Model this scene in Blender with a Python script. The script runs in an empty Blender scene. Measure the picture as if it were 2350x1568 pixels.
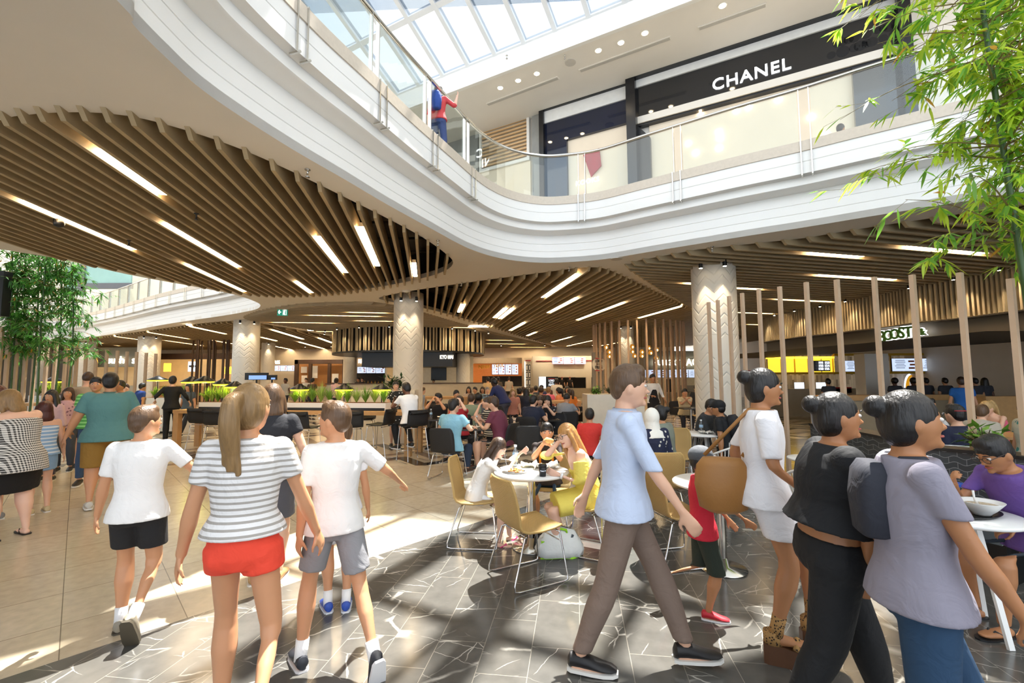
import bpy, bmesh, math, random
from mathutils import Vector, Matrix, noise
V = Vector
random.seed(7)
PI = math.pi
S = bpy.context.scene
C = S.collection
def lin(h):
    if isinstance(h, str):
        h = h.lstrip('#'); c = [int(h[i:i+2], 16)/255 for i in (0, 2, 4)]
        return tuple(x/12.92 if x <= .04045 else ((x+.055)/1.055)**2.4 for x in c)
    return tuple(h)
# ---------------------------------------------------------------- camera
FPX = 16/36*2350
CH = 1.70
cam_d = bpy.data.cameras.new('camera'); cam_d.lens = 16; cam_d.sensor_width = 36
cam_d.clip_start = .05; cam_d.clip_end = 300
cam = bpy.data.objects.new('camera', cam_d); C.objects.link(cam)
CR = Matrix.Rotation(math.radians(90+4.4), 4, 'X') @ Matrix.Rotation(-.006, 4, 'Z')
cam.matrix_world = Matrix.Translation((0, 0, CH)) @ CR
S.camera = cam
def ray(px, py):
    return (CR.to_3x3() @ V(((px-1175)/FPX, (784-py)/FPX, -1)))
def P(px, py, z=0):
    d = ray(px, py); t = (z-CH)/d.z
    return V((0, 0, CH))+d*t
def D(px, py, Y):
    d = ray(px, py); t = Y/d.y
    return V((0, 0, CH))+d*t
# ---------------------------------------------------------------- world, sun, exposure
S.view_settings.view_transform = 'Standard'; S.view_settings.look = 'None'
S.view_settings.gamma = 1; S.view_settings.exposure = 0.3
S.view_settings.use_curve_mapping = False
S.cycles.use_adaptive_sampling = True; S.cycles.adaptive_threshold = .06
S.cycles.max_bounces = 5; S.cycles.diffuse_bounces = 3; S.cycles.glossy_bounces = 3
S.cycles.transparent_max_bounces = 10; S.cycles.transmission_bounces = 4
S.cycles.sample_clamp_indirect = 6; S.cycles.use_denoising = True
S.cycles.caustics_reflective = False; S.cycles.caustics_refractive = False
W = bpy.data.worlds.new('sky'); S.world = W; W.use_nodes = True
wn = W.node_tree.nodes; wl = W.node_tree.links
bg = wn['Background']; bg.inputs[1].default_value = 2.3
wt = wn.new('ShaderNodeTexCoord'); wm = wn.new('ShaderNodeTexNoise'); wm.inputs['Scale'].default_value = 2.2
wm.inputs['Detail'].default_value = 5
wr = wn.new('ShaderNodeValToRGB'); wr.color_ramp.elements[0].position = .42; wr.color_ramp.elements[1].position = .62
wr.color_ramp.elements[0].color = (.70, .83, 1, 1); wr.color_ramp.elements[1].color = (1, .985, .96, 1)
wl.new(wt.outputs['Generated'], wm.inputs['Vector']); wl.new(wm.outputs[0], wr.inputs[0]); wl.new(wr.outputs[0], bg.inputs[0])
SUN = V((.202, .351, 1)).normalized()
sd = bpy.data.lights.new('sun', 'SUN'); sd.energy = 16; sd.angle = math.radians(.6); sd.color = (1, .95, .88)
so = bpy.data.objects.new('sun', sd); C.objects.link(so); so.rotation_euler = SUN.to_track_quat('Z', 'Y').to_euler()
# ---------------------------------------------------------------- helpers
MATS = {}
def nodes(name):
    m = bpy.data.materials.new(name); m.use_nodes = True
    nt = m.node_tree; b = nt.nodes['Principled BSDF']
    return m, nt, b
def mat(name, col, rough=.6, metal=0, emit=None, es=1, var=.08, vs=6, bump=0, bs=60, spec=None, trans=0, coat=0):
    if name in MATS: return MATS[name]
    m, nt, b = nodes(name); c = lin(col)
    tc = nt.nodes.new('ShaderNodeTexCoord'); n = nt.nodes.new('ShaderNodeTexNoise'); n.inputs['Scale'].default_value = vs
    n.inputs['Detail'].default_value = 2
    nt.links.new(tc.outputs['Object'], n.inputs['Vector'])
    r = nt.nodes.new('ShaderNodeMix'); r.data_type = 'RGBA'
    r.inputs[6].default_value = tuple(x*(1-var) for x in c)+(1,); r.inputs[7].default_value = tuple(min(1, x*(1+var)) for x in c)+(1,)
    nt.links.new(n.outputs[0], r.inputs[0]); nt.links.new(r.outputs[2], b.inputs['Base Color'])
    b.inputs['Roughness'].default_value = rough; b.inputs['Metallic'].default_value = metal
    if spec is not None: b.inputs['Specular IOR Level'].default_value = spec
    if coat: b.inputs['Coat Weight'].default_value = coat
    if trans: b.inputs['Transmission Weight'].default_value = trans
    if emit is not None:
        b.inputs['Emission Color'].default_value = lin(emit)+(1,); b.inputs['Emission Strength'].default_value = es
    if bump:
        n2 = nt.nodes.new('ShaderNodeTexNoise'); n2.inputs['Scale'].default_value = bs; n2.inputs['Detail'].default_value = 4
        nt.links.new(tc.outputs['Object'], n2.inputs['Vector'])
        bu = nt.nodes.new('ShaderNodeBump'); bu.inputs['Strength'].default_value = bump; bu.inputs['Distance'].default_value = .02
        nt.links.new(n2.outputs[0], bu.inputs['Height']); nt.links.new(bu.outputs[0], b.inputs['Normal'])
    MATS[name] = m; return m
def N(nt, t, **kw):
    n = nt.nodes.new('ShaderNode'+t)
    for k, v in kw.items():
        if k in n.inputs: n.inputs[k].default_value = v
        else: setattr(n, k, v)
    return n
class MB:
    def __init__(s): s.v = []; s.f = []; s.m = []; s.cm = 0
    def add(s, vs, fs):
        o = len(s.v); s.v += [tuple(x) for x in vs]; s.f += [tuple(o+i for i in f) for f in fs]; s.m += [s.cm]*len(fs); return s
    def box(s, c, d, rz=0, R=None):
        c = V(c); M = R if R else Matrix.Rotation(rz, 3, 'Z'); x, y, z = d[0]/2, d[1]/2, d[2]/2
        vs = [c+M @ V((a*x, b*y, e*z)) for e in (-1, 1) for b in (-1, 1) for a in (-1, 1)]
        return s.add(vs, [(0, 2, 3, 1), (4, 5, 7, 6), (0, 1, 5, 4), (2, 6, 7, 3), (0, 4, 6, 2), (1, 3, 7, 5)])
    def bar(s, a, b, w, h=None):
        a, b = V(a), V(b); d = b-a; h = h or w
        z = d.normalized(); up = V((0, 0, 1)) if abs(z.z) < .95 else V((0, 1, 0))
        x = up.cross(z).normalized(); y = z.cross(x)
        R = Matrix((x, y, z)).transposed()
        return s.box((a+b)/2, (w, h, d.length), R=R)
    def ring(s, rings, cap=True, close=True):
        n = len(rings[0]); vs = [p for r in rings for p in r]; fs = []
        for i in range(len(rings)-1):
            for j in range(n if close else n-1):
                k = (j+1) % n; fs.append((i*n+j, i*n+k, (i+1)*n+k, (i+1)*n+j))
        if cap and close:
            fs.append(tuple(range(n-1, -1, -1))); fs.append(tuple((len(rings)-1)*n+j for j in range(n)))
        return s.add(vs, fs)
    def tube(s, pts, r, n=8, cap=True):
        pts = [V(p) for p in pts]; rs = r if isinstance(r, (list, tuple)) else [r]*len(pts)
        t0 = (pts[1]-pts[0]).normalized(); up = V((0, 0, 1)) if abs(t0.z) < .9 else V((1, 0, 0))
        x = t0.cross(up).normalized(); rings = []
        for i, p in enumerate(pts):
            a = pts[max(0, i-1)]; b = pts[min(len(pts)-1, i+1)]; t = (b-a).normalized()
            x = (x-t*x.dot(t)).normalized(); y = t.cross(x)
            rings.append([p+(x*math.cos(2*PI*k/n)+y*math.sin(2*PI*k/n))*rs[i] for k in range(n)])
        return s.ring(rings, cap)
    def cyl(s, c, r, h, n=24, r2=None):
        c = V(c); r2 = r if r2 is None else r2
        return s.ring([[c+V((math.cos(2*PI*k/n)*q, math.sin(2*PI*k/n)*q, z)) for k in range(n)] for q, z in ((r, 0), (r2, h))])
    def lathe(s, c, prof, n=24):
        c = V(c)
        return s.ring([[c+V((math.cos(2*PI*k/n)*max(q, 1e-4), math.sin(2*PI*k/n)*max(q, 1e-4), z)) for k in range(n)] for q, z in prof])
    def ell(s, c, r, R=None, nu=12, nv=8):
        c = V(c); R = R or Matrix.Identity(3); rings = []
        for i in range(nv+1):
            a = -PI/2+PI*i/nv; q = max(math.cos(a), 1e-3); z = math.sin(a)
            rings.append([c+R @ V((r[0]*q*math.cos(2*PI*k/nu), r[1]*q*math.sin(2*PI*k/nu), r[2]*z)) for k in range(nu)])
        return s.ring(rings)
    def prism(s, poly, z0, z1):
        n = len(poly); vs = [(p[0], p[1], z0) for p in poly]+[(p[0], p[1], z1) for p in poly]
        fs = [tuple(range(n-1, -1, -1)), tuple(range(n, 2*n))]+[(i, (i+1) % n, n+(i+1) % n, n+i) for i in range(n)]
        return s.add(vs, fs)
    def quad(s, a, b, c, d): return s.add([a, b, c, d], [(0, 1, 2, 3)])
    def build(s, name, m, parent=None, smooth=False, fix=True):
        me = bpy.data.meshes.new(name); me.from_pydata(s.v, [], s.f); 
        for q in (m if isinstance(m, (list, tuple)) else [m]): me.materials.append(q)
        if isinstance(m, (list, tuple)): me.polygons.foreach_set('material_index', s.m)
        if smooth: me.polygons.foreach_set('use_smooth', [True]*len(me.polygons))
        if fix:
            bm = bmesh.new(); bm.from_mesh(me); bmesh.ops.recalc_face_normals(bm, faces=bm.faces); bm.to_mesh(me); bm.free()
        me.update()
        if smooth == 'auto':
            me.set_sharp_from_angle(angle=math.radians(40))
        o = bpy.data.objects.new(name, me); C.objects.link(o)
        if parent: o.parent = parent
        return o
def tag(o, label=None, cat=None, group=None, kind=None):
    for k, v in (('label', label), ('category', cat), ('group', group), ('kind', kind)):
        if v: o[k] = v
    return o
def empty(name, loc=(0, 0, 0), rz=0, label=None, cat=None, group=None, kind=None):
    o = bpy.data.objects.new(name, None); C.objects.link(o); o.location = loc; o.rotation_euler[2] = rz; o.empty_display_size = .1
    return tag(o, label, cat, group, kind)
def struct(o): o['kind'] = 'structure'; return o
def copy_tree(o, parent=None):
    c = o.copy(); C.objects.link(c)
    if parent: c.parent = parent
    for ch in [x for x in CH_.get(o.name, [])]: copy_tree(ch, c)
    return c
CH_ = {}
def freeze(root):
    CH_.clear()
    for o in bpy.data.objects:
        if o.parent: CH_.setdefault(o.parent.name, []).append(o)
def smooth_poly(pts, n=6, closed=False):
    out = []; L = len(pts); rng = range(L if closed else L-1)
    g = (lambda i: V(pts[i % L])) if closed else (lambda i: V(pts[max(0, min(L-1, i))]))
    for i in rng:
        a, b, c, d = g(i-1), g(i), g(i+1), g(i+2)
        for k in range(n):
            t = k/n; out.append(.5*((2*b)+(c-a)*t+(2*a-5*b+4*c-d)*t*t+(3*b-a-3*c+d)*t**3))
    if not closed: out.append(V(pts[-1]))
    return out
def offset(pts, d):
    out = []
    for i, p in enumerate(pts):
        a = pts[max(0, i-1)]; b = pts[min(len(pts)-1, i+1)]; t = (V(b)-V(a)); t.z = 0; t.normalize()
        out.append(V((p[0]-t.y*d, p[1]+t.x*d, p[2] if len(p) > 2 else 0)))
    return out
def plate(name, outer, holes, z0, z1, m):
    cu = bpy.data.curves.new(name, 'CURVE'); cu.dimensions = '2D'; cu.fill_mode = 'BOTH'
    for pl in [outer]+holes:
        sp = cu.splines.new('POLY'); sp.points.add(len(pl)-1); sp.use_cyclic_u = True
        for i, p in enumerate(pl): sp.points[i].co = (p[0], p[1], 0, 1)
    cu.extrude = (z1-z0)/2
    o = bpy.data.objects.new(name, cu); C.objects.link(o)
    dg = bpy.context.evaluated_depsgraph_get(); me = bpy.data.meshes.new_from_object(o.evaluated_get(dg))
    bpy.data.objects.remove(o); me.materials.clear(); me.materials.append(m)
    o = bpy.data.objects.new(name, me); C.objects.link(o); o.location.z = (z0+z1)/2
    return o
def text(name, body, size, ext, m, parent=None, font_scale=1, off=0, sp=1):
    cu = bpy.data.curves.new(name, 'FONT'); cu.body = body; cu.size = size; cu.extrude = ext; cu.align_x = 'CENTER'; cu.align_y = 'CENTER'; cu.offset = off; cu.space_character = sp
    cu.resolution_u = 3
    o = bpy.data.objects.new(name, cu); C.objects.link(o)
    dg = bpy.context.evaluated_depsgraph_get(); me = bpy.data.meshes.new_from_object(o.evaluated_get(dg))
    bpy.data.objects.remove(o); me.materials.clear(); me.materials.append(m)
    o = bpy.data.objects.new(name, me); C.objects.link(o)
    if parent: o.parent = parent
    return o
def face_rot(nx, ny):
    # matrix making local XY plane stand up: local x along wall, local y up, local z along normal (nx, ny)
    n = V((nx, ny, 0)).normalized(); up = V((0, 0, 1)); x = up.cross(n)
    return Matrix((x, up, n)).transposed().to_4x4()
# ================================================================ materials of the building
white = mat('white_plaster', '#e6e2da', .55, var=.02)
soff = mat('soffit_paint', '#e7e2d9', .6, var=.03, vs=2)
wood = mat('baffle_timber', '#ad9a78', .55, var=.16, vs=3, bump=.1, bs=40)
oak = mat('oak_veneer', '#c79a63', .45, var=.15, vs=8)
postw = mat('post_timber', '#c6a98c', .6, var=.1, vs=9)
dark = mat('plenum_black', '#0d0b0a', .9)
black = mat('satin_black', '#141414', .35, var=.2)
steel = mat('polished_steel', '#c9c6bf', .16, metal=1, var=.03)
chrome = mat('chrome', '#d8d8d8', .1, metal=1, var=.02)
beige = mat('beige_wall', '#ddd1bd', .6, var=.06, vs=2)
tanw = mat('tan_panel', '#b9a182', .5, var=.1)
brown = mat('dark_brown_panel', '#4a3322', .5, var=.15)
def emis(name, col, s):
    return mat(name, col, .5, emit=col, es=s, var=0)
strip_m = emis('strip_lamp', '#ffe0b2', 32)
down_m = emis('downlight_lens', '#ffe9c4', 30)
screen_m = emis('screen_white', '#dfe8f4', 1.0)
def glass_mat(name, tint=(.93, .97, .96), refl=.10):
    m = bpy.data.materials.new(name); m.use_nodes = True; nt = m.node_tree; nt.nodes.clear()
    o = N(nt, 'OutputMaterial'); t = N(nt, 'BsdfTransparent'); t.inputs[0].default_value = tint+(1,)
    g = N(nt, 'BsdfGlossy'); g.inputs['Roughness'].default_value = .02; mx = N(nt, 'MixShader')
    lw = N(nt, 'LayerWeight', Blend=.25); ml = N(nt, 'Math', operation='MULTIPLY_ADD'); ml.inputs[1].default_value = .35; ml.inputs[2].default_value = refl*.4
    nt.links.new(lw.outputs['Fresnel'], ml.inputs[0]); nt.links.new(ml.outputs[0], mx.inputs[0])
    nt.links.new(t.outputs[0], mx.inputs[1]); nt.links.new(g.outputs[0], mx.inputs[2]); nt.links.new(mx.outputs[0], o.inputs[0])
    return m
glass = glass_mat('clear_glass')
sky_glass = glass_mat('skylight_glass', (.97, .985, 1), .02); tint_glass = glass_mat('tinted_skylight_glass', (.47, .51, .55), .02)
# ---- floor materials
def pos_rot(nt, ang, sc=1):
    g = N(nt, 'NewGeometry'); mp = N(nt, 'Mapping'); mp.inputs['Rotation'].default_value = (0, 0, ang); mp.inputs['Scale'].default_value = (sc, sc, sc)
    nt.links.new(g.outputs['Position'], mp.inputs['Vector']); return mp
def cream_floor():
    m, nt, b = nodes('cream_stone_tiles'); mp = pos_rot(nt, math.radians(-43.6))
    br = N(nt, 'TexBrick', Scale=1.0); br.offset = 0; br.inputs['Brick Width'].default_value = .65; br.inputs['Row Height'].default_value = .65
    br.inputs['Mortar Size'].default_value = .003; br.inputs['Mortar Smooth'].default_value = .1
    br.inputs['Color1'].default_value = lin('#d9cbb2')+(1,); br.inputs['Color2'].default_value = lin('#cfbfa4')+(1,); br.inputs['Mortar'].default_value = lin('#7d6f5c')+(1,)
    nt.links.new(mp.outputs[0], br.inputs['Vector'])
    n = N(nt, 'TexNoise', Scale=14.0, Detail=6.0); nt.links.new(mp.outputs[0], n.inputs['Vector'])
    mx = N(nt, 'Mix', data_type='RGBA', blend_type='MULTIPLY'); mx.inputs[0].default_value = .35
    nt.links.new(br.outputs[0], mx.inputs[6]); nt.links.new(n.outputs[0], mx.inputs[7]); 
    mx2 = N(nt, 'Mix', data_type='RGBA'); mx2.inputs[0].default_value = .8; nt.links.new(br.outputs[0], mx2.inputs[6]); nt.links.new(br.outputs[0], mx2.inputs[7])
    nt.links.new(mx.outputs[2], b.inputs['Base Color'])
    b.inputs['Roughness'].default_value = .22; b.inputs['Specular IOR Level'].default_value = .5
    return m
def marble_floor():
    m, nt, b = nodes('grey_marble_tiles'); mp = pos_rot(nt, math.radians(7.9))
    sw = N(nt, 'Mapping'); sw.inputs['Rotation'].default_value = (0, 0, math.radians(90)); nt.links.new(mp.outputs[0], sw.inputs['Vector'])
    br = N(nt, 'TexBrick', Scale=1.0); br.offset = .5; br.inputs['Brick Width'].default_value = .6; br.inputs['Row Height'].default_value = .3
    br.inputs['Mortar Size'].default_value = .0022; br.inputs['Mortar Smooth'].default_value = .1
    br.inputs['Color1'].default_value = (0, 0, 0, 1); br.inputs['Color2'].default_value = (1, 1, 1, 1); br.inputs['Mortar'].default_value = (.5, .5, .5, 1)
    nt.links.new(sw.outputs[0], br.inputs['Vector'])
    # per tile shift of the veins
    ad = N(nt, 'VectorMath', operation='MULTIPLY_ADD'); ad.inputs[1].default_value = (9, 7, 5)
    nt.links.new(br.outputs['Color'], ad.inputs[0]); nt.links.new(mp.outputs[0], ad.inputs[2])
    n0 = N(nt, 'TexNoise', Scale=3.0, Detail=5.0); nt.links.new(ad.outputs[0], n0.inputs['Vector'])
    def ridge(sc, w, rot, st, off, lo=.5):
        nd = N(nt, 'TexNoise', Scale=9.0, Detail=3.0); nt.links.new(ad.outputs[0], nd.inputs['Vector']); va = N(nt, 'VectorMath', operation='MULTIPLY_ADD'); va.inputs[1].default_value = (.05, .05, 0); nt.links.new(nd.outputs['Color'], va.inputs[0]); nt.links.new(ad.outputs[0], va.inputs[2])
        mq = N(nt, 'Mapping'); mq.inputs['Rotation'].default_value = (0, 0, rot); mq.inputs['Location'].default_value = (off, off, 0); nt.links.new(va.outputs[0], mq.inputs[0])
        mp2 = N(nt, 'Mapping'); mp2.inputs['Scale'].default_value = (sc, sc*st, .01); nt.links.new(mq.outputs[0], mp2.inputs[0])
        n = N(nt, 'TexVoronoi', Scale=1.0, feature='DISTANCE_TO_EDGE'); nt.links.new(mp2.outputs[0], n.inputs['Vector'])
        r_ = N(nt, 'MapRange'); r_.inputs[1].default_value = w; r_.inputs[2].default_value = 0; nt.links.new(n.outputs[0], r_.inputs[0])
        m_ = N(nt, 'TexNoise', Scale=2.6, Detail=2.0); mo_ = N(nt, 'Mapping'); mo_.inputs['Location'].default_value = (off*3, 5, 0); nt.links.new(ad.outputs[0], mo_.inputs[0]); nt.links.new(mo_.outputs[0], m_.inputs['Vector'])
        k_ = N(nt, 'MapRange'); k_.inputs[1].default_value = lo; k_.inputs[2].default_value = lo+.12; nt.links.new(m_.outputs[0], k_.inputs[0])
        o_ = N(nt, 'Math', operation='MULTIPLY'); nt.links.new(r_.outputs[0], o_.inputs[0]); nt.links.new(k_.outputs[0], o_.inputs[1]); return o_.outputs[0]
    r1 = ridge(3.8, .012, .5, .28, 0, .5); r2 = ridge(5.2, .012, 1.9, .25, 7, .52); r3 = ridge(2.2, .017, 1.1, .35, 13, .5)
    m1 = N(nt, 'Math', operation='MAXIMUM'); nt.links.new(r1, m1.inputs[0]); nt.links.new(r2, m1.inputs[1]); vm = N(nt, 'Math', operation='MAXIMUM'); nt.links.new(m1.outputs[0], vm.inputs[0]); nt.links.new(r3, vm.inputs[1])
    n2 = N(nt, 'TexNoise', Scale=9.0, Detail=6.0); nt.links.new(ad.outputs[0], n2.inputs['Vector'])
    base = N(nt, 'Mix', data_type='RGBA'); base.inputs[6].default_value = lin('#474643')+(1,); base.inputs[7].default_value = lin('#64625d')+(1,)
    nt.links.new(n2.outputs[0], base.inputs[0])
    mx = N(nt, 'Mix', data_type='RGBA'); mx.inputs[7].default_value = lin('#c4c0b6')+(1,); nt.links.new(vm.outputs[0], mx.inputs[0]); nt.links.new(base.outputs[2], mx.inputs[6])
    mo = N(nt, 'Mix', data_type='RGBA'); mo.inputs[7].default_value = lin('#8a857a')+(1,); nt.links.new(br.outputs['Fac'], mo.inputs[0]); nt.links.new(mx.outputs[2], mo.inputs[6])
    nt.links.new(mo.outputs[2], b.inputs['Base Color']); b.inputs['Roughness'].default_value = .17
    return m
def zig_floor():
    m, nt, b = nodes('zigzag_tiles'); mp = pos_rot(nt, math.radians(9.5)); s = N(nt, 'SeparateXYZ'); nt.links.new(mp.outputs[0], s.inputs[0])
    def mth(op, a, c=None, d=None):
        n = N(nt, 'Math', operation=op)
        for i, q in enumerate((a, c, d)):
            if q is None: continue
            if isinstance(q, (int, float)): n.inputs[i].default_value = q
            else: nt.links.new(q, n.inputs[i])
        return n.outputs[0]
    tri = mth('PINGPONG', s.outputs[0], .65); u = mth('ADD', s.outputs[1], tri)
    fr = mth('FRACT', mth('DIVIDE', u, 1.7))
    r = N(nt, 'ValToRGB'); r.color_ramp.interpolation = 'CONSTANT'; e = r.color_ramp.elements
    e[0].position = 0; e[0].color = lin('#d8c9ae')+(1,); e[1].position = .33; e[1].color = lin('#27221e')+(1,)
    q = e.new(.55); q.color = lin('#cdbca0')+(1,); q = e.new(.8); q.color = lin('#8d7a66')+(1,)
    nt.links.new(fr, r.inputs[0]); nt.links.new(r.outputs[0], b.inputs['Base Color']); b.inputs['Roughness'].default_value = .2
    return m
# ================================================================ floor
e0 = P(-700, 1560.4+.33*700); e1 = P(1157.5, 1178.3); ed = (e1-e0).normalized()
A0 = e1-ed*16; A1 = e1+ed*3.4; 
z0 = P(380, 1072); z1 = P(1100, 1068)
fl = MB().quad((A0.x, A0.y, 0), (A0.x, -9, 0), (20, -9, 0), (20, 14, 0)); fl.v = []; fl.f = []; fl.m = []
fl.add([(A0.x, A0.y, 0), (A1.x, A1.y, 0), (3.2, 10.5, 0), (22, 18, 0), (22, -9, 0), (A0.x, -9, 0)], [(0, 1, 2, 3, 4, 5)])
struct(fl.build('floor', marble_floor(), fix=False))
zl = P(-400, 1078)
fl = MB().add([(A0.x, A0.y, 0), (-45, A0.y, 0), (-45, zl.y+1.2, 0), (z0.x, z0.y, 0), (z1.x, z1.y, 0), (1.2, 9.0, 0), (A1.x, A1.y, 0)], [(0, 1, 2, 3, 4, 5, 6)])
struct(fl.build('floor', cream_floor()))
fl = MB().add([(-45, zl.y+1.2, 0), (z0.x, z0.y, 0), (z1.x, z1.y, 0), (1.2, 9.0, 0), (A1.x, A1.y, 0), (3.2, 10.5, 0), (22, 18, 0), (22, 48, 0), (-45, 48, 0)], [tuple(range(9))])
struct(fl.build('floor', zig_floor()))
for o in C.objects:
    if o.name.startswith('floor'):
        if o.data.polygons[0].normal.z < 0: o.data.flip_normals()
# ================================================================ soffit with openings
ZC = 4.3
def zp(lst, z=ZC): return [P(a, b, z) for a, b in lst]
edge_px = [(268, 0), (306, 57), (383, 134), (460, 203), (559, 272), (680, 348), (793, 413), (893, 472), (999, 530), (1050, 558), (1085, 574), (1128, 588), (1179, 598), (1238, 603), (1298, 602), (1387, 595), (1506, 575.5), (1700, 544), (1845, 522), (2008, 495), (2350, 440)]
ep = zp(edge_px)
ep = [V((-2.3, -9, ZC)), V((-2.45, -5, ZC)), V((-2.6, -1, ZC)), V((-2.7, 1.5, ZC))]+ep+[ep[-1]+(ep[-1]-ep[-2])*1.0, ep[-1]+(ep[-1]-ep[-2])*3]
EDGE = smooth_poly(ep, 5)
void1 = [(p.x, p.y) for p in EDGE]+[(EDGE[-1].x, -12), (-2.3, -12)]
zA = [(-260, 420), (-120, 325), (0, 276), (60, 264), (130, 258.5), (200, 258), (260, 262), (330, 273), (430, 300), (520, 330), (600, 362), (700, 408), (800, 457), (900, 507), (970, 545), (1020, 580), (1040, 603), (1020, 622), (960, 641), (860, 660), (760, 672), (670, 676), (590, 674), (505, 662), (400, 641), (300, 620), (219, 605), (163, 592), (82, 573), (0, 548), (-120, 510), (-230, 470)]
zB = [(871, 683), (925, 671), (981, 662), (1100, 645), (1244, 626), (1322, 615.7), (1357, 613.7), (1384, 616), (1417, 627.7), (1476, 656), (1566, 699), (1620, 728), (1690, 762), (1690, 778), (1600, 790), (1480, 797), (1380, 799), (1298, 796), (1220, 777), (1143, 753), (1089, 738), (1000, 714), (930, 699), (885, 690)]
zC = [(565, 728), (600, 713), (660, 701), (720, 695), (790, 693), (850, 693), (900, 700), (960, 715), (1030, 735), (1110, 757), (1190, 777), (1260, 793), (1240, 800), (1100, 801), (950, 797), (850, 785), (770, 766), (690, 750), (610, 737)]
zD = [(60, 795), (160, 781), (255, 770), (355, 757), (450, 744), (530, 737), (575, 738), (620, 746), (700, 760), (770, 775), (820, 790), (840, 803), (760, 809), (500, 811), (200, 813), (60, 812)]
zR = [(1441, 608), (1465, 598), (1600, 573), (1845, 547), (2008, 520), (2350, 470), (2700, 415), (2900, 700), (2350, 712), (2200, 740), (1990, 755), (1800, 790), (1720, 795), (1690, 756), (1590, 705), (1500, 648)]
v2 = [(-500, 470), (-200, 535), (0, 572), (147, 596.5), (293, 630), (440, 657), (528, 674), (575, 688), (597, 699), (590, 709), (561, 716), (510, 725), (383, 744), (255, 767), (153, 780), (60, 778), (-100, 768), (-400, 740)]
polys = {k: [(p.x, p.y) for p in smooth_poly(zp(l), 4, True)] for k, l in (('A', zA), ('B', zB), ('C', zC), ('D', zD), ('v2', v2))}
polys['R'] = [(p.x, p.y) for p in zp(zR)]
outer = [(-44, -9.5), (24, -9.5), (24, 46), (-44, 46)]
holes = [void1]+[polys[k] for k in ('A', 'B', 'C', 'D', 'v2', 'R')]
struct(plate('ceiling', outer, holes, ZC, ZC+.12, soff))
# black plenum above each slatted opening, with its pipes
def slats(poly, yaw, sp, th, h, zb, name, ext=.12):
    a = math.radians(yaw); d = V((math.sin(a), math.cos(a))); n = V((d.y, -d.x))
    q = [(V(p).dot(d), V(p).dot(n)) for p in poly]; lo = min(x[1] for x in q); hi = max(x[1] for x in q)
    mb = MB(); k = math.ceil(lo/sp); out = []
    while k*sp < hi:
        w = k*sp; xs = []
        for i in range(len(q)):
            (u0, w0), (u1, w1) = q[i], q[(i+1) % len(q)]
            if (w0 <= w) != (w1 <= w): xs.append(u0+(u1-u0)*(w-w0)/(w1-w0))
        xs.sort()
        for i in range(0, len(xs)-1, 2):
            u0, u1 = xs[i]-ext, xs[i+1]+ext
            if u1-u0 < .5: continue
            out.append((w, u0, u1)); vs = []
            for s in (-th/2, th/2):
                for u, z in ((u0+.1, zb), (u1-.1, zb), (u1, zb+.1), (u1, zb+h), (u0, zb+h), (u0, zb+.1)):
                    p = d*u+n*(w+s); vs.append((p.x, p.y, z))
            mb.add(vs, [(0, 1, 2, 3, 4, 5), (11, 10, 9, 8, 7, 6)]+[(i2, 6+i2, 6+(i2+1) % 6, (i2+1) % 6) for i2 in range(6)])
        k += 1
    struct(mb.build(name, wood)); return d, n, out
ZS = 4.2
ZP = 5.0
slat_args = {'A': (-10.6, .205), 'B': (-10.6, .27), 'C': (79.4, .27), 'D': (-10.6, .3), 'R': (75.5, .27)}
LAMPN = 0
for i, (k, (yw, sp)) in enumerate(slat_args.items()):
    slats(polys[k], yw, sp, .05 if k == 'A' else .06, .30, ZS, 'trim_%d' % (i+1))
    mb = MB(); xs = [p[0] for p in polys[k]]; ys = [p[1] for p in polys[k]]
    top = ZP
    cx, cy = sum(xs)/len(xs), sum(ys)/len(ys)
    mb.prism([(p[0]+(p[0]-cx)*.0, p[1]) for p in polys[k]], top, top+.05)
    # side upstand of the plenum
    pl = polys[k]; n = len(pl)
    mb.add([(p[0], p[1], ZC+.12) for p in pl]+[(p[0], p[1], top) for p in pl], [(j, (j+1) % n, n+(j+1) % n, n+j) for j in range(n)])
    for j in range(9):
        y = min(ys)+(max(ys)-min(ys))*(j+.5)/9; cr = sorted(a[0]+(b[0]-a[0])*(y-a[1])/(b[1]-a[1]) for a, b in zip(pl, pl[1:]+pl[:1]) if (a[1] <= y) != (b[1] <= y))
        if len(cr) > 1: mb.tube([(cr[0]+.1, y, top-.12), (cr[1]-.1, y, top-.12)], .03, 6)
    struct(mb.build('ceiling', dark))
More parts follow.
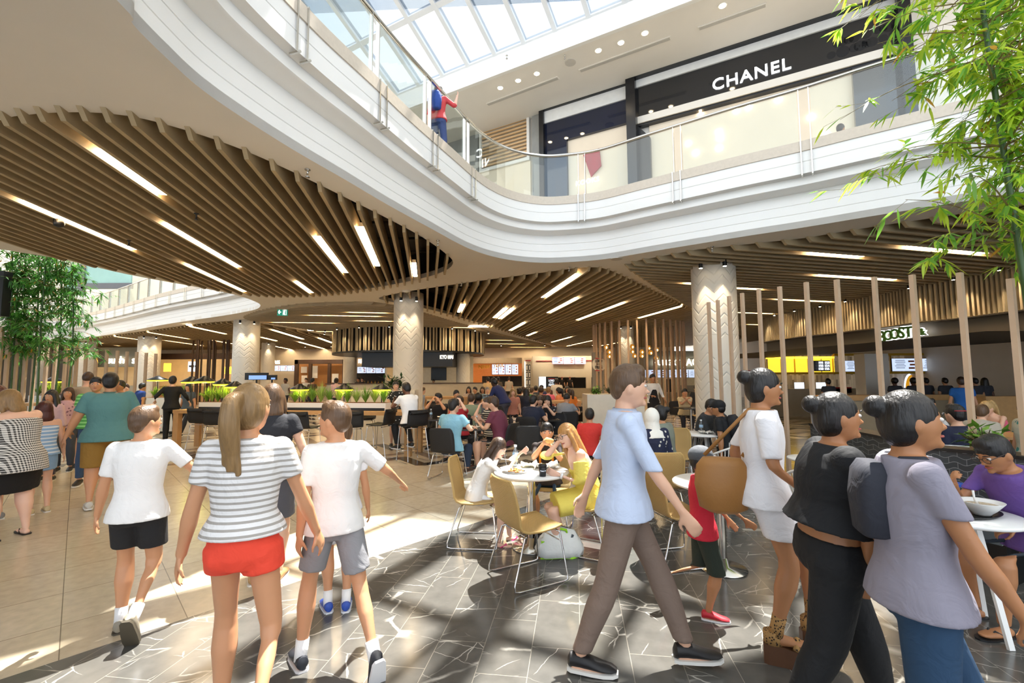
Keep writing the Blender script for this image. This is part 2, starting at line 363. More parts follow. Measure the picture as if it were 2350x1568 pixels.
# strip lamps hung between the slats: two pixel ends of each
lamps = [('A', (230, 347), (366, 445)), ('A', (92, 462), (314, 572)), ('A', (404, 515), (552, 612)), ('A', (446, 607), (558, 668)),
         ('A', (736, 546), (790, 625)), ('A', (843, 525), (871, 610)), ('A', (943, 606), (947, 634)), ('A', (682, 648), (706, 671)),
         ('B', (1242, 682), (1308, 630)), ('B', (1252, 717), (1310, 684)), ('B', (1331, 734), (1427, 694)), ('B', (1464, 729), (1556, 701)), ('B', (1140, 729), (1162, 709)), ('B', (1146, 731), (1175, 709)), ('B', (1172, 758), (1200, 741)),
         ('B', (1052, 716), (1062, 700)), ('B', (1212, 770), (1230, 763)), ('B', (1264, 785), (1300, 773)), ('B', (1303, 794), (1352, 781)), ('B', (1386, 793), (1414, 785)),
         ('C', (705, 720), (870, 724)), ('C', (795, 712), (886, 716)), ('C', (620, 736), (765, 740)), ('C', (815, 733), (900, 737)), ('C', (1120, 751), (1040, 749)), ('C', (705, 758), (765, 759)), ('C', (1120, 779), (1175, 780)), ('C', (1120, 787), (1205, 789)), ('C', (1175, 795), (1248, 797)),
         ('D', (636, 757), (688, 778)), ('D', (696, 785), (734, 800)), ('D', (365, 762), (433, 777)), ('D', (448, 746), (516, 766)), ('D', (400, 781), (460, 793)), ('D', (500, 781), (533, 790)), ('D', (609, 774), (632, 782)), ('D', (633, 793), (668, 803)), ('D', (275, 771), (315, 779)), ('D', (742, 776), (764, 787)), ('D', (185, 786), (285, 787)), ('D', (225, 792), (315, 793)),
         ('R', (1873, 574), (1985, 587)), ('R', (2092, 562), (2262, 581)), ('R', (1895, 625), (2070, 638)), ('R', (1693, 655), (1755, 661)), ('R', (1796, 682), (1916, 690)), ('R', (1694, 715), (1780, 718)), ('R', (1570, 649), (1588, 650)), ('R', (1720, 743), (1742, 744))]
used = set()
def strip_lamp(k, a, b, label, g):
    yw, sp = slat_args[k]; q = math.radians(yw); d = V((math.sin(q), math.cos(q))); n = V((d.y, -d.x))
    a, b = P(a[0], a[1], ZS+.05).to_2d(), P(b[0], b[1], ZS+.05).to_2d()
    w = (math.floor((a+b).dot(n)/2/sp)+.5)*sp; u0, u1 = sorted((a.dot(d), b.dot(d)))
    if (k, round(w, 2), round(u0)) in used: return
    used.add((k, round(w, 2), round(u0))); c = d*(u0+u1)/2+n*w; L = u1-u0
    r = empty('strip_light', (c.x, c.y, ZS+.02), math.atan2(d.y, d.x), label, 'light', g)
    MB().box((0, 0, .1), (L, .075, .07)).build('housing', white, r)
    MB().box((0, 0, .04), (L-.02, .1, .05)).build('diffuser', strip_m, r)
zn = {'A': 'slatted ceiling opening nearest on the left', 'B': 'slatted ceiling behind the middle of the balcony', 'C': 'crosswise slatted ceiling above the round kiosk', 'D': 'far left slatted ceiling', 'R': 'slatted ceiling on the right'}
for k, a, b in lamps: strip_lamp(k, a, b, 'warm strip light in the '+zn[k], 'strip lights in the '+zn[k])
# ================================================================ stepped balcony fascia round the atrium
prof = [(0, 4.3), (0, 4.55), (-.012, 4.555), (0, 4.565), (0, 4.72), (-.012, 4.727), (0, 4.735), (0, 4.93), (.22, 4.96), (.25, 4.98), (.25, 5.12), (.38, 5.13), (.38, 5.33), (.368, 5.335), (.38, 5.345), (.38, 5.52)]
def sweep(edge, prof, sgn, name, m, smooth=True):
    mb = MB(); rings = []
    offs = {}
    for o, z in prof:
        if o not in offs: offs[o] = offset(edge, sgn*o)
    n = len(edge)
    vs = [(offs[o][i].x, offs[o][i].y, z) for o, z in prof for i in range(n)]
    fs = [(j*n+i, j*n+i+1, (j+1)*n+i+1, (j+1)*n+i) for j in range(len(prof)-1) for i in range(n-1)]
    mb.add(vs, fs); o = mb.build(name, m, smooth='auto' if smooth else False); return o
fpaint = mat('fascia_paint', '#efeeea', .45, var=.015)
stone = mat('coping_stone', '#cfc3b2', .4, var=.1, vs=20)
struct(sweep(EDGE, prof+[(.38, 5.53), (-.3, 5.53)], -1, 'trim_6', fpaint))
struct(sweep(EDGE, [(.36, 5.52), (.40, 5.52), (.40, 5.70), (.08, 5.70), (.08, 5.52)], -1, 'trim_7', stone))
v2f = smooth_poly(zp([(-400, 740), (-100, 768), (60, 778), (153, 780), (255, 767), (383, 744), (510, 725), (561, 716), (590, 709), (597, 699), (575, 688)]), 5)
struct(sweep(v2f, prof+[(.38, 5.53), (-.3, 5.53)], -1, 'trim_8', fpaint))
struct(sweep(v2f, [(.36, 5.52), (.40, 5.52), (.40, 5.70), (.08, 5.70), (.08, 5.52)], -1, 'trim_9', stone))
# upper floor slab
upf = mat('upper_floor_stone', '#c9bfae', .3, var=.05)
struct(plate('floor', outer, [[(p.x, p.y) for p in offset(EDGE, .1)]+[(EDGE[-1].x, -12), (-2.3, -12)], polys['v2']], 5.4, 5.5, upf))
# ================================================================ balustrades
def along(path, s):
    for i in range(len(path)-1):
        L = (path[i+1]-path[i]).length
        if s <= L: return path[i].lerp(path[i+1], s/L), (path[i+1]-path[i]).normalized()
        s -= L
    return path[-1].copy(), (path[-1]-path[-2]).normalized()
def plen(path): return sum((path[i+1]-path[i]).length for i in range(len(path)-1))
def nearest_s(path, q):
    best = (1e9, 0); s = 0
    for i in range(len(path)-1):
        a, b = path[i], path[i+1]; d = b-a; L = d.length; t = max(0, min(1, (V(q)-a).dot(d)/(L*L))); p = a+d*t
        e = (V(q)-p).length
        if e < best[0]: best = (e, s+t*L)
        s += L
    return best[1]
def balustrade(edge, label, stations, zb=5.70, zt=6.72):
    path = [V((p.x, p.y, 0)) for p in offset(edge, -.24)]
    r = empty('glass_balustrade', (0, 0, 0), 0, label, 'balustrade')
    MB().tube([(p.x, p.y, zt) for p in path], .032, 10).build('handrail', steel, r, smooth=True)
    n = len(path); mb = MB()
    for q0, q1 in zip(stations[:-1], stations[1:]):
        k = max(2, int((q1-q0)/.25)); pts = []
        for i in range(k+1):
            p, t = along(path, q0+.1+(q1-q0-.2)*i/k); pts.append(p)
        nn = V((-t.y, t.x, 0))*.006
        o = MB().ring([[(p.x+sx*(-t.y)*.006, p.y+sx*t.x*.006, z) for sx, z in ((-1, zb-.02), (1, zb-.02), (1, zt-.05), (-1, zt-.05))] for p in pts]).build('glass_panel', glass, r, smooth=False)
    for q in stations:
        for dq in (-.075, .075):
            p, t = along(path, q+dq); n2 = V((t.y, -t.x, 0)); b = MB()
            rz = math.atan2(t.y, t.x)
            b.box((p.x, p.y, (zb+zt-.03)/2), (.014, .06, zt-zb-.03), rz)
            w = p+n2*.165
            b.box((w.x, w.y, 5.4), (.02, .012, .62), rz); b.box(((w.x+p.x)/2+n2.x*.06, (w.y+p.y)/2+n2.y*.06, 5.09), (.02, .14, .02), rz)
            b.build('post', steel, r)
            w2 = p+n2*.08
    return path
path1 = [V((p.x, p.y, 0)) for p in offset(EDGE, -.24)]
st_px = [(650, 20), (880, 190), (1018, 300), (1112, 380), (1337, 455), (1568, 415), (1850, 335)]
st = [nearest_s(path1, (lambda q: (q.x, q.y, 0))(P(a, b, 5.7))) for a, b in st_px]
L1 = plen(path1)
st = sorted(st); g = 2.0
while st[0]-g > 0 and len(st) < 12: st.insert(0, st[0]-g)
while st[-1]+2.2 < L1 and len(st) < 18: st.append(st[-1]+2.2)
balustrade(EDGE, 'curved clear glass balustrade with steel handrail along the near atrium balcony', st)
path2 = [V((p.x, p.y, 0)) for p in offset(v2f, -.24)]; L2 = plen(path2)
balustrade(v2f, 'clear glass balustrade on the far left balcony behind the bamboo', [L2*i/24+.05 for i in range(24)])
# ================================================================ columns
def col_mat():
    m, nt, b = nodes('chevron_column'); c = lin('#d9d2c4'); b.inputs['Base Color'].default_value = c+(1,); b.inputs['Roughness'].default_value = .5
    tc = N(nt, 'TexCoord'); s = N(nt, 'SeparateXYZ'); nt.links.new(tc.outputs['Object'], s.inputs[0])
    def mth(op, a, c=None, d=None):
        n = N(nt, 'Math', operation=op)
        for i, q in enumerate((a, c, d)):
            if q is None: continue
            if isinstance(q, (int, float)): n.inputs[i].default_value = q
            else: nt.links.new(q, n.inputs[i])
        return n.outputs[0]
    an = mth('MULTIPLY', mth('ARCTAN2', s.outputs[1], s.outputs[0]), .5)
    t = mth('PINGPONG', an, .19635); v = mth('ADD', s.outputs[2], mth('MULTIPLY', t, 1.0)); f = mth('PINGPONG', v, .11)
    st = mth('SMOOTH_MIN', f, .03, .02)
    nz = N(nt, 'TexNoise', Scale=1.2); nt.links.new(tc.outputs['Object'], nz.inputs['Vector'])
    k = mth('GREATER_THAN', nz.outputs[0], .44); h = mth('MULTIPLY', st, k)
    bu = N(nt, 'Bump'); bu.inputs['Strength'].default_value = .55; bu.inputs['Distance'].default_value = .6; nt.links.new(h, bu.inputs['Height']); nt.links.new(bu.outputs[0], b.inputs['Normal'])
    return m
colm = col_mat()
def column(px, Y, dia, label, zt=4.2, spots=((-.25), (.25))):
    c = D(px, 800, Y); x, y = c.x, c.y
    r = empty('round_column', (x, y, 0), 0, label, 'column', None)
    MB().lathe((0, 0, 0), [(dia/2, 0), (dia/2, 2.6), (dia/2-.006, 2.605), (dia/2, 2.61), (dia/2, zt+.25)], 40).build('shaft', colm, r, smooth='auto')
    MB().lathe((0, 0, 0), [(dia/2+.012, 0), (dia/2+.012, .15), (dia/2, .15)], 40).build('base_band', steel, r, smooth='auto')
    f = V((-x, -y, 0)).normalized(); sd_ = V((f.y, -f.x, 0))
    for k in spots:
        q = V((x, y, 0))+f*(dia/2+.2)+sd_*k*dia
        s = empty('spotlight', (q.x, q.y, zt-.1), 0, 'black ceiling spotlight above the '+label, 'spotlight', 'spotlights at the column tops')
        MB().cyl((0, 0, 0), .045, .14, 12).build('housing', black, s, smooth='auto')
        MB().cyl((0, 0, -.006), .036, .008, 12).build('lens', down_m, s)
        ld = bpy.data.lights.new('spot', 'SPOT'); ld.energy = 70; ld.color = (1, .82, .58); ld.spot_size = math.radians(62); ld.spot_blend = .7; ld.shadow_soft_size = .03
        lo = bpy.data.objects.new('lamp', ld); C.objects.link(lo); lo.parent = s; lo.location = (0, 0, -.03); lo.rotation_euler = (-f*.10*1+V((0, 0, -1))).to_track_quat('-Z', 'Y').to_euler()
column(1643, 10.6, .98, 'thick chevron-relief column right of centre behind short timber posts')
column(937, 14.9, .96, 'chevron-relief column in the centre beside the seated man in white')
column(565, 20.6, 1.08, 'chevron-relief column left of centre behind the grass planters')
column(343, 27.5, 1.15, 'chevron-relief column behind the man in black')
column(196, 31, 1.1, 'far column left of the sushi counter', spots=(0,))
column(98, 33, 1.0, 'farthest left column behind the bamboo', spots=(0,))
column(1437, 23.5, .85, 'pale column inside the ring of tall timber poles', spots=(-.3, .3))
column(804, 30, .85, 'slim column left of the rice counter', spots=(0,))
column(616, 33, .9, 'far column behind the wall television', spots=(0,))
column(1063, 25, .75, 'column at the right end of the round kiosk', zt=2.85, spots=())
# ================================================================ upper gallery: facade plane, ceiling, bulkhead
ZU = 10.9
F0 = V((3.69, 14.0, 0)); fu = V((-.874, .486, 0)); fn = V((-.486, -.874, 0))
def F(px, py, off=0):
    d = ray(px, py); o = V((0, 0, CH)); q = F0+fn*off
    t = (q-o).dot(fn)/d.dot(fn); p = o+d*t; return ((p-q).dot(fu), p.z)
def FW(s, z, off=0): p = F0+fu*s+fn*off; return V((p.x, p.y, z))
def fpoly(pts, off, th, name, m, parent=None, raw=False):
    q = pts if raw else [F(*p) for p in pts]; n = len(q); mb = MB()
    mb.add([FW(s, z, off-th) for s, z in q]+[FW(s, z, off) for s, z in q], [tuple(range(n-1, -1, -1)), tuple(range(n, 2*n))]+[(i, (i+1) % n, n+(i+1) % n, n+i) for i in range(n)])
    return mb.build(name, m, parent)
gwall = mat('gallery_wall', '#e4ddd0', .5, var=.03)
struct(fpoly([(-12, 5.5), (24, 5.5), (24, 12), (-12, 12)], -.02, .2, 'wall_upper', gwall, raw=True))
gblack = mat('frame_black', '#15161a', .25, var=.1)
bluegl = mat('dark_blue_glass', '#131c33', .04, var=.3, vs=1.2, spec=.8)
blkgl = mat('dark_glossy_panel', '#1b1d22', .05, var=.2, vs=1, spec=.8)
bandw = mat('white_band', '#e9e9e6', .4)
disp = mat('glowing_shop_interior', '#cfc2ad', .5, var=.08, vs=1.5, emit='#cdbfa8', es=.28)  # emission imitates shop lighting on the display panels
greyst = mat('grey_marble_wall', '#8f8f8b', .3, var=.25, vs=3)
slatw = mat('louvre_timber', '#d0ab7c', .5)
def lerp(a, b, t): return a+(b-a)*t
fr = empty('luxury_shop', FW(-3, 5.5), 0, 'large black framed luxury shopfront with white lit sign on the upper level', 'shop')
def local(o, r):
    o.data.transform(Matrix.Translation(-V(r.location))); return o
def fp(pts, off, th, name, m, raw=False, r=None):
    r = r or fr; return local(fpoly(pts, off, th, name, m, r, raw), r)
zt0 = F(1447, 173)[1]; sL = F(1447, 300)[0]; sL2 = F(1468, 300)[0]; sR = F(2085, 150)[0]; sR2 = F(2056, 150)[0]
zb0 = 5.5
def Zat(px, py): return F(px, py)[1]
zA1, zA2, zA3, zA4, zA5 = Zat(1600, 114), Zat(1600, 142), Zat(1600, 172), Zat(1600, 241), Zat(1600, 257)
R4 = lambda s0, s1, a, b: [(s0, a), (s1, a), (s1, b), (s0, b)]
fp(R4(sR, sL, zA2, ZU-.01), .5, .5, 'top_beam', gblack, True)
fp(R4(sL2, sL, zb0, ZU-.02), .5, .5, 'post', gblack, True)
fp(R4(sR, sR2, zb0, ZU-.02), .5, .5, 'post', gblack, True)
fp(R4(sR2, sL2, zA3, zA2), .30, .3, 'light_band', bandw, True)
fp(R4(sR2, sL2, zA4, zA3), .25, .25, 'sign_panel', blkgl, True)
fp(R4(sR2, sL2, zA5, zA4), .25, .25, 'lintel', gwall, True)
fp(R4(sR2, sL2, zA5-.06, zA5), .2, .2, 'reveal', gblack, True)
fp(R4(sR2+.2, sL2-.3, zb0, zA5-.06), .03, .02, 'display', disp, True)
fp([(sL2, zb0), (sL2-.35, zb0), (sL2-.35, zA5-.5), (sL2, zA5-.06)], .2, .18, 'jamb', gblack, True)
fp(R4(sR2+.9, sR2, zb0, zA5-.06), .2, .18, 'side_panel', blkgl, True)
sgn = emis('sign_white', '#ffffff', 2.6)
def fsign(body, px0, px1, off, m, name='sign_letters', hs=1, parent=None, frame=None):
    a, b = F(*px0, off), F(*px1, off); w = abs(a[0]-b[0]); r = parent or fr
    o = text(name, body, 1, .02, m, r, off=.012, sp=1.12)
    xs = [v.co.x for v in o.data.vertices]; W0 = max(xs)-min(xs); k = w/W0
    o.data.transform(Matrix.Scale(k, 4)); c = FW((a[0]+b[0])/2, (a[1]+b[1])/2, off+.02)
    M = face_rot(fn.x, fn.y)
    o.data.transform(M); o.location = c-V(r.location); return o
fsign('CHANEL', (1634, 186), (1815, 160), .25, sgn)
# dotted perforations on the sign panel
mb = MB(); rr = random.Random(3)
for i in range(3):
    for j in range(12):
        px, py = 1905+j*13, 118-j*4.2+i*22
        if (i*5+j*3) % 7 < 2: continue
        s, z = F(px, py); 
        if z > zA3-.1 or z < zA4+.05 or s < sR2: continue
        c = FW(s, z, .252); q = .085+.06*rr.random()
        mb.add([c+fu*math.cos(a*PI/6)*q+V((0, 0, 1))*math.sin(a*PI/6)*q for a in range(12)], [tuple(range(12))])
local(mb.build('perforations', gblack, fr), fr)
for px, py in [(1690, 215+40), (1718, 247), (1650, 304), (1651, 341), (1786, 230), (1653, 318), (1861, 270), (1894, 310), (1984, 271), (1996, 283), (1608, 262), (1597, 352), (1580, 330), (2029, 266)]:
    s, z = F(px, py); c = FW(s, z, .05)
    o = MB().cyl((0, 0, 0), .04, .03, 10).build('downlight', down_m, fr); o.data.transform(face_rot(fn.x, fn.y)); o.location = c-V(fr.location)
# left shopfront
f2 = empty('luxury_shop', FW(F(1345, 300)[0], 5.5), 0, 'narrower dark blue glass shopfront left of the black framed shop', 'shop')
sa, sb = F(1444, 300)[0], F(1245, 300)[0]; sb2 = F(1255, 300)[0]
z1_, z2_, z3_, z4_ = ZU-.02, Zat(1350, 222), Zat(1350, 263-2), Zat(1350, 312)
fp(R4(sa, sb, z2_, z1_), .3, .3, 'top_beam', gblack, True, f2)
fp(R4(sb2, sb, zb0, z1_), .3, .3, 'post', gblack, True, f2)
fp(R4(sa, sb2, z3_, z2_), .2, .2, 'light_band', bandw, True, f2)
sc_ = F(1305, 380)[0]
fp(R4(sa, sb2, z4_, z3_), .15, .15, 'glass_panel', bluegl, True, f2)
fp(R4(sc_, sb2, zb0, z4_), .15, .15, 'glass_panel', bluegl, True, f2)
fp(R4(sa, sc_, zb0, z4_), .03, .02, 'display', disp, True, f2)
fsign('KOOKS', (1322, 424), (1375, 410), .16, sgn, 'sign_letters', parent=f2)
s_, z_ = F(1362, 375); fp([(s_+.05, z_-.5), (s_+.3, z_+.3), (s_-.25, z_+.4), (s_-.3, z_-.2)], .14, .05, 'poster', mat('poster_red', '#a52a3a', .5, var=.4, vs=9), True, f2)
# stone pier, louvred window, grey wall left of it
struct(fpoly(R4(F(1243, 300)[0], F(1225, 300)[0], zb0, ZU), .15, .2, 'trim_11', greyst, raw=True))
lw_ = empty('louvred_window', FW(F(1160, 300)[0], 5.5), 0, 'white framed timber louvre window beside the grey stone pier upstairs', 'window')
s0, s1 = F(1218, 300)[0], F(1104, 300)[0]; zt_, zb_ = Zat(1218, 258), Zat(1160, 378)
for a, b, c, d in ((s0, s1, zt_, zt_+.12), (s0, s1, zb_-.12, zb_), (s0, s0+.1, zb_, zt_), (s1-.1, s1, zb_, zt_)): fp(R4(a, b, c, d), .14, .12, 'frame', white, True, lw_)
k = 0; zz = zb_+.08; mb = MB()
while zz < zt_-.05:
    q = R4(s0+.1, s1-.1, zz, zz+.06); mb.add([FW(s, z, .10) for s, z in q]+[FW(s, z, .04) for s, z in q], [(0, 1, 2, 3), (7, 6, 5, 4), (0, 4, 5, 1), (3, 2, 6, 7)]); zz += .135
local(mb.build('louvres', slatw, lw_), lw_)
fp(R4(s0, s1, zb0, zb_-.12), .05, .03, 'shop_glass', disp, True, lw_)
struct(fpoly(R4(F(1100, 300)[0], F(1100, 300)[0]+2.6, zb0, Zat(1100, 292)), .1, .12, 'trim_12', greyst, raw=True))
# gallery ceiling and bulkhead
bp = P(1300, 118, ZU); boff = (V((bp.x, bp.y, 0))-F0).dot(fn)
g_ceil = MB().add([FW(s, z, o) for s, o, z in ((-12, -.2, ZU), (26, -.2, ZU), (26, boff, ZU), (-12, boff, ZU), (-12, -.2, ZU+.3), (26, -.2, ZU+.3), (26, boff, ZU+.3), (-12, boff, ZU+.3))], [(0, 1, 2, 3), (7, 6, 5, 4), (0, 3, 7, 4), (1, 5, 6, 2)])
struct(g_ceil.build('ceiling', soff))
ZB = 11.6
struct(fpoly(R4(-12, 26, ZU-.0, ZB), boff+.12, .12, 'trim_13', fpaint, raw=True))
struct(fpoly(R4(-12, 26, ZU-.04, ZU+.18), boff+.17, .05, 'trim_14', fpaint, raw=True))
for a, b in (((1118, 240), (1282, 178)), ((1330, 163), (1540, 86)), ((1602, 66), (1760, 10))):
    a, b = P(*a, ZU), P(*b, ZU); v_ = empty('ceiling_vent', ((a.x+b.x)/2, (a.y+b.y)/2, ZU), math.atan2(b.y-a.y, b.x-a.x), 'long slot air vent in the upper gallery ceiling', 'vent', 'slot vents in the gallery ceiling')
    L = (b-a).length; MB().box((0, 0, -.01), (L, .16, .02)).build('frame', soff, v_); MB().box((0, 0, -.022), (L-.06, .1, .01)).build('grille', mat('vent_grey', '#b9b5ad', .6), v_)
for px, py in ((1658, 12), (1480, 75), (1425, 97), (1373, 115), (1232, 168), (1189, 184), (1148, 201)):
    p = P(px, py, ZU); d_ = empty('downlight', (p.x, p.y, ZU), 0, 'bright recessed downlight in the upper gallery ceiling', 'light', 'gallery ceiling downlights')
    MB().lathe((0, 0, -.02), [(.10, 0), (.10, .02), (.07, .02)], 20).build('trim_ring', white, d_); MB().cyl((0, 0, -.032), .07, .01, 16).build('lens', down_m, d_)
p = P(1309, 143, ZU); o = MB().cyl((0, 0, 0), .16, .02, 24).build('ceiling_speaker', mat('speaker_grey', '#c5c1b9', .7)); o.location = (p.x, p.y, ZU-.02); tag(o, 'round grey speaker set in the upper gallery ceiling', 'speaker')
# ---------------------------------------------------------------- skylight (sloping glazed roof)
S0 = FW(0, ZB, boff+.06); su = fu.copy(); sv = V((.09, .92, -.385)).normalized(); sv = (sv-su*su.dot(sv)).normalized(); sn = su.cross(sv).normalized()
if sn.z < 0: sn = -sn
SM = Matrix((su, sv, su.cross(sv))).transposed().to_4x4(); SM.translation = S0
def SK(px, py):
    d = ray(px, py); o = V((0, 0, CH)); t = (S0-o).dot(sn)/d.dot(sn); p = o+d*t-S0; return p.dot(su), p.dot(sv)
def SKf(p):   # floor point followed up the sun's way to the roof
    t = (S0-p).dot(sn)/SUN.dot(sn); q = p+SUN*t-S0; return q.dot(su), q.dot(sv)
frm = mat('skylight_frame', '#e8eaec', .5, var=.02)
s_lo, s_hi, v_lo = -6.0, 24, -22
a_ = SK(1071, 140); sp_m = abs(SK(1131, 115)[0]-SK(1012, 166)[0])/2
vis = [(s_lo, -7.6), (-1, -4.4), (4, -4.4), (30, -9), (40, -9), (40, .3), (s_lo, .3)]
vis = [SK(1750, -20), SK(1500, -20), SK(1175, -20), SK(820, -20), SK(600, -20)]
vis = [(-11.5, vis[0][1])]+vis+[(vis[-1][0]+5, vis[-1][1]-1), (vis[-1][0]+5, .2), (-11.5, .2)]
sunw_px = [(-250, 1455), (0, 1398), (240, 1325), (460, 1258), (700, 1203), (950, 1176), (1037, 1180), (1150, 1165), (1330, 1165), (1450, 1215), (1530, 1310), (1640, 1385), (1800, 1395), (1950, 1345), (2120, 1400), (2350, 1560), (2700, 2300), (1175, 3200), (-900, 2300)]
sunw = [SKf(P(*q)) for q in sunw_px]  # opening cut so the sun lands only on the chosen floor patches
svx = [v[1] for v in vis]
roof = plate('ceiling', [(-22, .35), (-22, -30), (34, -30), (34, .35)], [vis, sunw], .1, .35, fpaint); roof.matrix_world = SM @ roof.matrix_world; struct(roof)  # unseen opaque roof, added and cut out to shape the sun patches
wi = empty('window_1', S0, 0); wi['kind'] = 'structure'
mb = MB(); k = -8
k0 = a_[0]-sp_m*12
while k0 < 30:
    if k0 > -11: mb.box((k0, -4.6, 0), (.13, 9.6, .22))
    k0 += sp_m
v0 = 0
vstep = abs(SK(943, 137)[1]-SK(953, 191)[1]); vstep = 1.5 if not .8 < vstep < 2.6 else vstep
print('mullions', sp_m, 'purlins', vstep, 'vis', vis, 'sunw', sunw)
while v0 > -9.5:
    mb.box((8, v0, 0), (38, .15, .2)); v0 -= vstep*1.25
o = mb.build('window_frame', frm, wi); o.data.transform(SM.to_3x3().to_4x4())
for q_, m_ in ((vis, tint_glass), (sunw, sky_glass)):
    o = MB().add([(a, b, .02) for a, b in q_], [tuple(range(len(q_)))]).build('window_pane', m_, wi); o.data.transform(SM.to_3x3().to_4x4())
# unseen ribs added across the sun opening to cast dark floor bands
def shade_rib(a, b, w, name):
    a, b = V(SKf(P(*a))), V(SKf(P(*b))); d = (b-a).normalized(); a -= d*.3; b += d*.3
    o = MB().bar((a.x, a.y, -.05), (b.x, b.y, -.05), w, .3).build(name, fpaint); o.matrix_world = SM; struct(o)
shade_rib((-300, 1560), (470, 1368), .42, 'trim_15'); shade_rib((620, 1490), (1020, 1255), .34, 'trim_16'); shade_rib((960, 1640), (1215, 1320), .3, 'trim_17'); shade_rib((1380, 1700), (2050, 1480), .5, 'trim_18')
shade_rib((1250, 1335), (1640, 1400), .22, 'trim_19')
# ================================================================ walls and shops of the food court
struct(MB().box((-16, 40.1, 2.15), (60, .2, 4.3)).build('wall_back', beige))
struct(MB().box((-44, 18, 6), (.2, 58, 12)).build('wall_left', beige))
struct(MB().box((18.1, 18, 2.15), (.2, 44, 4.3)).build('wall_right', beige))
gw2 = [D(-500, 700, 33), D(50, 700, 34), D(640, 700, 27)]
mb = MB()
for a, b in zip(gw2[:-1], gw2[1:]): mb.add([(a.x, a.y, 5.5), (b.x, b.y, 5.5), (b.x, b.y, 12), (a.x, a.y, 12)], [(0, 1, 2, 3)])
struct(mb.build('wall_upper_left', gwall))
teal = mat('teal_glass', '#8fb9b2', .1, var=.2, vs=1); greyf = mat('grey_frame', '#5b5f66', .4)
def scr(a, b, Y, th, name, m, parent=None, dY=0):
    p, q = D(a[0], a[1], Y+dY), D(b[0], b[1], Y+dY)
    if name in ('counter', 'front', 'back_wall', 'kitchen', 'side_wall', 'pillar', 'end_panel') or (name == 'frame' and abs(p.z-q.z) > 1.5):
        lo_ = min(p.z, q.z)
        if 0 < lo_ < 1.7: (p if p.z < q.z else q).z = 0
    c = ((p.x+q.x)/2, Y+dY+th/2, (p.z+q.z)/2); o = MB().box((0, 0, 0), (abs(p.x-q.x), th, abs(p.z-q.z))).build(name, m)
    if parent: o.parent = parent; o.location = V(c)-V(parent.location)
    else: o.location = c
    return o
def stext(body, px0, px1, py, Y, m, parent, ext=.02, name='sign_letters', off=.015, hs=1):
    a, b = D(px0, py, Y), D(px1, py, Y); o = text(name, body, 1, ext, m, parent, off=off)
    xs = [v.co.x for v in o.data.vertices]; k = (b.x-a.x)/(max(xs)-min(xs)); o.data.transform(Matrix.Diagonal((k, k*hs, 1, 1)))
    o.data.transform(face_rot(0, -1)); o.location = (a+b)/2-V(parent.location); return o
def shop(px, Y, label):
    p = D(px, 870, Y); return empty('food_stall', (p.x, Y, 0), 0, label, 'food stall')
t = shop(225, 30, 'teal glass storefront on the upper level behind the far left balcony'); t.name = 'glass_storefront'; t['category'] = 'shop'
t.location = D(225, 650, 29); 
scr((150, 612), (178, 668), 29, .1, 'glass_panel', teal, t, .2); scr((190, 610), (300, 652), 29, .1, 'glass_panel', teal, t, .1)
scr((178, 606), (190, 675), 29, .2, 'pillar', greyf, t); scr((186, 650), (300, 662), 29, .2, 'sill', greyf, t)
warm1 = mat('warm_glow_wall', '#d9bd92', .5, var=.12, vs=3, emit='#d6a96a', es=.35)  # wall made to glow in place of warm lamplight on it
warm2 = mat('glowing_kitchen_tiles', '#cfc6b4', .4, var=.15, vs=9, emit='#cfae78', es=.16)  # faint emission imitates kitchen light on the tiles
copper = mat('glowing_copper_wall', '#9a5a30', .35, var=.2, emit='#d9772e', es=.4)  # orange emission stands in for lamplight on the copper
wmet = mat('counter_stone', '#b9ad96', .5, var=.1, vs=4)
greyg = mat('grey_green_fascia', '#8a8676', .5, var=.08)
darkk = mat('dark_kitchen', '#1c1713', .6, var=.3)
ssgn = emis('sign_light', '#fff6e4', 3); ylw = emis('yellow_glow', '#ffcf3a', 2.2); bscr = emis('blue_screen', '#cfe0ff', .8)
redm = mat('sign_red', '#b3252c', .5); goldm = mat('gold_foil', '#e0a63a', .25, metal=1, var=.2)
txtd = mat('printed_dark', '#23262c', .6)
def screens(a, b, n, Y, parent, mats=None, dY=-.1, bez=black):
    w = (b[0]-a[0])/n
    for i in range(n):
        s = scr((a[0]+w*i, a[1]), (a[0]+w*(i+1)-.4, b[1]), Y, .06, 'menu_screen', bez, parent, dY)
        p, q = D(a[0]+w*i+.5, a[1]+.6, Y), D(a[0]+w*(i+1)-.9, b[1]-.6, Y)
        W_, H_ = abs(p.x-q.x), abs(p.z-q.z); bx = MB(); bx.cm = 0; bx.box((0, -.035, 0), (W_, .01, H_)); rr = random.Random(int(a[0])*7+i)
        bx.cm = 1
        for r in range(5): bx.box((-W_*.2, -.042, H_*(.36-.15*r)), (W_*rr.uniform(.25, .45), .004, H_*.045))
        bx.cm = 2
        for r in range(3): bx.box((W_*rr.uniform(.15, .32), -.042, H_*(.28-.27*r)), (W_*.22, .004, H_*.14))
        bx.build('display', [bscr, mat('menu_text_grey', '#7d8794', .6), mat('menu_food', '#c46a2e', .6, var=.4, vs=14)], s)
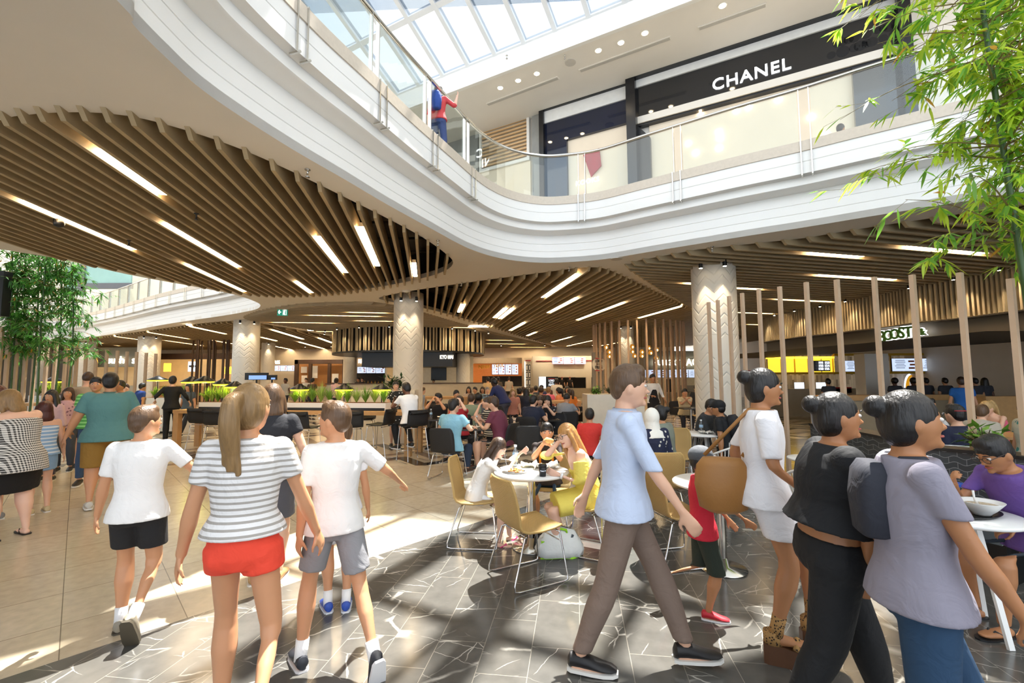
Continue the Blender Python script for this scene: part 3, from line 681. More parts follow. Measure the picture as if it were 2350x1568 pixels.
# sushi shop
s = shop(272, 32, 'sushi counter with grey fascia and white backlit lettering, far left')
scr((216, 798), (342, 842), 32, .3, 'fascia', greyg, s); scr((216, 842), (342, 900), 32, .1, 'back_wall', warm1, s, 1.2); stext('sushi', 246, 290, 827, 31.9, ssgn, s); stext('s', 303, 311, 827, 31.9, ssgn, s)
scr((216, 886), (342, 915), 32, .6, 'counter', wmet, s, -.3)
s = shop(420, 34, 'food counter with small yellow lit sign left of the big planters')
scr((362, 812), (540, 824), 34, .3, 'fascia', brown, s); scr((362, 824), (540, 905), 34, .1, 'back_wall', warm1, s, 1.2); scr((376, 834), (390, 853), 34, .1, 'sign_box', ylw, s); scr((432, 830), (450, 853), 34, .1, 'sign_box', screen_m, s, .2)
stext('MAD', 434, 448, 841, 33.9, txtd, s); scr((516, 842), (534, 858), 34, .1, 'sign_box', ylw, s, -.3); scr((362, 886), (540, 912), 34, .5, 'counter', oak, s, -.2)
mb = MB()
for i in range(15):
    p = D(441+i*6.4, 850, 30); mb.box((p.x, 30+.6*math.sin(i*1.3), 2.1), (.07, .1, 4.2))
o = mb.build('timber_screen', brown); tag(o, 'dark brown vertical timber screen beside the yellow sign', 'screen')
s = shop(650, 38, 'small food counter with white letters left of the brown timber shop')
stext('RIS', 628, 642, 832, 37.8, ssgn, s); screens((628, 839), (676, 852), 3, 38, s, dY=-.2); scr((600, 852), (676, 905), 38, .1, 'back_wall', beige, s, 1); scr((600, 884), (676, 906), 38, .5, 'counter', wmet, s)
s = shop(735, 37, 'dark timber framed shop with pictures in the middle distance')
for a, b in (((676, 826), (682, 906)), ((708, 834), (713, 906)), ((752, 834), (757, 906)), ((786, 826), (792, 906)), ((676, 826), (792, 835))): scr(a, b, 37, .2, 'frame', brown, s)
scr((682, 835), (792, 906), 37, .1, 'back_wall', mat('glowing_amber_wall', '#8a5c2c', .5, var=.3, vs=2, emit='#a8672a', es=.15), s, 1)  # back wall glows by itself to imitate warm light on it
for a, b in (((691, 842), (704, 856)), ((692, 862), (704, 878)), ((715, 840), (728, 868)), ((762, 858), (776, 878))): scr(a, b, 37, .05, 'picture', disp, s, .8)
scr((682, 888), (792, 907), 37, .5, 'counter', wmet, s, -.2)
s = shop(850, 36, 'rice counter with cream letters and menu screens behind the centre left column')
scr((792, 812), (905, 840), 36, .3, 'fascia', tanw, s); stext('RICEWORKS', 822, 878, 829.5, 35.9, ssgn, s, hs=1.35); screens((820, 842), (905, 857), 4, 36, s, dY=-.2); scr((790, 857), (905, 906), 36, .1, 'back_wall', darkk, s, 1)
scr((790, 884), (905, 908), 36, .5, 'counter', wmet, s, -.2)
for k in range(7):
    p = D(838+k*8, 878, 36.4); o = MB().lathe((0, 0, 0), [(.06, 0), (.06, .2), (.02, .26), (.02, .32)], 10).build('bottle', mat('bottle_amber', '#a0712c', .2, var=.4), None, True); o.location = (p.x, 36.25, D(800, 884, 36).z); tag(o, 'dark sauce bottle on the rice counter', 'bottle', 'bottles on the rice counter')
# central round kiosk with slatted drum
kc = V((D(942, 800, 26.5).x, 26.6, 0)); kr = 4.25
k_ = empty('round_kiosk', kc, 0, 'round black food kiosk under a drum of vertical timber slats', 'kiosk')
mb = MB(); n = 150
for i in range(n):
    a = 2*PI*i/n; q = kr+.06*math.sin(i*2.1); mb.box((q*math.cos(a), q*math.sin(a), 3.66), (.05, .085, 1.25), a)
mb.build('slat_drum', wood, k_)
MB().lathe((0, 0, 0), [(kr-.12, 3.05), (kr-.12, 4.28)], 60).build('drum_backing', dark, k_, True)
MB().cyl((0, 0, 2.95), kr+.05, .1, 60).build('drum_soffit', black, k_)
for i in range(26):
    a = PI+.1+(PI-.2)*i/25
    ld = None
MB().box((.6, -2.2, 2.6), (4.6, 2.6, .75)).build('fascia_box', black, k_)
o = stext('KYO MAI', 1010, 1040, 820, 26.6-3.6, ssgn, k_, hs=1.6)
MB().box((.6, -3.3, .68), (8.2, .2, 1.36)).build('counter_wall', wmet, k_); MB().box((.6, -3.3, 1.38), (8.3, .3, .05)).build('counter_top', brown, k_)
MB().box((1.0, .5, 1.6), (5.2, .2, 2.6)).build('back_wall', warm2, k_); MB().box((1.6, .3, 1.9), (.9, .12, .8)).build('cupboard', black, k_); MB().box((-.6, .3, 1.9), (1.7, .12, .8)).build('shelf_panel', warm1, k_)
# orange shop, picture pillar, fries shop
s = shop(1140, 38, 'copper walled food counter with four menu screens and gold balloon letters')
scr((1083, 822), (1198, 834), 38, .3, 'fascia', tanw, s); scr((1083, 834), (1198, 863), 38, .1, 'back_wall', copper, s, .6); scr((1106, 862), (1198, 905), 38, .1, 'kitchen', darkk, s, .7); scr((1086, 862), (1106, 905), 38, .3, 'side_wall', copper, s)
screens((1129, 836), (1190, 860), 4, 38, s, dY=.1); stext('NEW', 1098, 1124, 843, 38, goldm, s, name='balloon_letters'); stext('YEAR', 1132, 1156, 840, 37.9, goldm, s, name='balloon_letters')
scr((1083, 888), (1198, 910), 38, .5, 'counter', wmet, s, -.2)
s = empty('picture_pillar', (D(1210, 870, 36).x, 36, 0), 0, 'slim pillar of small framed pictures lit along its red left edge', 'pillar')
scr((1203, 822), (1222, 905), 36, .4, 'pillar', beige, s); scr((1204, 830), (1205.5, 905), 36, .1, 'neon_edge', ssgn, s, -.1); scr((1206, 827), (1218, 829), 36, .1, 'red_trim', redm, s, -.1)
for i in range(4):
    for j in range(2):
        f_ = scr((1207+j*6, 837+i*17), (1211.5+j*6, 851+i*17), 36, .04, 'picture_frame', black, s, -.06); scr((1208+j*6, 839+i*17), (1210.6+j*6, 849+i*17), 36, .02, 'picture', disp, s, -.08)
s = shop(1300, 37, 'pale fries counter with three red framed menu screens and a round sign')
scr((1222, 818), (1366, 866), 37, .3, 'upper_wall', beige, s); scr((1222, 866), (1370, 900), 37, .1, 'kitchen', darkk, s, .8); scr((1222, 866), (1236, 905), 37, .3, 'side_wall', beige, s); scr((1345, 866), (1358, 905), 37, .3, 'side_wall', beige, s)
screens((1267, 820), (1345, 836), 3, 37, s, dY=-.3, bez=redm); scr((1230, 828), (1266, 829.5), 37, .05, 'red_trim', redm, s, -.1); scr((1345, 827), (1362, 828.5), 37, .05, 'red_trim', redm, s, -.1)
scr((1237, 865), (1253, 892), 37, .1, 'poster_screen', screen_m, s, -.05); scr((1253, 865), (1281, 892), 37, .1, 'logo_board', black, s, -.05)
stext('LORD', 1259, 1272, 874, 36.8, screen_m, s, hs=1.3); stext('OF THE', 1261, 1270, 879, 36.8, screen_m, s); stext('FRIES', 1259, 1272, 884, 36.8, screen_m, s, hs=1.2); scr((1258, 868.5), (1273, 869.8), 37, .03, 'red_bar', redm, s, -.15); scr((1258, 888.5), (1273, 889.8), 37, .03, 'red_bar', redm, s, -.15)
scr((1225, 892), (1358, 907), 37, .6, 'counter', wmet, s, -.4)
for i in range(4):
    p = D(1324+i*5.6, 860, 37.3); o = MB().lathe((0, 0, 0), [(.14, 0), (.03, .35), (.015, 1.2)], 12)  .build('pendant_light', white, None, True); o.location = (p.x, 37.2, D(1300, 867, 37).z); tag(o, 'small cone pendant over the fries kitchen', 'light', 'cone pendants over the fries kitchen')
p = D(1374, 837, 22); rs = empty('round_sign', p, 0, 'round pale sign with black and red lettering on a grey column', 'sign')
o = MB().cyl((0, 0, 0), .33, .12, 32).build('disc', mat('sign_disc', '#e9e0cc', .5), rs); o.data.transform(face_rot(0, -1))
stext('LORD', 1366, 1382, 829, 21.85, txtd, rs, hs=1.4); stext('OF THE', 1369, 1379, 836, 21.85, txtd, rs); stext('FRIES', 1366, 1382, 843.5, 21.85, txtd, rs, hs=1.3); scr((1366, 822), (1382, 824), 21.85, .02, 'red_bar', redm, rs); scr((1366, 849.5), (1382, 851.5), 21.85, .02, 'red_bar', redm, rs)
MB().box((0, .3, -(p.z)/2+.3), (.5, .4, p.z+.6)).build('pillar', mat('grey_pillar', '#8f8a80', .5), rs)
# burger counter behind the pole ring
s = shop(1545, 27, 'burger counter with cream backlit letters behind the ring of timber poles')
scr((1480, 806), (1625, 848), 27, .3, 'fascia', mat('olive_fascia', '#8c8a7c', .5), s); stext('HUNGRY', 1498, 1560, 833, 26.8, ssgn, s, hs=1.15); stext('JACKS', 1569, 1625, 832, 26.8, ssgn, s, hs=1.15)
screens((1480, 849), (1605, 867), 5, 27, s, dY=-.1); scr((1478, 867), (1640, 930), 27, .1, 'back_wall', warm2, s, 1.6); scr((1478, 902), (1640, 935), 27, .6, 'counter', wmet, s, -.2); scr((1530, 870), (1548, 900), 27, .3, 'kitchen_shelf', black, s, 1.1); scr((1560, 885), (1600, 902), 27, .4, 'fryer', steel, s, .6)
s = empty('shop_sign', D(1705, 870, 23), 0, 'red and yellow round edged sign right of the thick column', 'sign'); scr((1701, 850), (1723, 877), 23, .1, 'panel', redm, s); scr((1711, 870), (1713, 935), 23.1, .06, 'pillar', greyf, s); scr((1702, 852), (1712, 861), 23, .05, 'bun', ylw, s, -.04); stext('UN', 1702, 1709, 864.5, 22.94, screen_m, s); stext('JAC', 1702, 1711, 870, 22.94, screen_m, s)
# yellow-lit burger restaurant under the right hand bulkhead
def tile_mat():
    m, nt, b = nodes('glowing_upright_tiles'); g = N(nt, 'NewGeometry'); mp = N(nt, 'Mapping'); mp.inputs['Rotation'].default_value = (PI/2, PI/2, 0); nt.links.new(g.outputs['Position'], mp.inputs['Vector'])
    br = N(nt, 'TexBrick', Scale=1.0); br.inputs['Brick Width'].default_value = .42; br.inputs['Row Height'].default_value = .1; br.inputs['Mortar Size'].default_value = .004
    br.inputs['Color1'].default_value = lin('#b9a78c')+(1,); br.inputs['Color2'].default_value = lin('#6b5d4b')+(1,); br.inputs['Mortar'].default_value = lin('#8b7c66')+(1,)
    sw = N(nt, 'SeparateXYZ'); cb = N(nt, 'CombineXYZ'); nt.links.new(g.outputs['Position'], sw.inputs[0]); nt.links.new(sw.outputs[2], cb.inputs[0]); nt.links.new(sw.outputs[0], cb.inputs[1])
    nt.links.new(cb.outputs[0], br.inputs['Vector']); nt.links.new(br.outputs[0], b.inputs['Base Color']); b.inputs['Roughness'].default_value = .5
    nt.links.new(br.outputs[0], b.inputs['Emission Color']); b.inputs['Emission Strength'].default_value = .22; return m  # tiles emit their own colour, imitating light falling on them
s = shop(1950, 20, 'yellow lit burger restaurant with wide menu screens and golden arched letter')
ymet = mat('yellow_frame', '#c79a1c', .4); ylit = mat('yellow_lit_tiles', '#e2b52c', .5, var=.3, vs=7, emit='#ffd23a', es=1.1)
scr((1755, 816), (2240, 925), 20, .1, 'back_wall', tile_mat(), s, .9)
for i in range(5): scr((1763+i*31, 824), (1792+i*31, 856), 20, .05, 'lit_panel', ylit, s)
scr((1760, 819), (1915, 823), 20, .1, 'light_rail', ylw, s, -.1); scr((1760, 855), (2230, 857), 20, .1, 'rail', ymet, s, -.1); scr((1915, 812), (2230, 815), 20, .1, 'rail', ymet, s, -.1)
for x in (1761, 1793, 1824, 1855, 1912, 1937, 2045, 2179, 2218, 2254): scr((x, 815), (x+2, 857), 20, .08, 'frame_post', ymet, s, -.12)
d1 = scr((1866, 828), (1906, 852), 20, .08, 'order_display', black, s, -.2); stext('191 153', 1879, 1903, 833, 19.7, screen_m, s); stext('192 154', 1879, 1903, 840, 19.7, screen_m, s); stext('150 155', 1879, 1903, 847, 19.7, screen_m, s)
screens((1938, 828), (1983, 853), 1, 20, s, dY=-.2); screens((2046, 823), (2176, 852), 2, 20, s, dY=-.2)
# arched M
mb = MB(); pm = D(2137, 900, 20)
for sg in (-1, 1):
    pts = []
    for i in range(17):
        t_ = i/16*PI; pts.append(V((sg*.29-math.cos(t_)*.25*sg*1, 0, math.sin(t_)*.72)))
    pts = [V((sg*.26+math.cos(t_*PI/16)*.25, 0, .72*math.sin(t_*PI/16)**.8)) for t_ in range(17)]
    mb.tube([(q.x, 0, q.z) for q in pts], [.075-.03*abs(math.sin(i*PI/16)) for i in range(17)], 8)
o = mb.build('arched_letter', mat('arch_gold', '#d69a1c', .4, emit='#f0a81c', es=.5), s, True); o.location = V((pm.x, 20.6, pm.z))-V(s.location)
mb = MB()
for sg in (-1, 1): mb.tube([(sg*.26+math.cos(t_*PI/16)*.27, .06, .76*math.sin(t_*PI/16)**.8) for t_ in range(17)], .05, 6)
o = mb.build('arch_halo', emis('blue_white_glow', '#bcd4ff', 2.5), s, True); o.location = V((pm.x, 20.62, pm.z))-V(s.location)
scr((1983, 812), (2046, 925), 16.5, .5, 'pillar', white, s); scr((1755, 893), (2240, 930), 20, .5, 'counter', wmet, s, -1.2)
for x in (1826, 1876): scr((x, 878), (x+20, 893), 18.9, .1, 'till_screen', screen_m, s)
scr((1915, 889), (1955, 902), 18.8, .06, 'red_panel', redm, s)
# curved slat screen and bulkhead over it
rc = smooth_poly([P(a, b, 4.3) for a, b in ((1753, 728), (1823, 710), (1919, 692), (1999, 675), (2111, 651), (2206, 632), (2299, 613), (2460, 575), (2700, 520))], 5)
mb = MB(); Lr = plen(rc); q = 0
pp = [V((p.x, p.y, 0)) for p in rc]; k = 0
while q < plen(pp):
    p, t_ = along(pp, q); n_ = V((t_.y, -t_.x, 0)); rz = math.atan2(t_.y, t_.x); w = p+n_*.05*math.sin(k*.35)
    mb.box((w.x, w.y, 3.75), (.055, .09, 1.12), rz); q += .125; k += 1
scn = empty('slat_bulkhead', (pp[0].x, pp[0].y, 3.2), 0, 'curved bulkhead of upright timber slats under the right hand ceiling', 'bulkhead')
o = mb.build('slat_screen', wood, scn); o.location = -V(scn.location)
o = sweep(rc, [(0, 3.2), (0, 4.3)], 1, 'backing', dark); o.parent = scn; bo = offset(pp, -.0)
o.data.transform(Matrix.Translation(V((.1, .16, 0))-V(scn.location)))
fc = [p for p in pp if p.x >= D(1884, 800, 16).x-.1]
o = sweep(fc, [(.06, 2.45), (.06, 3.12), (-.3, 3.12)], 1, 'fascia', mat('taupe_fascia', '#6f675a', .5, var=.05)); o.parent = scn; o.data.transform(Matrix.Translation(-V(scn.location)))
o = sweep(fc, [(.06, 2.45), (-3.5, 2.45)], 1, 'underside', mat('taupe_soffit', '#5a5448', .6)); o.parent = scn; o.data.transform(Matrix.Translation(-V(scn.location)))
o = sweep(fc, [(.04, 3.13), (.1, 3.13)], 1, 'cove_light', emis('cove_warm', '#ffcf7a', 1.2)); o.parent = scn; o.data.transform(Matrix.Translation(-V(scn.location)))
q0 = D(2082, 770, 13.1); bs_ = empty('shop_sign', q0, 0, 'green juice bar lettering with white glowing edge on the taupe bulkhead', 'sign')
def near_fc(px):
    best = min(range(len(fc)-1), key=lambda i: abs(math.atan2(fc[i].x, fc[i].y)-math.atan2(ray(px, 770).x, ray(px, 770).y))); a, b = fc[best], fc[best+1]; return a, (b-a).normalized()
for ch, px, py, sz in (('B', 2033, 775, .52), ('O', 2048, 771, .42), ('O', 2063, 768, .42), ('S', 2079, 765, .46), ('T', 2095, 763, .42), ('&', 2125, 762, .26)):
    a, t_ = near_fc(px); n_ = V((t_.y, -t_.x, 0)); 
    if n_.y > 0: n_ = -n_
    for m_, off, dz, nm in ((emis('sign_white', '#fff', 3), .03, .10, 'halo'), (mat('leaf_green', '#3c6e1e', .5), .012, .14, 'letter')):
        o = text(nm, ch, sz, .015, m_, bs_, off=off); o.data.transform(face_rot(n_.x, n_.y)); p = D(px, py, a.y); d_ = ray(px, py); t0 = (a-V((0, 0, CH))).dot(n_)/d_.dot(n_); p = V((0, 0, CH))+d_*t0; o.location = p+n_*dz-V(bs_.location)
def wash(x, y, z, tx, ty, e, label, grp):
    sp_ = empty('wall_washer', (x, y, z), 0, label, 'spotlight', grp); MB().cyl((0, 0, 0), .04, .1, 10).build('housing', black, sp_); MB().cyl((0, 0, -.005), .032, .006, 10).build('lens', down_m, sp_)
    ld = bpy.data.lights.new('spot', 'SPOT'); ld.energy = e; ld.color = (1, .84, .6); ld.spot_size = math.radians(75); ld.spot_blend = .8; ld.shadow_soft_size = .03
    lo = bpy.data.objects.new('lamp', ld); C.objects.link(lo); lo.parent = sp_; lo.location = (0, 0, -.03); lo.rotation_euler = V((tx-x, ty-y, -1.3)).to_track_quat('-Z', 'Y').to_euler()
q = .6
while q < plen(pp)-1:
    p, t_ = along(pp, q); n_ = V((t_.y, -t_.x, 0)); n_ = -n_ if n_.dot(V((p.x, p.y, 0))) > 0 else n_; w = p+n_*.42; wash(w.x, w.y, 4.14, p.x, p.y, 60, 'small spotlight washing the slatted bulkhead on the right', 'spotlights along the slatted bulkhead'); q += 1.15
for i in range(9):
    a = PI+.25+(PI-.5)*i/8; wash(kc.x+(kr+.5)*math.cos(a), kc.y+(kr+.5)*math.sin(a), 4.12, kc.x+kr*math.cos(a), kc.y+kr*math.sin(a), 80, 'small spotlight washing the round slatted drum', 'spotlights around the slatted drum')
for px in (640, 700, 760, 870, 1100, 1150, 1250, 1310, 1360):
    p = D(px, 800, 35.6); wash(p.x, 35.6, 4.1, p.x, 37.5, 150, 'downlight in front of the far food stalls', 'downlights before the far stalls')
# low timber wall and far right parts
cw = empty('timber_counter', D(2130, 930, 12.2), 0, 'long low timber fronted counter in front of the burger restaurant', 'counter'); cw.location.z = 0
scr((1890, 908), (2262, 918), 12.2, .35, 'top_rail', oak, cw); scr((1890, 918), (2262, 1010), 12.2, .2, 'front', mat('pale_counter_front', '#a8977a', .5), cw, .05); scr((2262, 910), (2420, 1010), 11.2, .25, 'end_panel', oak, cw)
s = empty('wall_panel', D(2320, 850, 18), 0, 'white wall with stair opening at the far right', 'wall panel'); scr((2280, 780), (2420, 905), 17.8, .2, 'panel', white, s); 
for i in range(9): scr((2313, 812+i*7), (2350, 814+i*7), 17.6, .1, 'tread', greyf, s)
# ---------------------------------------------------------------- exit sign, cameras, sprinklers, small ceiling things
p = P(649, 705, 4.3); es_ = empty('exit_sign', (p.x, p.y, 4.3), .15, 'green exit sign with white arrow and running figure under the white soffit', 'sign')
w_ = 22/1044*p.y; MB().box((0, 0, -.19), (w_, .05, .26)).build('panel', mat('exit_green', '#0f7f66', .5, emit='#0f7f66', es=.6), es_); mb = MB()
mb.bar((-w_*.38, -.03, -.19), (-w_*.12, -.03, -.19), .03); mb.bar((-w_*.38, -.03, -.19), (-w_*.27, -.03, -.12), .03); mb.bar((-w_*.38, -.03, -.19), (-w_*.27, -.03, -.26), .03)
mb.ell((w_*.24, -.03, -.11), (.03, .01, .03)); mb.bar((w_*.24, -.03, -.14), (w_*.2, -.03, -.22), .04); mb.bar((w_*.2, -.03, -.22), (w_*.28, -.03, -.3), .03); mb.bar((w_*.2, -.03, -.22), (w_*.12, -.03, -.28), .03)
for sg in (.07, .4): mb.bar((w_*sg, -.03, -.08), (w_*sg, -.03, -.3), .012)
mb.build('symbols', emis('sign_pict', '#ffffff', 1), es_)
for i, (px, py, z) in enumerate(((706, 389, 4.3), (1005, 552, 4.3), (1059, 648, 4.3), (1306, 613, 4.3), (1634, 566, 4.3), (451, 490, 4.2), (296, 552, 4.2), (1163, 127, 10.9), (1296, 127, 10.9))):
    p = P(px, py, z); o = MB().lathe((0, 0, -.1), [(.03, 0), (.012, .02), (.012, .08), (.035, .09), (.035, .1)], 10).build('sprinkler', steel if z != 4.2 else black, None, True); o.location = p; tag(o, 'small sprinkler head hanging from the ceiling', 'sprinkler', 'ceiling sprinkler heads')
p = P(136, 505, 4.2); o = MB().lathe((0, 0, -.12), [(.01, 0), (.06, .02), (.07, .06), (.07, .12)], 16).build('dome_camera', black, None, True); o.location = p; tag(o, 'black dome camera between the slats upper left', 'camera')
p = P(1415, 594, 4.3); o = MB().cyl((0, 0, -.012), .13, .012, 24).build('ceiling_speaker', mat('speaker_grey', '#c5c1b9', .7)); o.location = p; tag(o, 'round speaker in the white soffit under the balcony curve', 'speaker')
p = P(933, 667, 4.3); o = MB().lathe((0, 0, -.05), [(.02, 0), (.12, .01), (.13, .05)], 20).build('smoke_detector', white, None, True); o.location = p; tag(o, 'white round smoke detector above the centre column', 'detector')
# televisions
for a, b, lb in (((562, 856), (614, 872), 'black wall television seen above the planter lamps'), ((613, 861), (634, 872), 'smaller television right behind the first one')):
    p = D((a[0]+b[0])/2, 865, 19); tv = empty('television', p, 0, lb, 'television'); scr(a, b, 19, .08, 'casing', black, tv); scr((a[0]+9, a[1]+6), (b[0]-3, b[1]-1), 18.98, .02, 'screen', emis('tv_blue', '#7d9fe0', .8), tv); MB().bar((0, .04, 0), (0, .04, -p.z), .05).build('stand', black, tv)
# ================================================================ timber poles
def pole(x, y, z0, z1, w, rz, label, grp):
    o = MB().box((0, 0, (z1-z0)/2), (w, w, z1-z0)).build('timber_pole', postw); o.location = (x, y, z0); o.rotation_euler[2] = rz; return tag(o, label, 'pole', grp)
pr = [(1626, 694), (1647, 689), (1673, 680), (1703, 673), (1741, 664), (1789, 658), (1850, 648), (1920, 642), (2006, 636), (2093, 631), (2202, 626), (2318, 640)]
PW = []
for i, (px, py) in enumerate(pr):
    Y = 8.6+(4.54-8.6)*min(1, (px-1626)/467) if px < 2094 else 4.54-(px-2093)*.0026; p = D(px, py, Y)
    pole(p.x, p.y, 1.0 if px > 1800 else .0, p.z, .05 if Y > 6 else .042, .3, 'pale timber pole in the row leading from the thick column', 'pale timber poles on the right')
    PW.append(p)
pl_ = [5, 22, 42, 63, 83, 110, 130, 153, 165, 178, 199, 222, 246, 270, 292, 314, 336, 358]; pt_ = [750, 757, 762, 767, 772, 779, 785, 789, 791, 792, 795, 802, 803, 805, 807, 808, 810, 812]
for px, py in zip(pl_, pt_):
    Y = 11.5+px*.012; p = D(px, py, Y); pole(p.x, p.y, 0, p.z, .07, .2, 'timber pole in the row below the left bamboo', 'timber poles on the left')
rcx = D(1468, 800, 22).x
for i in range(34):
    a = 2*PI*i/34; x, y = rcx+2.15*math.cos(a), 22.3+2.15*math.sin(a)
    pole(x, y, .0, 4.22, .075, a, 'tall timber pole of the ring around the pale column', 'ring of tall timber poles')
amb = mat('amber_glass', '#8a5a1c', .1, var=.2, emit='#d08a30', es=.5); bulb = emis('bulb', '#ffd98a', 12)
for i, (px, py) in enumerate(((1391, 797), (1398, 808), (1398, 818), (1451, 796), (1451, 807), (1456, 817), (1473, 808), (1473, 817), (1489, 799), (1493, 810), (1507, 803), (1506, 822))):
    p = D(px, py, 21.2+.3*(i % 3)); g = empty('pendant_light', p, 0, 'small amber glass globe hanging inside the pole ring', 'light', 'amber globe pendants')
    MB().lathe((0, 0, 0), [(.03, -.1), (.1, -.05), (.11, .02), (.07, .1), (.03, .12)], 14).build('globe', amb, g, True); MB().ell((0, -.1, -.02), (.03, .03, .05)).build('bulb', bulb, g); MB().tube([(0, 0, .12), (0, 0, 5.0-p.z)], .006, 4).build('cord', black, g)
# low dark tiled wall under the right poles, black cap, bench
def dark_tiles():
    m, nt, b = nodes('dark_wedge_tiles'); g = N(nt, 'NewGeometry'); sw = N(nt, 'SeparateXYZ'); cb = N(nt, 'CombineXYZ'); nt.links.new(g.outputs['Position'], sw.inputs[0])
    ad = N(nt, 'Math', operation='SUBTRACT'); nt.links.new(sw.outputs[0], ad.inputs[0]); nt.links.new(sw.outputs[1], ad.inputs[1]); nt.links.new(ad.outputs[0], cb.inputs[0]); nt.links.new(sw.outputs[2], cb.inputs[1])
    br = N(nt, 'TexBrick', Scale=1.0); br.inputs['Brick Width'].default_value = .17; br.inputs['Row Height'].default_value = .055; br.inputs['Mortar Size'].default_value = .0022
    br.inputs['Color1'].default_value = lin('#2f3336')+(1,); br.inputs['Color2'].default_value = lin('#3d4245')+(1,); br.inputs['Mortar'].default_value = lin('#8b8e8e')+(1,)
    wv = N(nt, 'TexWave', Scale=1.6); wv.wave_type = 'BANDS'; wv.bands_direction = 'X'; nt.links.new(cb.outputs[0], wv.inputs['Vector'])
    va = N(nt, 'VectorMath', operation='MULTIPLY_ADD'); va.inputs[1].default_value = (0, .025, 0); nt.links.new(wv.outputs[0], va.inputs[0]); nt.links.new(cb.outputs[0], va.inputs[2]); nt.links.new(va.outputs[0], br.inputs['Vector'])
    nt.links.new(br.outputs[0], b.inputs['Base Color']); b.inputs['Roughness'].default_value = .35; return m
wall = [PW[6], PW[7], PW[8], PW[9], PW[10], PW[11], PW[11]+(PW[11]-PW[10])*.3]
wp = [V((p.x, p.y, 0)) for p in wall]
lw2 = empty('low_partition', wp[3], 0, 'low dark tiled partition with black cap below the pale poles', 'partition')
def sw2(prof, nm, m):
    o = sweep(wp, prof, 1, nm, m); o.parent = lw2; o.data.transform(Matrix.Translation(-V(lw2.location))); return o
sg_ = -1
sw2([(-.06, 0), (-.06, .97), (.06, .97), (.06, 0)], 'tiled_wall', dark_tiles()); sw2([(-.08, .97), (-.08, 1.0), (.2, 1.0), (.2, .97)], 'cap', black)
# ================================================================ furniture
def wicker(name, c1, c2, sc=1):
    m, nt, b = nodes(name); tc = N(nt, 'TexCoord'); s = N(nt, 'SeparateXYZ'); nt.links.new(tc.outputs['Object'], s.inputs[0])
    def mth(op, a, c=None):
        n = N(nt, 'Math', operation=op)
        for i, q in enumerate((a, c)):
            if q is None: continue
            if isinstance(q, (int, float)): n.inputs[i].default_value = q
            else: nt.links.new(q, n.inputs[i])
        return n.outputs[0]
    a = mth('SINE', mth('MULTIPLY', s.outputs[0], 330/sc)); l = mth('ADD', mth('MULTIPLY', s.outputs[2], 1), mth('MULTIPLY', s.outputs[1], -1)); w = mth('SINE', mth('MULTIPLY', l, 560/sc))
    h = mth('MULTIPLY', a, w); r = N(nt, 'MapRange'); nt.links.new(h, r.inputs[0]); r.inputs[1].default_value = -1
    mx = N(nt, 'Mix', data_type='RGBA'); mx.inputs[6].default_value = lin(c1)+(1,); mx.inputs[7].default_value = lin(c2)+(1,); nt.links.new(r.outputs[0], mx.inputs[0]); nt.links.new(mx.outputs[2], b.inputs['Base Color'])
    bu = N(nt, 'Bump'); bu.inputs['Strength'].default_value = .6; bu.inputs['Distance'].default_value = .004; nt.links.new(r.outputs[0], bu.inputs['Height']); nt.links.new(bu.outputs[0], b.inputs['Normal']); b.inputs['Roughness'].default_value = .6
    return m
wk_t = wicker('tan_wicker', '#8c6a34', '#cfae70'); wk_b = wicker('black_wicker', '#0c0c0d', '#2b2b2d')
rim_t = mat('wicker_rim', '#c2a163', .5, bump=.3, bs=200); rim_b = mat('black_rim', '#141415', .45)
whitem = mat('white_enamel', '#e9e9e6', .3, var=.02); rope = mat('white_rope', '#dcd8cf', .7, bump=.3, bs=150)
def shell(sh=.44, topz=.85, mS=None, mR=None, r=None):
    side = [(.22, sh-.005), (.20, sh+.01), (.12, sh), (0, sh-.012), (-.12, sh-.008), (-.175, sh+.012), (-.205, sh+.05), (-.225, sh+.12), (-.25, sh+.22), (-.275, sh+.32), (-.288, topz-.03), (-.292, topz)]
    wid = [.185, .205, .225, .225, .222, .22, .22, .22, .222, .22, .2, .17]
    rings = []; K = 8
    for (y, z), w in zip(side, wid):
        row = []
        for j in range(K+1):
            u = -1+2*j/K; back = max(0, min(1, (z-sh)/.15)); row.append(V((u*w, y+back*.03*u*u, z+(1-back)*.008*u*u)))
        rings.append(row)
    mb = MB(); mb.ring(rings, cap=False, close=False); o = mb.build('seat_shell', mS, r, True); sm = o.modifiers.new('thick', 'SOLIDIFY'); sm.thickness = .016; sm.offset = 0
    loop = [q[0] for q in rings]+rings[-1][1:]+[q[-1] for q in rings[::-1][1:]]+rings[0][::-1][1:]
    MB().tube(loop, .0105, 6, cap=False).build('rim', mR, r, True)
def wicker_chair(name, label, mS, mR, sh=.44, topz=.85, grp=None, bar=False):
    r = empty(name, (0, 0, 0), 0, label, 'bar stool' if bar else 'chair', grp); shell(sh, topz, mS, mR, r)
    for s in (-1, 1):
        pts = [(s*.17, .16, sh-.02), (s*.2, .19, sh-.04), (s*.235, .235, .06), (s*.24, .235, .02), (s*.24, .2, .011), (s*.24, -.22, .011), (s*.24, -.26, .02), (s*.235, -.26, .06), (s*.2, -.15, sh-.05), (s*.17, -.12, sh-.03)]
        MB().tube(pts, .0075, 8).build('sled_leg', chrome, r, True)
    for y, z in ((.17, sh-.03), (-.13, sh-.04), (.205, .2 if bar else sh-.12), ): MB().tube([(-.2 if z > .3 else -.225, y, z), (.2 if z > .3 else .225, y, z)], .006, 6).build('cross_bar', chrome, r, True)
    return r
protos = {}
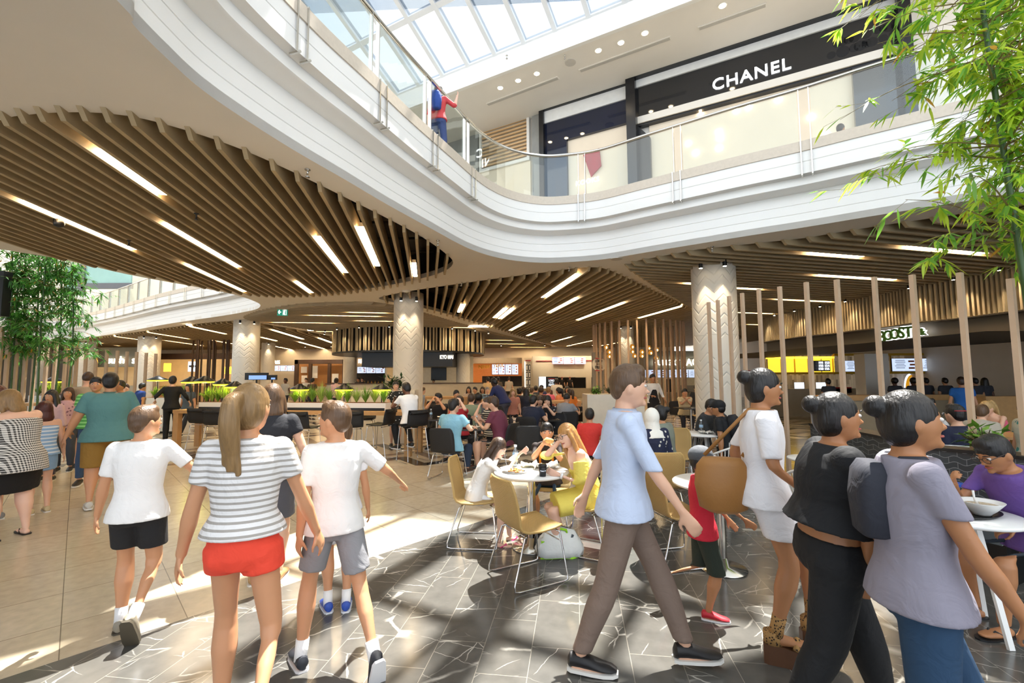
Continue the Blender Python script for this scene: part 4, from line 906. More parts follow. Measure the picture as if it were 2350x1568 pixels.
def put(key, loc, deg, label, grp=None, cat=None):
    src = protos[key]
    if not src[1]: o = src[0]; src[1] = True
    else:
        freeze(None) if src[2] is None else None
        if src[2] is None: src[2] = [c for c in bpy.data.objects if c.parent == src[0]]
        o = src[0].copy(); C.objects.link(o)
        for ch in src[2]:
            c = ch.copy(); C.objects.link(c); c.parent = o
    o.location = (loc[0], loc[1], loc[2] if len(loc) > 2 else 0); o.rotation_euler = (0, 0, -math.radians(deg)); o['label'] = label
    if grp: o['group'] = grp
    elif 'group' in o: del o['group']
    return o
protos['tan'] = [wicker_chair('wicker_chair', 'x', wk_t, rim_t), False, None]
protos['blk'] = [wicker_chair('black_chair', 'x', wk_b, rim_b), False, None]
protos['stool'] = [wicker_chair('bar_stool', 'x', wk_b, rim_b, .72, 1.0, bar=True), False, None]
def rope_chair():
    r = empty('rope_chair', (0, 0, 0), 0, 'x', 'chair'); mb = MB(); K = 26
    up = [V((.29*math.cos(a), -.02+.30*math.sin(a), .66+.16*max(0, -math.sin(a)))) for a in [math.radians(20-220*i/K) for i in range(K+1)]]
    lo = [V((.22*math.cos(a), .0+.22*math.sin(a), .44)) for a in [math.radians(20-220*i/K) for i in range(K+1)]]
    MB().tube([lo[0]+V((0, .02, 0))]+up+[lo[-1]+V((0, .02, 0))], .013, 8).build('frame_hoop', whitem, r, True)
    for i in range(1, K): mb.tube([up[i], lo[i]], .006, 5)
    mb.build('rope_back', rope, r, True)
    MB().lathe((0, 0, 0), [(.02, .42), (.22, .42), (.235, .44), (.22, .455), (.02, .45)], 28).build('seat', rope, r, True)
    for x, y in ((.2, .18), (-.2, .18), (.2, -.18), (-.2, -.18)): MB().tube([(x*.8, y*.8, .43), (x*1.15, y*1.15, 0)], .011, 8).build('leg', whitem, r, True)
    return r
protos['rope'] = [rope_chair(), False, None]
def round_table(name, x, y, r_, label, ped='steel', z=.75):
    t = empty(name, (x, y, 0), 0, label, 'table')
    MB().lathe((0, 0, 0), [(.02, z-.028), (r_-.02, z-.028), (r_, z-.02), (r_, z-.006), (r_-.006, z), (.02, z)], 48).build('tabletop', whitem, t, True)
    if ped == 'steel':
        MB().cyl((0, 0, .02), .038, z-.05, 20).build('pedestal', steel, t, 'auto'); MB().lathe((0, 0, 0), [(.2, 0), (.2, .012), (.06, .03), (.04, .1), (.02, .1)], 32).build('base', steel, t, True)
    else:
        for k in range(3):
            a = k*2.094+.5; MB().bar((.1*math.cos(a), .1*math.sin(a), z-.03), (.26*math.cos(a), .26*math.sin(a), 0), .035, .02).build('leg', whitem, t)
    return t
HT = P(1216, 1237); HT = V((.19, 4.68, 0))
round_table('round_table', HT.x, HT.y, .38, 'sunlit white round table with steel pedestal where the family eats')
T2 = D(1651, 1100, 4.15); round_table('round_table', T2.x, 4.15, .40, 'empty white round table on steel pedestal behind the child in red')
T3 = D(1612, 990, 7.6); round_table('round_table', T3.x, 7.6, .38, 'small white round table with white legs between the two young men', 'w')
T4 = D(1866, 1050, 5.3); round_table('round_table', T4.x, 5.3, .26, 'small empty white table half hidden behind the blurred walkers', 'w')
T5 = D(2205, 1176, 3.2); round_table('round_table', T5.x, 3.2, .33, 'white round table holding the tray and noodle bowl', 'w')
T6 = D(2102, 1105, 4.05); round_table('round_table', T6.x, 4.05, .2, 'small white table just behind the noodle table', 'w')
# hero chairs. angle = direction the sitter faces, 0 away from the camera, 90 to the right
def cpos(px, py): p = P(px, py); return (p.x, p.y)
put('tan', (-.37, 4.85), 96, 'tan wicker chair with the girl in white on it')
put('tan', (.13, 4.02), 62, 'empty tan wicker chair nearest the camera, its back to us')
put('tan', (.72, 4.62), -62, 'tan wicker chair under the woman in yellow')
put('tan', (.42, 5.36), -165, 'tan wicker chair under the boy with the sandwich')
put('tan', (D(1507, 1100, 5.4).x, 5.35), 0, 'tan wicker chair seen square from behind, right of the tall walking man')
put('tan', (D(1560, 1150, 4.35).x-.05, 4.35), 78, 'tan wicker chair pushed beside the empty white table')
put('tan', (D(1551, 1020, 7.2).x, 7.2), 200, 'tan wicker chair beyond the woman with the white headscarf')
put('tan', (D(1598, 930, 14.4).x, 14.4), 250, 'yellowish chair by the man in cream near the timber poles')
put('rope', (D(1575, 1000, 7.9).x, 7.9), 60, 'white rope chair under the young man in dark grey')
put('rope', (D(1650, 1060, 6.1).x+.1, 6.1), -20, 'white rope chair with its slatted back to us')
put('rope', (D(1690, 980, 7.3).x, 7.3), -60, 'white rope chair under the young man with the black cap')
put('rope', (D(1880, 1120, 4.6).x, 4.6), 30, 'white rope chair seen between the blurred walkers')
put('rope', (D(2080, 1040, 5.9).x, 5.9), 10, 'white rope chair behind the man in the dark polo')
# far black chairs
blk = [(1028, 1085, 7.85, 20, 'black woven chair under the man in light blue'), (1152, 1030, 8.5, -60, 'black woven chair under the bearded man in maroon'), (1215, 1050, 8.1, 5, 'empty looking black woven chair with its square back behind the girl'),
       (1068, 990, 10.6, 10, 'black chair under the man in sage green'), (1003, 985, 11.4, 165, 'black chair under the man in black and red'), (1045, 990, 9.9, 190, 'black chair behind the youth with hand on cheek'), (1125, 990, 9.9, -120, 'black chair under the woman in stripes'),
       (1215, 985, 9.9, 20, 'black chair under the man in navy'), (1272, 995, 10.3, 200, 'black chair under the girl with long black hair'), (1300, 985, 11.2, -10, 'black chair under the man in grey'), (1332, 960, 13, 0, 'black chair behind the man in grey, nearest the pale partition'),
       (1558, 960, 14.8, 180, 'dark chair beside the cream shirted man'), (1150, 960, 13.5, 30, 'dark chair behind the bending man in navy'), (1045, 955, 16.2, 0, 'dark chair by the timber table behind the centre column'), (1000, 955, 16.2, 20, 'dark chair at the left end of the timber table behind the column')]
for px, py, Y, dg, lb in blk: p = D(px, py, Y); put('blk', (p.x, Y), dg, lb)
stl = [(948, 9.35, -40, 'black bar stool under the man in the white shirt'), (874, 9.6, -75, 'black bar stool second from the right end of the long timber table'), (838, 10.9, 170, 'black bar stool on the far side of the long timber table'), (806, 9.2, -20, 'black bar stool behind the boy in grey shorts'),
       (700, 9.1, 10, 'black bar stool just right of the ponytailed girl'), (505, 9.9, 0, 'black bar stool left of the ponytailed girl'), (470, 10.3, 5, 'black bar stool near the left end of the long timber table'), (560, 11.9, 180, 'black bar stool across the long table, left half'), (660, 11.6, 180, 'black bar stool across the long table, middle')]
for px, Y, dg, lb in stl: p = D(px, 950, Y); put('stool', (p.x, Y), dg, lb)
# long timber tables
def ltable(a, b, w, z, label, th=.08, ends=True, name='timber_table'):
    a, b = V((a[0], a[1], 0)), V((b[0], b[1], 0)); c = (a+b)/2; L = (b-a).length; rz = math.atan2(b.y-a.y, b.x-a.x)
    t = empty(name, c, rz, label, 'table'); MB().box((0, 0, z-th/2), (L, w, th)).build('tabletop', oak, t)
    for sx in (-1, 1):
        for sy in (-1, 1): MB().box((sx*(L/2-.08), sy*(w/2-.07), (z-th)/2), (.14, .12, z-th)).build('leg', oak, t)
    return t
TLa, TLb = (D(418, 940, 11.2).x, 11.35), (D(955, 940, 10.1).x, 10.25)
ltable(TLa, TLb, .75, .95, 'long pale timber bar table carrying the grass planters')
ltable((D(966, 907, 17.5).x, 17.5), (D(1075, 907, 17.5).x, 17.5), .8, .95, 'pale timber bar table right behind the centre column')
ltable((D(1104, 915, 15).x, 15), (D(1150, 915, 15).x, 15), .8, .95, 'short timber table the man in navy leans over')
ltable((D(1240, 920, 14.6).x, 14.6), (D(1330, 920, 14.6).x, 14.6), .8, .93, 'timber table beneath the crowd in front of the fries counter')
ltable((D(295, 900, 16).x, 16), (D(395, 900, 16).x, 16), .8, 1.05, 'timber bar table left of the man in black')
ltable((D(60, 905, 13).x, 13), (D(130, 905, 13).x, 13), .8, 1.05, 'timber table end behind the woman in checks')
ltable((D(2130, 1000, 7.5).x, 7.5), (D(2340, 1000, 7.5).x, 7.2), .75, .74, 'pale timber dining table beyond the dark tiled partition', th=.04)
def dtable(px, py, Y, label, w=.75):
    p = D(px, py, Y); t = empty('dining_table', (p.x, Y, 0), .1, label, 'table'); MB().box((0, 0, .735), (w, .7, .03)).build('tabletop', mat('dark_laminate', '#2b2724', .25), t); MB().cyl((0, 0, .02), .03, .7, 12).build('pedestal', steel, t, 'auto'); MB().lathe((0, 0, 0), [(.22, 0), (.22, .012), (.03, .05), (.02, .05)], 20).build('base', steel, t, True)
dtable(1092, 1000, 8.7, 'dark square table with wrappers between the men in blue and maroon'); dtable(1003, 960, 10.6, 'dark table with drinks in front of the man in black and red'); dtable(1245, 990, 9.6+.7, 'dark table of the long haired girls', .7); dtable(1308, 980, 12.4, 'dark table by the man in grey'); dtable(1585, 940, 13.6, 'dark table in front of the man in cream')
# pale partition and planter boxes
pp_ = empty('pale_partition', (D(1405, 900, 11.7).x, 11.7, 0), 0, 'pale waist high partition box with oak end behind the tall man', 'partition')
W_ = 126/1044*11.7; MB().box((0, 0, .62), (W_, .8, 1.24)).build('body', mat('pale_laminate', '#d9cdb8', .4), pp_); MB().box((W_/2+.03, 0, .62), (.06, .82, 1.26)).build('end_panel', oak, pp_)
pp2 = empty('pale_partition', (D(885, 900, 12.1).x, 12.1, 0), 0, 'pale planter partition beside the centre column with a dark leafed plant', 'partition'); MB().box((0, 0, .68), (1.64, .5, 1.36)).build('body', mat('pale_laminate', '#d9cdb8', .4), pp2)
soil = mat('terracotta_soil', '#8a5636', .9, bump=.4)
green = [mat('grass_blade', '#6f9a34', .5, var=.35, vs=12), mat('grass_blade_pale', '#9fbb55', .5, var=.3, vs=12), mat('leaf_dark', '#2f4a22', .4, var=.4, vs=9)]
def clump(h, n, seed, m, wide=.014, sp=1.0):
    rr = random.Random(seed); mb = MB()
    for i in range(n):
        a = rr.uniform(0, 2*PI); L = h*rr.uniform(.7, 1.2); out = rr.uniform(.2, 1.0)*sp; pts = []
        for k in range(6):
            t = k/5; pts.append(V((math.cos(a)*out*L*t*.8, math.sin(a)*out*L*t*.8, L*(t*1.2-out*.75*t*t*t))))
        s_ = V((-math.sin(a), math.cos(a), 0)); w = wide*rr.uniform(.7, 1.2)
        L_ = [p-s_*w*(1-(k/5)**2)*.5-V((0, 0, .0)) for k, p in enumerate(pts)]; R_ = [p+s_*w*(1-(k/5)**2)*.5 for k, p in enumerate(pts)]
        mb.add(L_+R_, [(k, k+1, 7+k, 6+k) for k in range(5)])
    return mb
protos_pl = [clump(.3, 70, s, None) for s in range(3)]
def planter(a, b, w, z0, h, label, nclump, Yn=0):
    a, b = V(a), V(b); c = (a+b)/2; L = (b-a).length; rz = math.atan2(b.y-a.y, b.x-a.x); d = (b-a).normalized()
    t = empty('planter_box', (c.x, c.y, z0), rz, label, 'planter')
    mb = MB().box((0, 0, h/2), (L, w, h)); mb.build('trough', whitem, t); MB().box((0, 0, h+.002), (L-.04, w-.04, .01)).build('soil', soil, t); MB().box((0, -w/2-.004, .03), (L*.98, .01, .06)).build('dark_plinth', black, t)
    for i in range(nclump):
        q = a+d*(L*(i+.5)/nclump); o = protos_pl[i % 3].build('grass_clump', green[i % 2]); o.location = (q.x, q.y, z0+h); o.rotation_euler[2] = i*2.1; o.scale = (1.25, 1.25, 1.15+.4*((i*37) % 7)/7)
        tag(o, 'tuft of spider grass growing in the '+label.split(' with')[0], 'plant', 'grass tufts in the '+label[:50]); 
def on_table(px, w_): 
    t = (D(px, 930, 10.7).x-TLa[0])/(TLb[0]-TLa[0]); return (D(px, 930, 10.7).x, TLa[1]+(TLb[1]-TLa[1])*t)
for x0, x1, n, lb in ((661, 900, 11, 'long white planter trough nearest the centre column'), (500, 560, 3, 'short white planter trough left of the ponytailed girl'), (430, 492, 4, 'white planter trough behind the man in black'),):
    a, b = on_table(x0, 0), on_table(x1, 0); planter((a[0], a[1], 0), (b[0], b[1], 0), .28, .952, .17, lb, n)
a, b = D(345, 905, 14.5), D(430, 905, 14.5); planter((a.x, 14.5, 0), (b.x, 14.5, 0), .3, 0, 1.1, 'white planter box left of the man in black', 4)
a, b = D(82, 895, 13.8), D(172, 895, 13.8); planter((a.x, 13.8, 0), (b.x, 13.8, 0), .4, 0, 1.22, 'white planter box behind the checked blouse woman', 6)
yg = emis('lamp_yellow_glow', '#f4e03a', 1.8)
for i, (px, py, lb) in enumerate(((122, 872, 'at the far left behind the checked blouse woman'), (362, 869, 'left of the man in black'), (440, 872, 'directly right of the man in black'), (470, 871, 'second right of the man in black'), (512, 877, 'first left of the ponytailed girl'), (540, 883, 'against the ponytailed girl'), (688, 889, 'third from the centre column'), (790, 889, 'second from the centre column'), (876, 889, 'nearest the centre column'))):
    Y = 13.8 if i == 0 else 14.5 if i == 1 else on_table(px, 0)[1]; zb_ = 1.22 if i == 0 else 1.1 if i == 1 else 1.12
    p = D(px, py, Y); L = empty('cone_lamp', (p.x, Y, p.z), 0, 'black cone lamp glowing yellow beneath, '+lb, 'lamp'); q = 22/1044*Y
    MB().lathe((0, 0, 0), [(q, -.05), (q, -.04), (q*.3, .055), (q*.22, .08), (.01, .085)], 28).build('shade', black, L, True); MB().lathe((0, 0, -.09), [(q*.3, 0), (q*.88, .01), (q*.9, .04), (q*.3, .04)], 24).build('glowing_disc', yg, L)
    MB().tube([(0, 0, -.05), (0, 0, zb_-p.z)], .012, 8).build('stem', black, L)
    ld = bpy.data.lights.new('glow', 'POINT'); ld.energy = 5; ld.color = (1, .88, .2); ld.shadow_soft_size = .05; lo = bpy.data.objects.new('lamp', ld); C.objects.link(lo); lo.parent = L; lo.location = (0, -.0, -.13)
def leafy(x, y, z, h, n, seed, label, m=2, leaf=.12):
    rr = random.Random(seed); t = empty('leafy_plant', (x, y, z), 0, label, 'plant'); mb = MB(); st = MB()
    for i in range(n):
        a = rr.uniform(0, 2*PI); e = rr.uniform(.1, 1); tip = V((math.cos(a)*h*e*.9, math.sin(a)*h*e*.6, h*rr.uniform(.3, 1))); st.tube([(0, 0, 0), tip*.5+V((0, 0, h*.1)), tip], .004, 4)
        for k in range(5):
            c = tip*(1-.13*k); d = V((rr.uniform(-1, 1), rr.uniform(-1, 1), rr.uniform(-.4, .6))).normalized(); s_ = d.cross(V((0, 0, 1))).normalized()*leaf*.2; mb.add([c, c+d*leaf*.5+s_, c+d*leaf, c+d*leaf*.5-s_], [(0, 1, 2, 3)])
    st.build('stems', mat('stem_brown', '#4f4028', .7), t); mb.build('leaves', green[m], t)
leafy(D(905, 895, 12.1).x, 12.1, 1.36, .35, 46, 4, 'dark leafed plant on the partition beside the centre column', leaf=.17); leafy(D(1368, 900, 11.7).x, 11.7, 1.24, .16, 30, 5, 'low green plant on the pale partition', 0); leafy(D(1400, 896, 11.7).x, 11.8, 1.24, .2, 26, 6, 'twiggy pinkish plant on the pale partition', 2, .07)
# bench along the tiled partition
bn = empty('bench_seat', (2.9, 4.2, 0), 0, 'grey upholstered bench against the dark tiled partition', 'bench')
def inner(p, d): 
    f = V((-p.x, -p.y, 0)).normalized(); return p+f*d
bp0 = [wp[i] for i in range(2, 6)]; b1 = offset(bp0, -.08); b2 = offset(bp0, -.58)
if (V((b2[0].x, b2[0].y, 0))).length > (V((b1[0].x, b1[0].y, 0))).length: b1 = offset(bp0, .08); b2 = offset(bp0, .58)
mb = MB(); mb.ring([[V((p.x, p.y, z)) for p, z in ((q1, .34), (q1, .46), (q2, .46), (q2, .34))] for q1, q2 in zip(b1, b2)]); o = mb.build('cushion', mat('grey_upholstery', '#5c6468', .8, bump=.1), bn); o.location = -bn.location
mb = MB(); mb.ring([[V((p.x, p.y, z)) for p, z in ((q1, .0), (q1, .34), (q2.lerp(q1, .15), .34), (q2.lerp(q1, .15), 0))] for q1, q2 in zip(b1, b2)]); o = mb.build('base', black, bn); o.location = -bn.location
# ---------------------------------------------------------------- things on tables
paper = mat('paper', '#e9e4da', .7, var=.1, vs=20); food = mat('food_orange', '#d98a35', .6, var=.5, vs=60)
def crumple(name, x, y, z, r, m, label, cat='wrapper', seed=1, grp=None):
    rr = random.Random(seed); mb = MB(); K = 9; rows = []
    for i in range(K):
        row = []
        for j in range(K):
            u, v = (i/(K-1)-.5)*2, (j/(K-1)-.5)*2; row.append(V((u*r*1.2+rr.uniform(-.1, .1)*r, v*r+rr.uniform(-.1, .1)*r, rr.random()*r*.35+r*.5*(u*u*.6+v*v*.5)*rr.random()+.002)))
        rows.append(row)
    mb.ring(rows, cap=False, close=False); o = mb.build(name, m, None, True); o.location = (x, y, z); so_ = o.modifiers.new('thick', 'SOLIDIFY'); so_.thickness = .002; tag(o, label, cat, grp); return o
def cup(x, y, z, r, h, m, label, lid=black, name='coffee_cup', cat='cup'):
    t = empty(name, (x, y, z), 0, label, cat); MB().lathe((0, 0, 0), [(r*.75, 0), (r, h*.85), (r*.95, h*.85)], 24).build('body', m, t, True); MB().lathe((0, 0, 0), [(r*1.08, h*.83), (r*1.08, h*.88), (r*.98, h*.9), (r*.95, h), (.005, h)], 24).build('lid', lid, t, True); return t
def bottle(x, y, z, label, s=1):
    t = empty('water_bottle', (x, y, z), 0, label, 'bottle'); m = glass_mat('bottle_plastic', (.85, .9, .93), .35) if 'bp' not in MATS else MATS['bp']; MATS['bp'] = m
    MB().lathe((0, 0, 0), [(.028*s, 0), (.031*s, .01), (.031*s, .07), (.028*s, .08), (.031*s, .09), (.031*s, .14), (.013*s, .185), (.013*s, .2)], 20).build('body', m, t, True); MB().cyl((0, 0, .2), .016*s, .02, 14).build('cap', mat('cap_white', '#e6eef5', .4), t); MB().lathe((0, 0, 0), [(.0315*s, .09), (.0315*s, .135)], 20).build('label_band', mat('label_blue', '#9fc3e2', .5), t, True)
TZ = .751
c_ = cup(.285, 4.42, TZ, .04, .115, mat('cup_black', '#1b1c1e', .45), 'black takeaway coffee cup with small white print on the white table')
o = text('print', 'Twin P', .018, .0005, screen_m, c_); o.data.transform(face_rot(0, -1)); o.location = (0, -.0375, .055)
bottle(.03, 4.93, TZ, 'clear water bottle standing beside the girl in white')
o = crumple('food_wrapper', .34, 4.80, TZ, .11, paper, 'large crumpled white paper wrapper in front of the boy', seed=2); crumple('food_wrapper', .17, 4.88, TZ, .07, mat('paper_yellow', '#ece6b8', .7, var=.2, vs=25), 'crumpled pale yellow and white wrapper beside the bottle', seed=3)
t = empty('food_tray', (.02, 4.62, TZ), .2, 'flat paper with orange fried food on the sunlit white table', 'food'); MB().lathe((0, 0, 0), [(.13, .002), (.12, 0), (.01, .001)], 20).build('paper', paper, t, True); mb = MB(); rr = random.Random(5)
for i in range(22): mb.ell((rr.gauss(0, .035), rr.gauss(0, .03), .012+rr.random()*.01), (.016, .008, .007), Matrix.Rotation(rr.uniform(0, 3), 3, 'Z'), 8, 5)
mb.build('fries', food, t, True); t['kind'] = 'thing'; del t['kind']
# tray, bowl
tr = empty('serving_tray', (T5.x-.02, 3.2, TZ), .12, 'black oval serving tray under the noodle bowl', 'tray'); MB().lathe((0, 0, 0), [(.01, .002), (.2, .002), (.225, .018), (.23, .018), (.205, 0), (.01, 0)], 40).build('tray', black, tr, True); tr.scale = (1.15, .8, 1)
bw = empty('noodle_bowl', (T5.x+.085, 3.14, TZ+.004), 0, 'large white bowl of noodle soup on the black tray', 'bowl'); MB().lathe((0, 0, 0), [(.045, 0), (.05, .012), (.075, .035), (.115, .085), (.118, .09), (.11, .086), (.07, .04), (.01, .03)], 40).build('bowl', whitem, bw, True); MB().cyl((0, 0, .062), .092, .004, 28).build('soup', mat('broth', '#a88f62', .2, var=.5, vs=60), bw)
MB().tube([(-.02, .0, .05), (-.045, .0, .11), (-.05, .0, .16)], [.012, .006, .007], 8).build('spoon', whitem, bw, True)
crumple('paper_napkin', T5.x-.15, 3.22, TZ+.01, .07, mat('napkin_print', '#e2dcc9', .7, var=.4, vs=30), 'printed paper napkin on the black tray', 'napkin', 8)
bf = D(2165, 1120, 3.65); t = MB().box((0, 0, 0), (.24, .16, .02)).build('blue_folder', mat('folder_blue', '#1f4fb0', .4)); t.location = (T6.x+.2, 3.97, .762); t.rotation_euler[2] = .3; tag(t, 'bright blue folder lying on the small table behind the tray', 'folder')
# shopping bag under the hero table
bg_ = empty('shopping_bag', (.44, 4.47, 0), .1, 'white shopping bag with lime green trim and handles on the floor', 'bag')
rows = []; rr = random.Random(12)
def sq(c, e=.45): return math.copysign(abs(c)**e, c)
for k, (w, d_, z) in enumerate(((.19, .08, .0), (.225, .1, .02), (.235, .1, .08), (.225, .085, .15), (.2, .055, .2), (.17, .025, .235), (.15, .018, .255))):
    rows.append([V((w*sq(math.cos(a))*(1+rr.uniform(-.05, .04)), d_*sq(math.sin(a), .7)*(1+rr.uniform(-.22, .22)), z+(rr.uniform(-.022, .022) if k > 3 else 0)-.05*(k > 2)*abs(math.cos(a))**3)) for a in [2*PI*i/24 for i in range(24)]])
MB().ring(rows).build('body', mat('bag_white', '#dfe3e0', .6, bump=.5, bs=14), bg_, True); lime = mat('lime_trim', '#9bdc1e', .5)
MB().tube([V(p) for p in rows[0]]+[rows[0][0]], .013, 6).build('base_trim', lime, bg_, True); 
for s in (-1, 1): MB().tube([(-.07, s*.03, .2), (-.06, s*.035, .245), (0, s*.035, .26), (.06, s*.035, .245), (.07, s*.03, .2)], .012, 6).build('handle', lime, bg_, True)
MB().box((.1, -.05, .16), (.02, .02, .1), R=Matrix.Rotation(.4, 3, 'Y')).build('grey_strap', mat('strap_grey', '#4c555c', .6), bg_); MB().box((-.17, -.06, .1), (.03, .02, .12)).build('side_trim', lime, bg_)
hb = empty('handbag', (.33, 4.62, 0), .3, 'black leather handbag with gold clasp on the floor under the table', 'handbag'); MB().ring([[V((w*math.cos(a), d_*math.sin(a), z)) for a in [2*PI*i/16 for i in range(16)]] for w, d_, z in ((.11, .05, 0), (.14, .07, .04), (.13, .05, .13), (.09, .02, .17))]).build('body', mat('leather_black', '#0e0d0c', .3, bump=.2), hb, True)
MB().tube([(-.09, 0, .15), (-.06, 0, .22), (.06, 0, .22), (.09, 0, .15)], .008, 6).build('handle', black, hb, True); MB().tube([(-.03, -.055, .11), (.04, -.055, .12)], .006, 6).build('clasp', goldm, hb)
# small things on far tables
def small(px, Y, z, kind, label, col='#c02a2a'):
    p = D(px, 950, Y)
    if kind == 'bottle': bottle(p.x, Y, z, label)
    elif kind == 'cup': cup(p.x, Y, z, .04, .12, mat('cup'+col, col, .5), label, lid=whitem, name='drink_cup')
    else: crumple('food_wrapper', p.x, Y, z, .09, paper, label, seed=int(px))
for a in ((1066, 8.55, TZ, 'cup', 'red paper cup on the dark table by the man in light blue'), (1074, 8.8, TZ, 'cup', 'blue soft drink cup beside the red one', '#2456a8'), (1094, 8.6, TZ, 'bottle', 'water bottle on the dark wrapper strewn table'), (1090, 8.45, TZ, 'w', 'crumpled white wrapper on the dark table by the men in blue and maroon'), (989, 10.5, TZ, 'bottle', 'water bottle in front of the man in black and red'),
          (1608, 7.6, TZ, 'bottle', 'clear bottle between the two young men'), (1620, 7.5, TZ, 'w', 'food paper on the young men\'s white table'), (2258, 7.3, .742, 'cup', 'green cup in front of the woman with the visor', '#3f9a3c'), (1110, 14.9, .95, 'w', 'food paper on the short timber table'), (1015, 10.7, TZ, 'w', 'food wrapper in front of the man in black and red')): small(*a)
# ================================================================ people
SK = {'l': '#dfb093', 'm': '#c9926c', 't': '#b07a52', 'd': '#6b4430', 'k': '#3c261b', 'p': '#e6bba3'}
HR = {'black': '#15110f', 'brown': '#3d2a1c', 'lbrown': '#5a422c', 'blond': '#b3925f', 'dblond': '#8a6c45', 'red': '#4a1f16', 'grey': '#8b8580', 'gold': '#b07f45'}
def cloth(col, stripe=None, kind='h', sc=14, thr=.5):
    key = 'cloth_%s_%s_%s_%s' % (col, stripe, kind, sc)
    if key in MATS: return MATS[key]
    m, nt, b = nodes(key.replace('#', '')); c = lin(col); tc = N(nt, 'TexCoord'); base = N(nt, 'Mix', data_type='RGBA')
    nz = N(nt, 'TexNoise', Scale=5.0); nt.links.new(tc.outputs['Object'], nz.inputs['Vector'])
    base.inputs[6].default_value = tuple(x*.9 for x in c)+(1,); base.inputs[7].default_value = tuple(min(1, x*1.08) for x in c)+(1,); nt.links.new(nz.outputs[0], base.inputs[0]); out = base.outputs[2]
    if stripe:
        s = N(nt, 'SeparateXYZ'); nt.links.new(tc.outputs['Object'], s.inputs[0])
        def mth(op, a, c=None):
            n = N(nt, 'Math', operation=op)
            for i, q in enumerate((a, c)):
                if q is None: continue
                if isinstance(q, (int, float)): n.inputs[i].default_value = q
                else: nt.links.new(q, n.inputs[i])
            return n.outputs[0]
        if kind == 'h': f = mth('GREATER_THAN', mth('FRACT', mth('MULTIPLY', s.outputs[2], sc)), thr)
        elif kind == 'check': f = mth('MULTIPLY', mth('ADD', mth('GREATER_THAN', mth('FRACT', mth('MULTIPLY', s.outputs[2], sc)), .5), mth('GREATER_THAN', mth('FRACT', mth('MULTIPLY', mth('ADD', s.outputs[0], s.outputs[1]), sc)), .5)), .5)
        elif kind == 'band': f = mth('MULTIPLY', mth('GREATER_THAN', s.outputs[2], thr), mth('LESS_THAN', s.outputs[2], thr+.03))
        else:
            vo = N(nt, 'TexVoronoi', Scale=float(sc)); nt.links.new(tc.outputs['Object'], vo.inputs['Vector']); f = mth('LESS_THAN', vo.outputs[0], thr*.6)
        mx = N(nt, 'Mix', data_type='RGBA'); mx.inputs[7].default_value = lin(stripe)+(1,); nt.links.new(f, mx.inputs[0]); nt.links.new(out, mx.inputs[6]); out = mx.outputs[2]
    nt.links.new(out, b.inputs['Base Color']); b.inputs['Roughness'].default_value = .8
    w = N(nt, 'TexNoise', Scale=9.0, Detail=3.0); w.inputs['Distortion'].default_value = 1.2; nt.links.new(tc.outputs['Object'], w.inputs['Vector'])
    bu = N(nt, 'Bump'); bu.inputs['Strength'].default_value = .35; bu.inputs['Distance'].default_value = .03; nt.links.new(w.outputs[0], bu.inputs['Height']); nt.links.new(bu.outputs[0], b.inputs['Normal'])
    MATS[key] = m; return m
def skinm(k):
    n = 'skin_'+k
    if n in MATS: return MATS[n]
    m = mat(n, SK[k], .48, var=.06, vs=8); b = m.node_tree.nodes['Principled BSDF']; b.inputs['Subsurface Weight'].default_value = .08; b.inputs['Subsurface Radius'].default_value = (.02, .008, .005); return m
def hairm(k):
    n = 'hair_'+k
    if n in MATS: return MATS[n]
    m, nt, b = nodes(n); c = lin(HR[k]); tc = N(nt, 'TexCoord'); mp = N(nt, 'Mapping'); mp.inputs['Scale'].default_value = (60, 60, 7); nt.links.new(tc.outputs['Object'], mp.inputs[0]); nz = N(nt, 'TexNoise', Scale=1.0, Detail=3.0); nt.links.new(mp.outputs[0], nz.inputs[0])
    mx = N(nt, 'Mix', data_type='RGBA'); mx.inputs[6].default_value = tuple(x*.55 for x in c)+(1,); mx.inputs[7].default_value = tuple(min(1, x*1.5) for x in c)+(1,); nt.links.new(nz.outputs[0], mx.inputs[0]); nt.links.new(mx.outputs[2], b.inputs['Base Color']); b.inputs['Roughness'].default_value = .45
    bu = N(nt, 'Bump'); bu.inputs['Strength'].default_value = .7; bu.inputs['Distance'].default_value = .01; nt.links.new(nz.outputs[0], bu.inputs['Height']); nt.links.new(bu.outputs[0], b.inputs['Normal']); MATS[n] = m; return m
def lip(): return mat('lips', '#a8564e', .4)
def ik(a, t, l1, l2, hint):
    d = t-a; L = d.length; mx = (l1+l2)*.998
    if L > mx: t = a+d*(mx/L); d = t-a; L = mx
    x = (l1*l1-l2*l2+L*L)/(2*L); h = math.sqrt(max(0, l1*l1-x*x)); u = d/L; n = hint-u*hint.dot(u); n = n.normalized() if n.length > 1e-4 else V((0, 1, 0))
    return a+u*x+n*h, t
def rot_lean(a, b): return Matrix.Rotation(-a, 3, 'X') @ Matrix.Rotation(b, 3, 'Y')
def rings_along(mb, pts, rads, n=14, lat=None, cap=True):
    """pts with (rx, ry) radii; lat = lateral axis"""
    out = []; lat = lat or V((1, 0, 0))
    for i, p in enumerate(pts):
        a = pts[max(0, i-1)]; b = pts[min(len(pts)-1, i+1)]; t = (b-a).normalized(); x = (lat-t*lat.dot(t))
        x = x.normalized() if x.length > .1 else V((0, 1, 0)); y = t.cross(x); rx, ry = rads[i] if isinstance(rads[i], (tuple, list)) else (rads[i], rads[i])
        out.append([p+x*math.cos(2*PI*k/n)*rx+y*math.sin(2*PI*k/n)*ry for k in range(n)])
    mb.ring(out, cap)
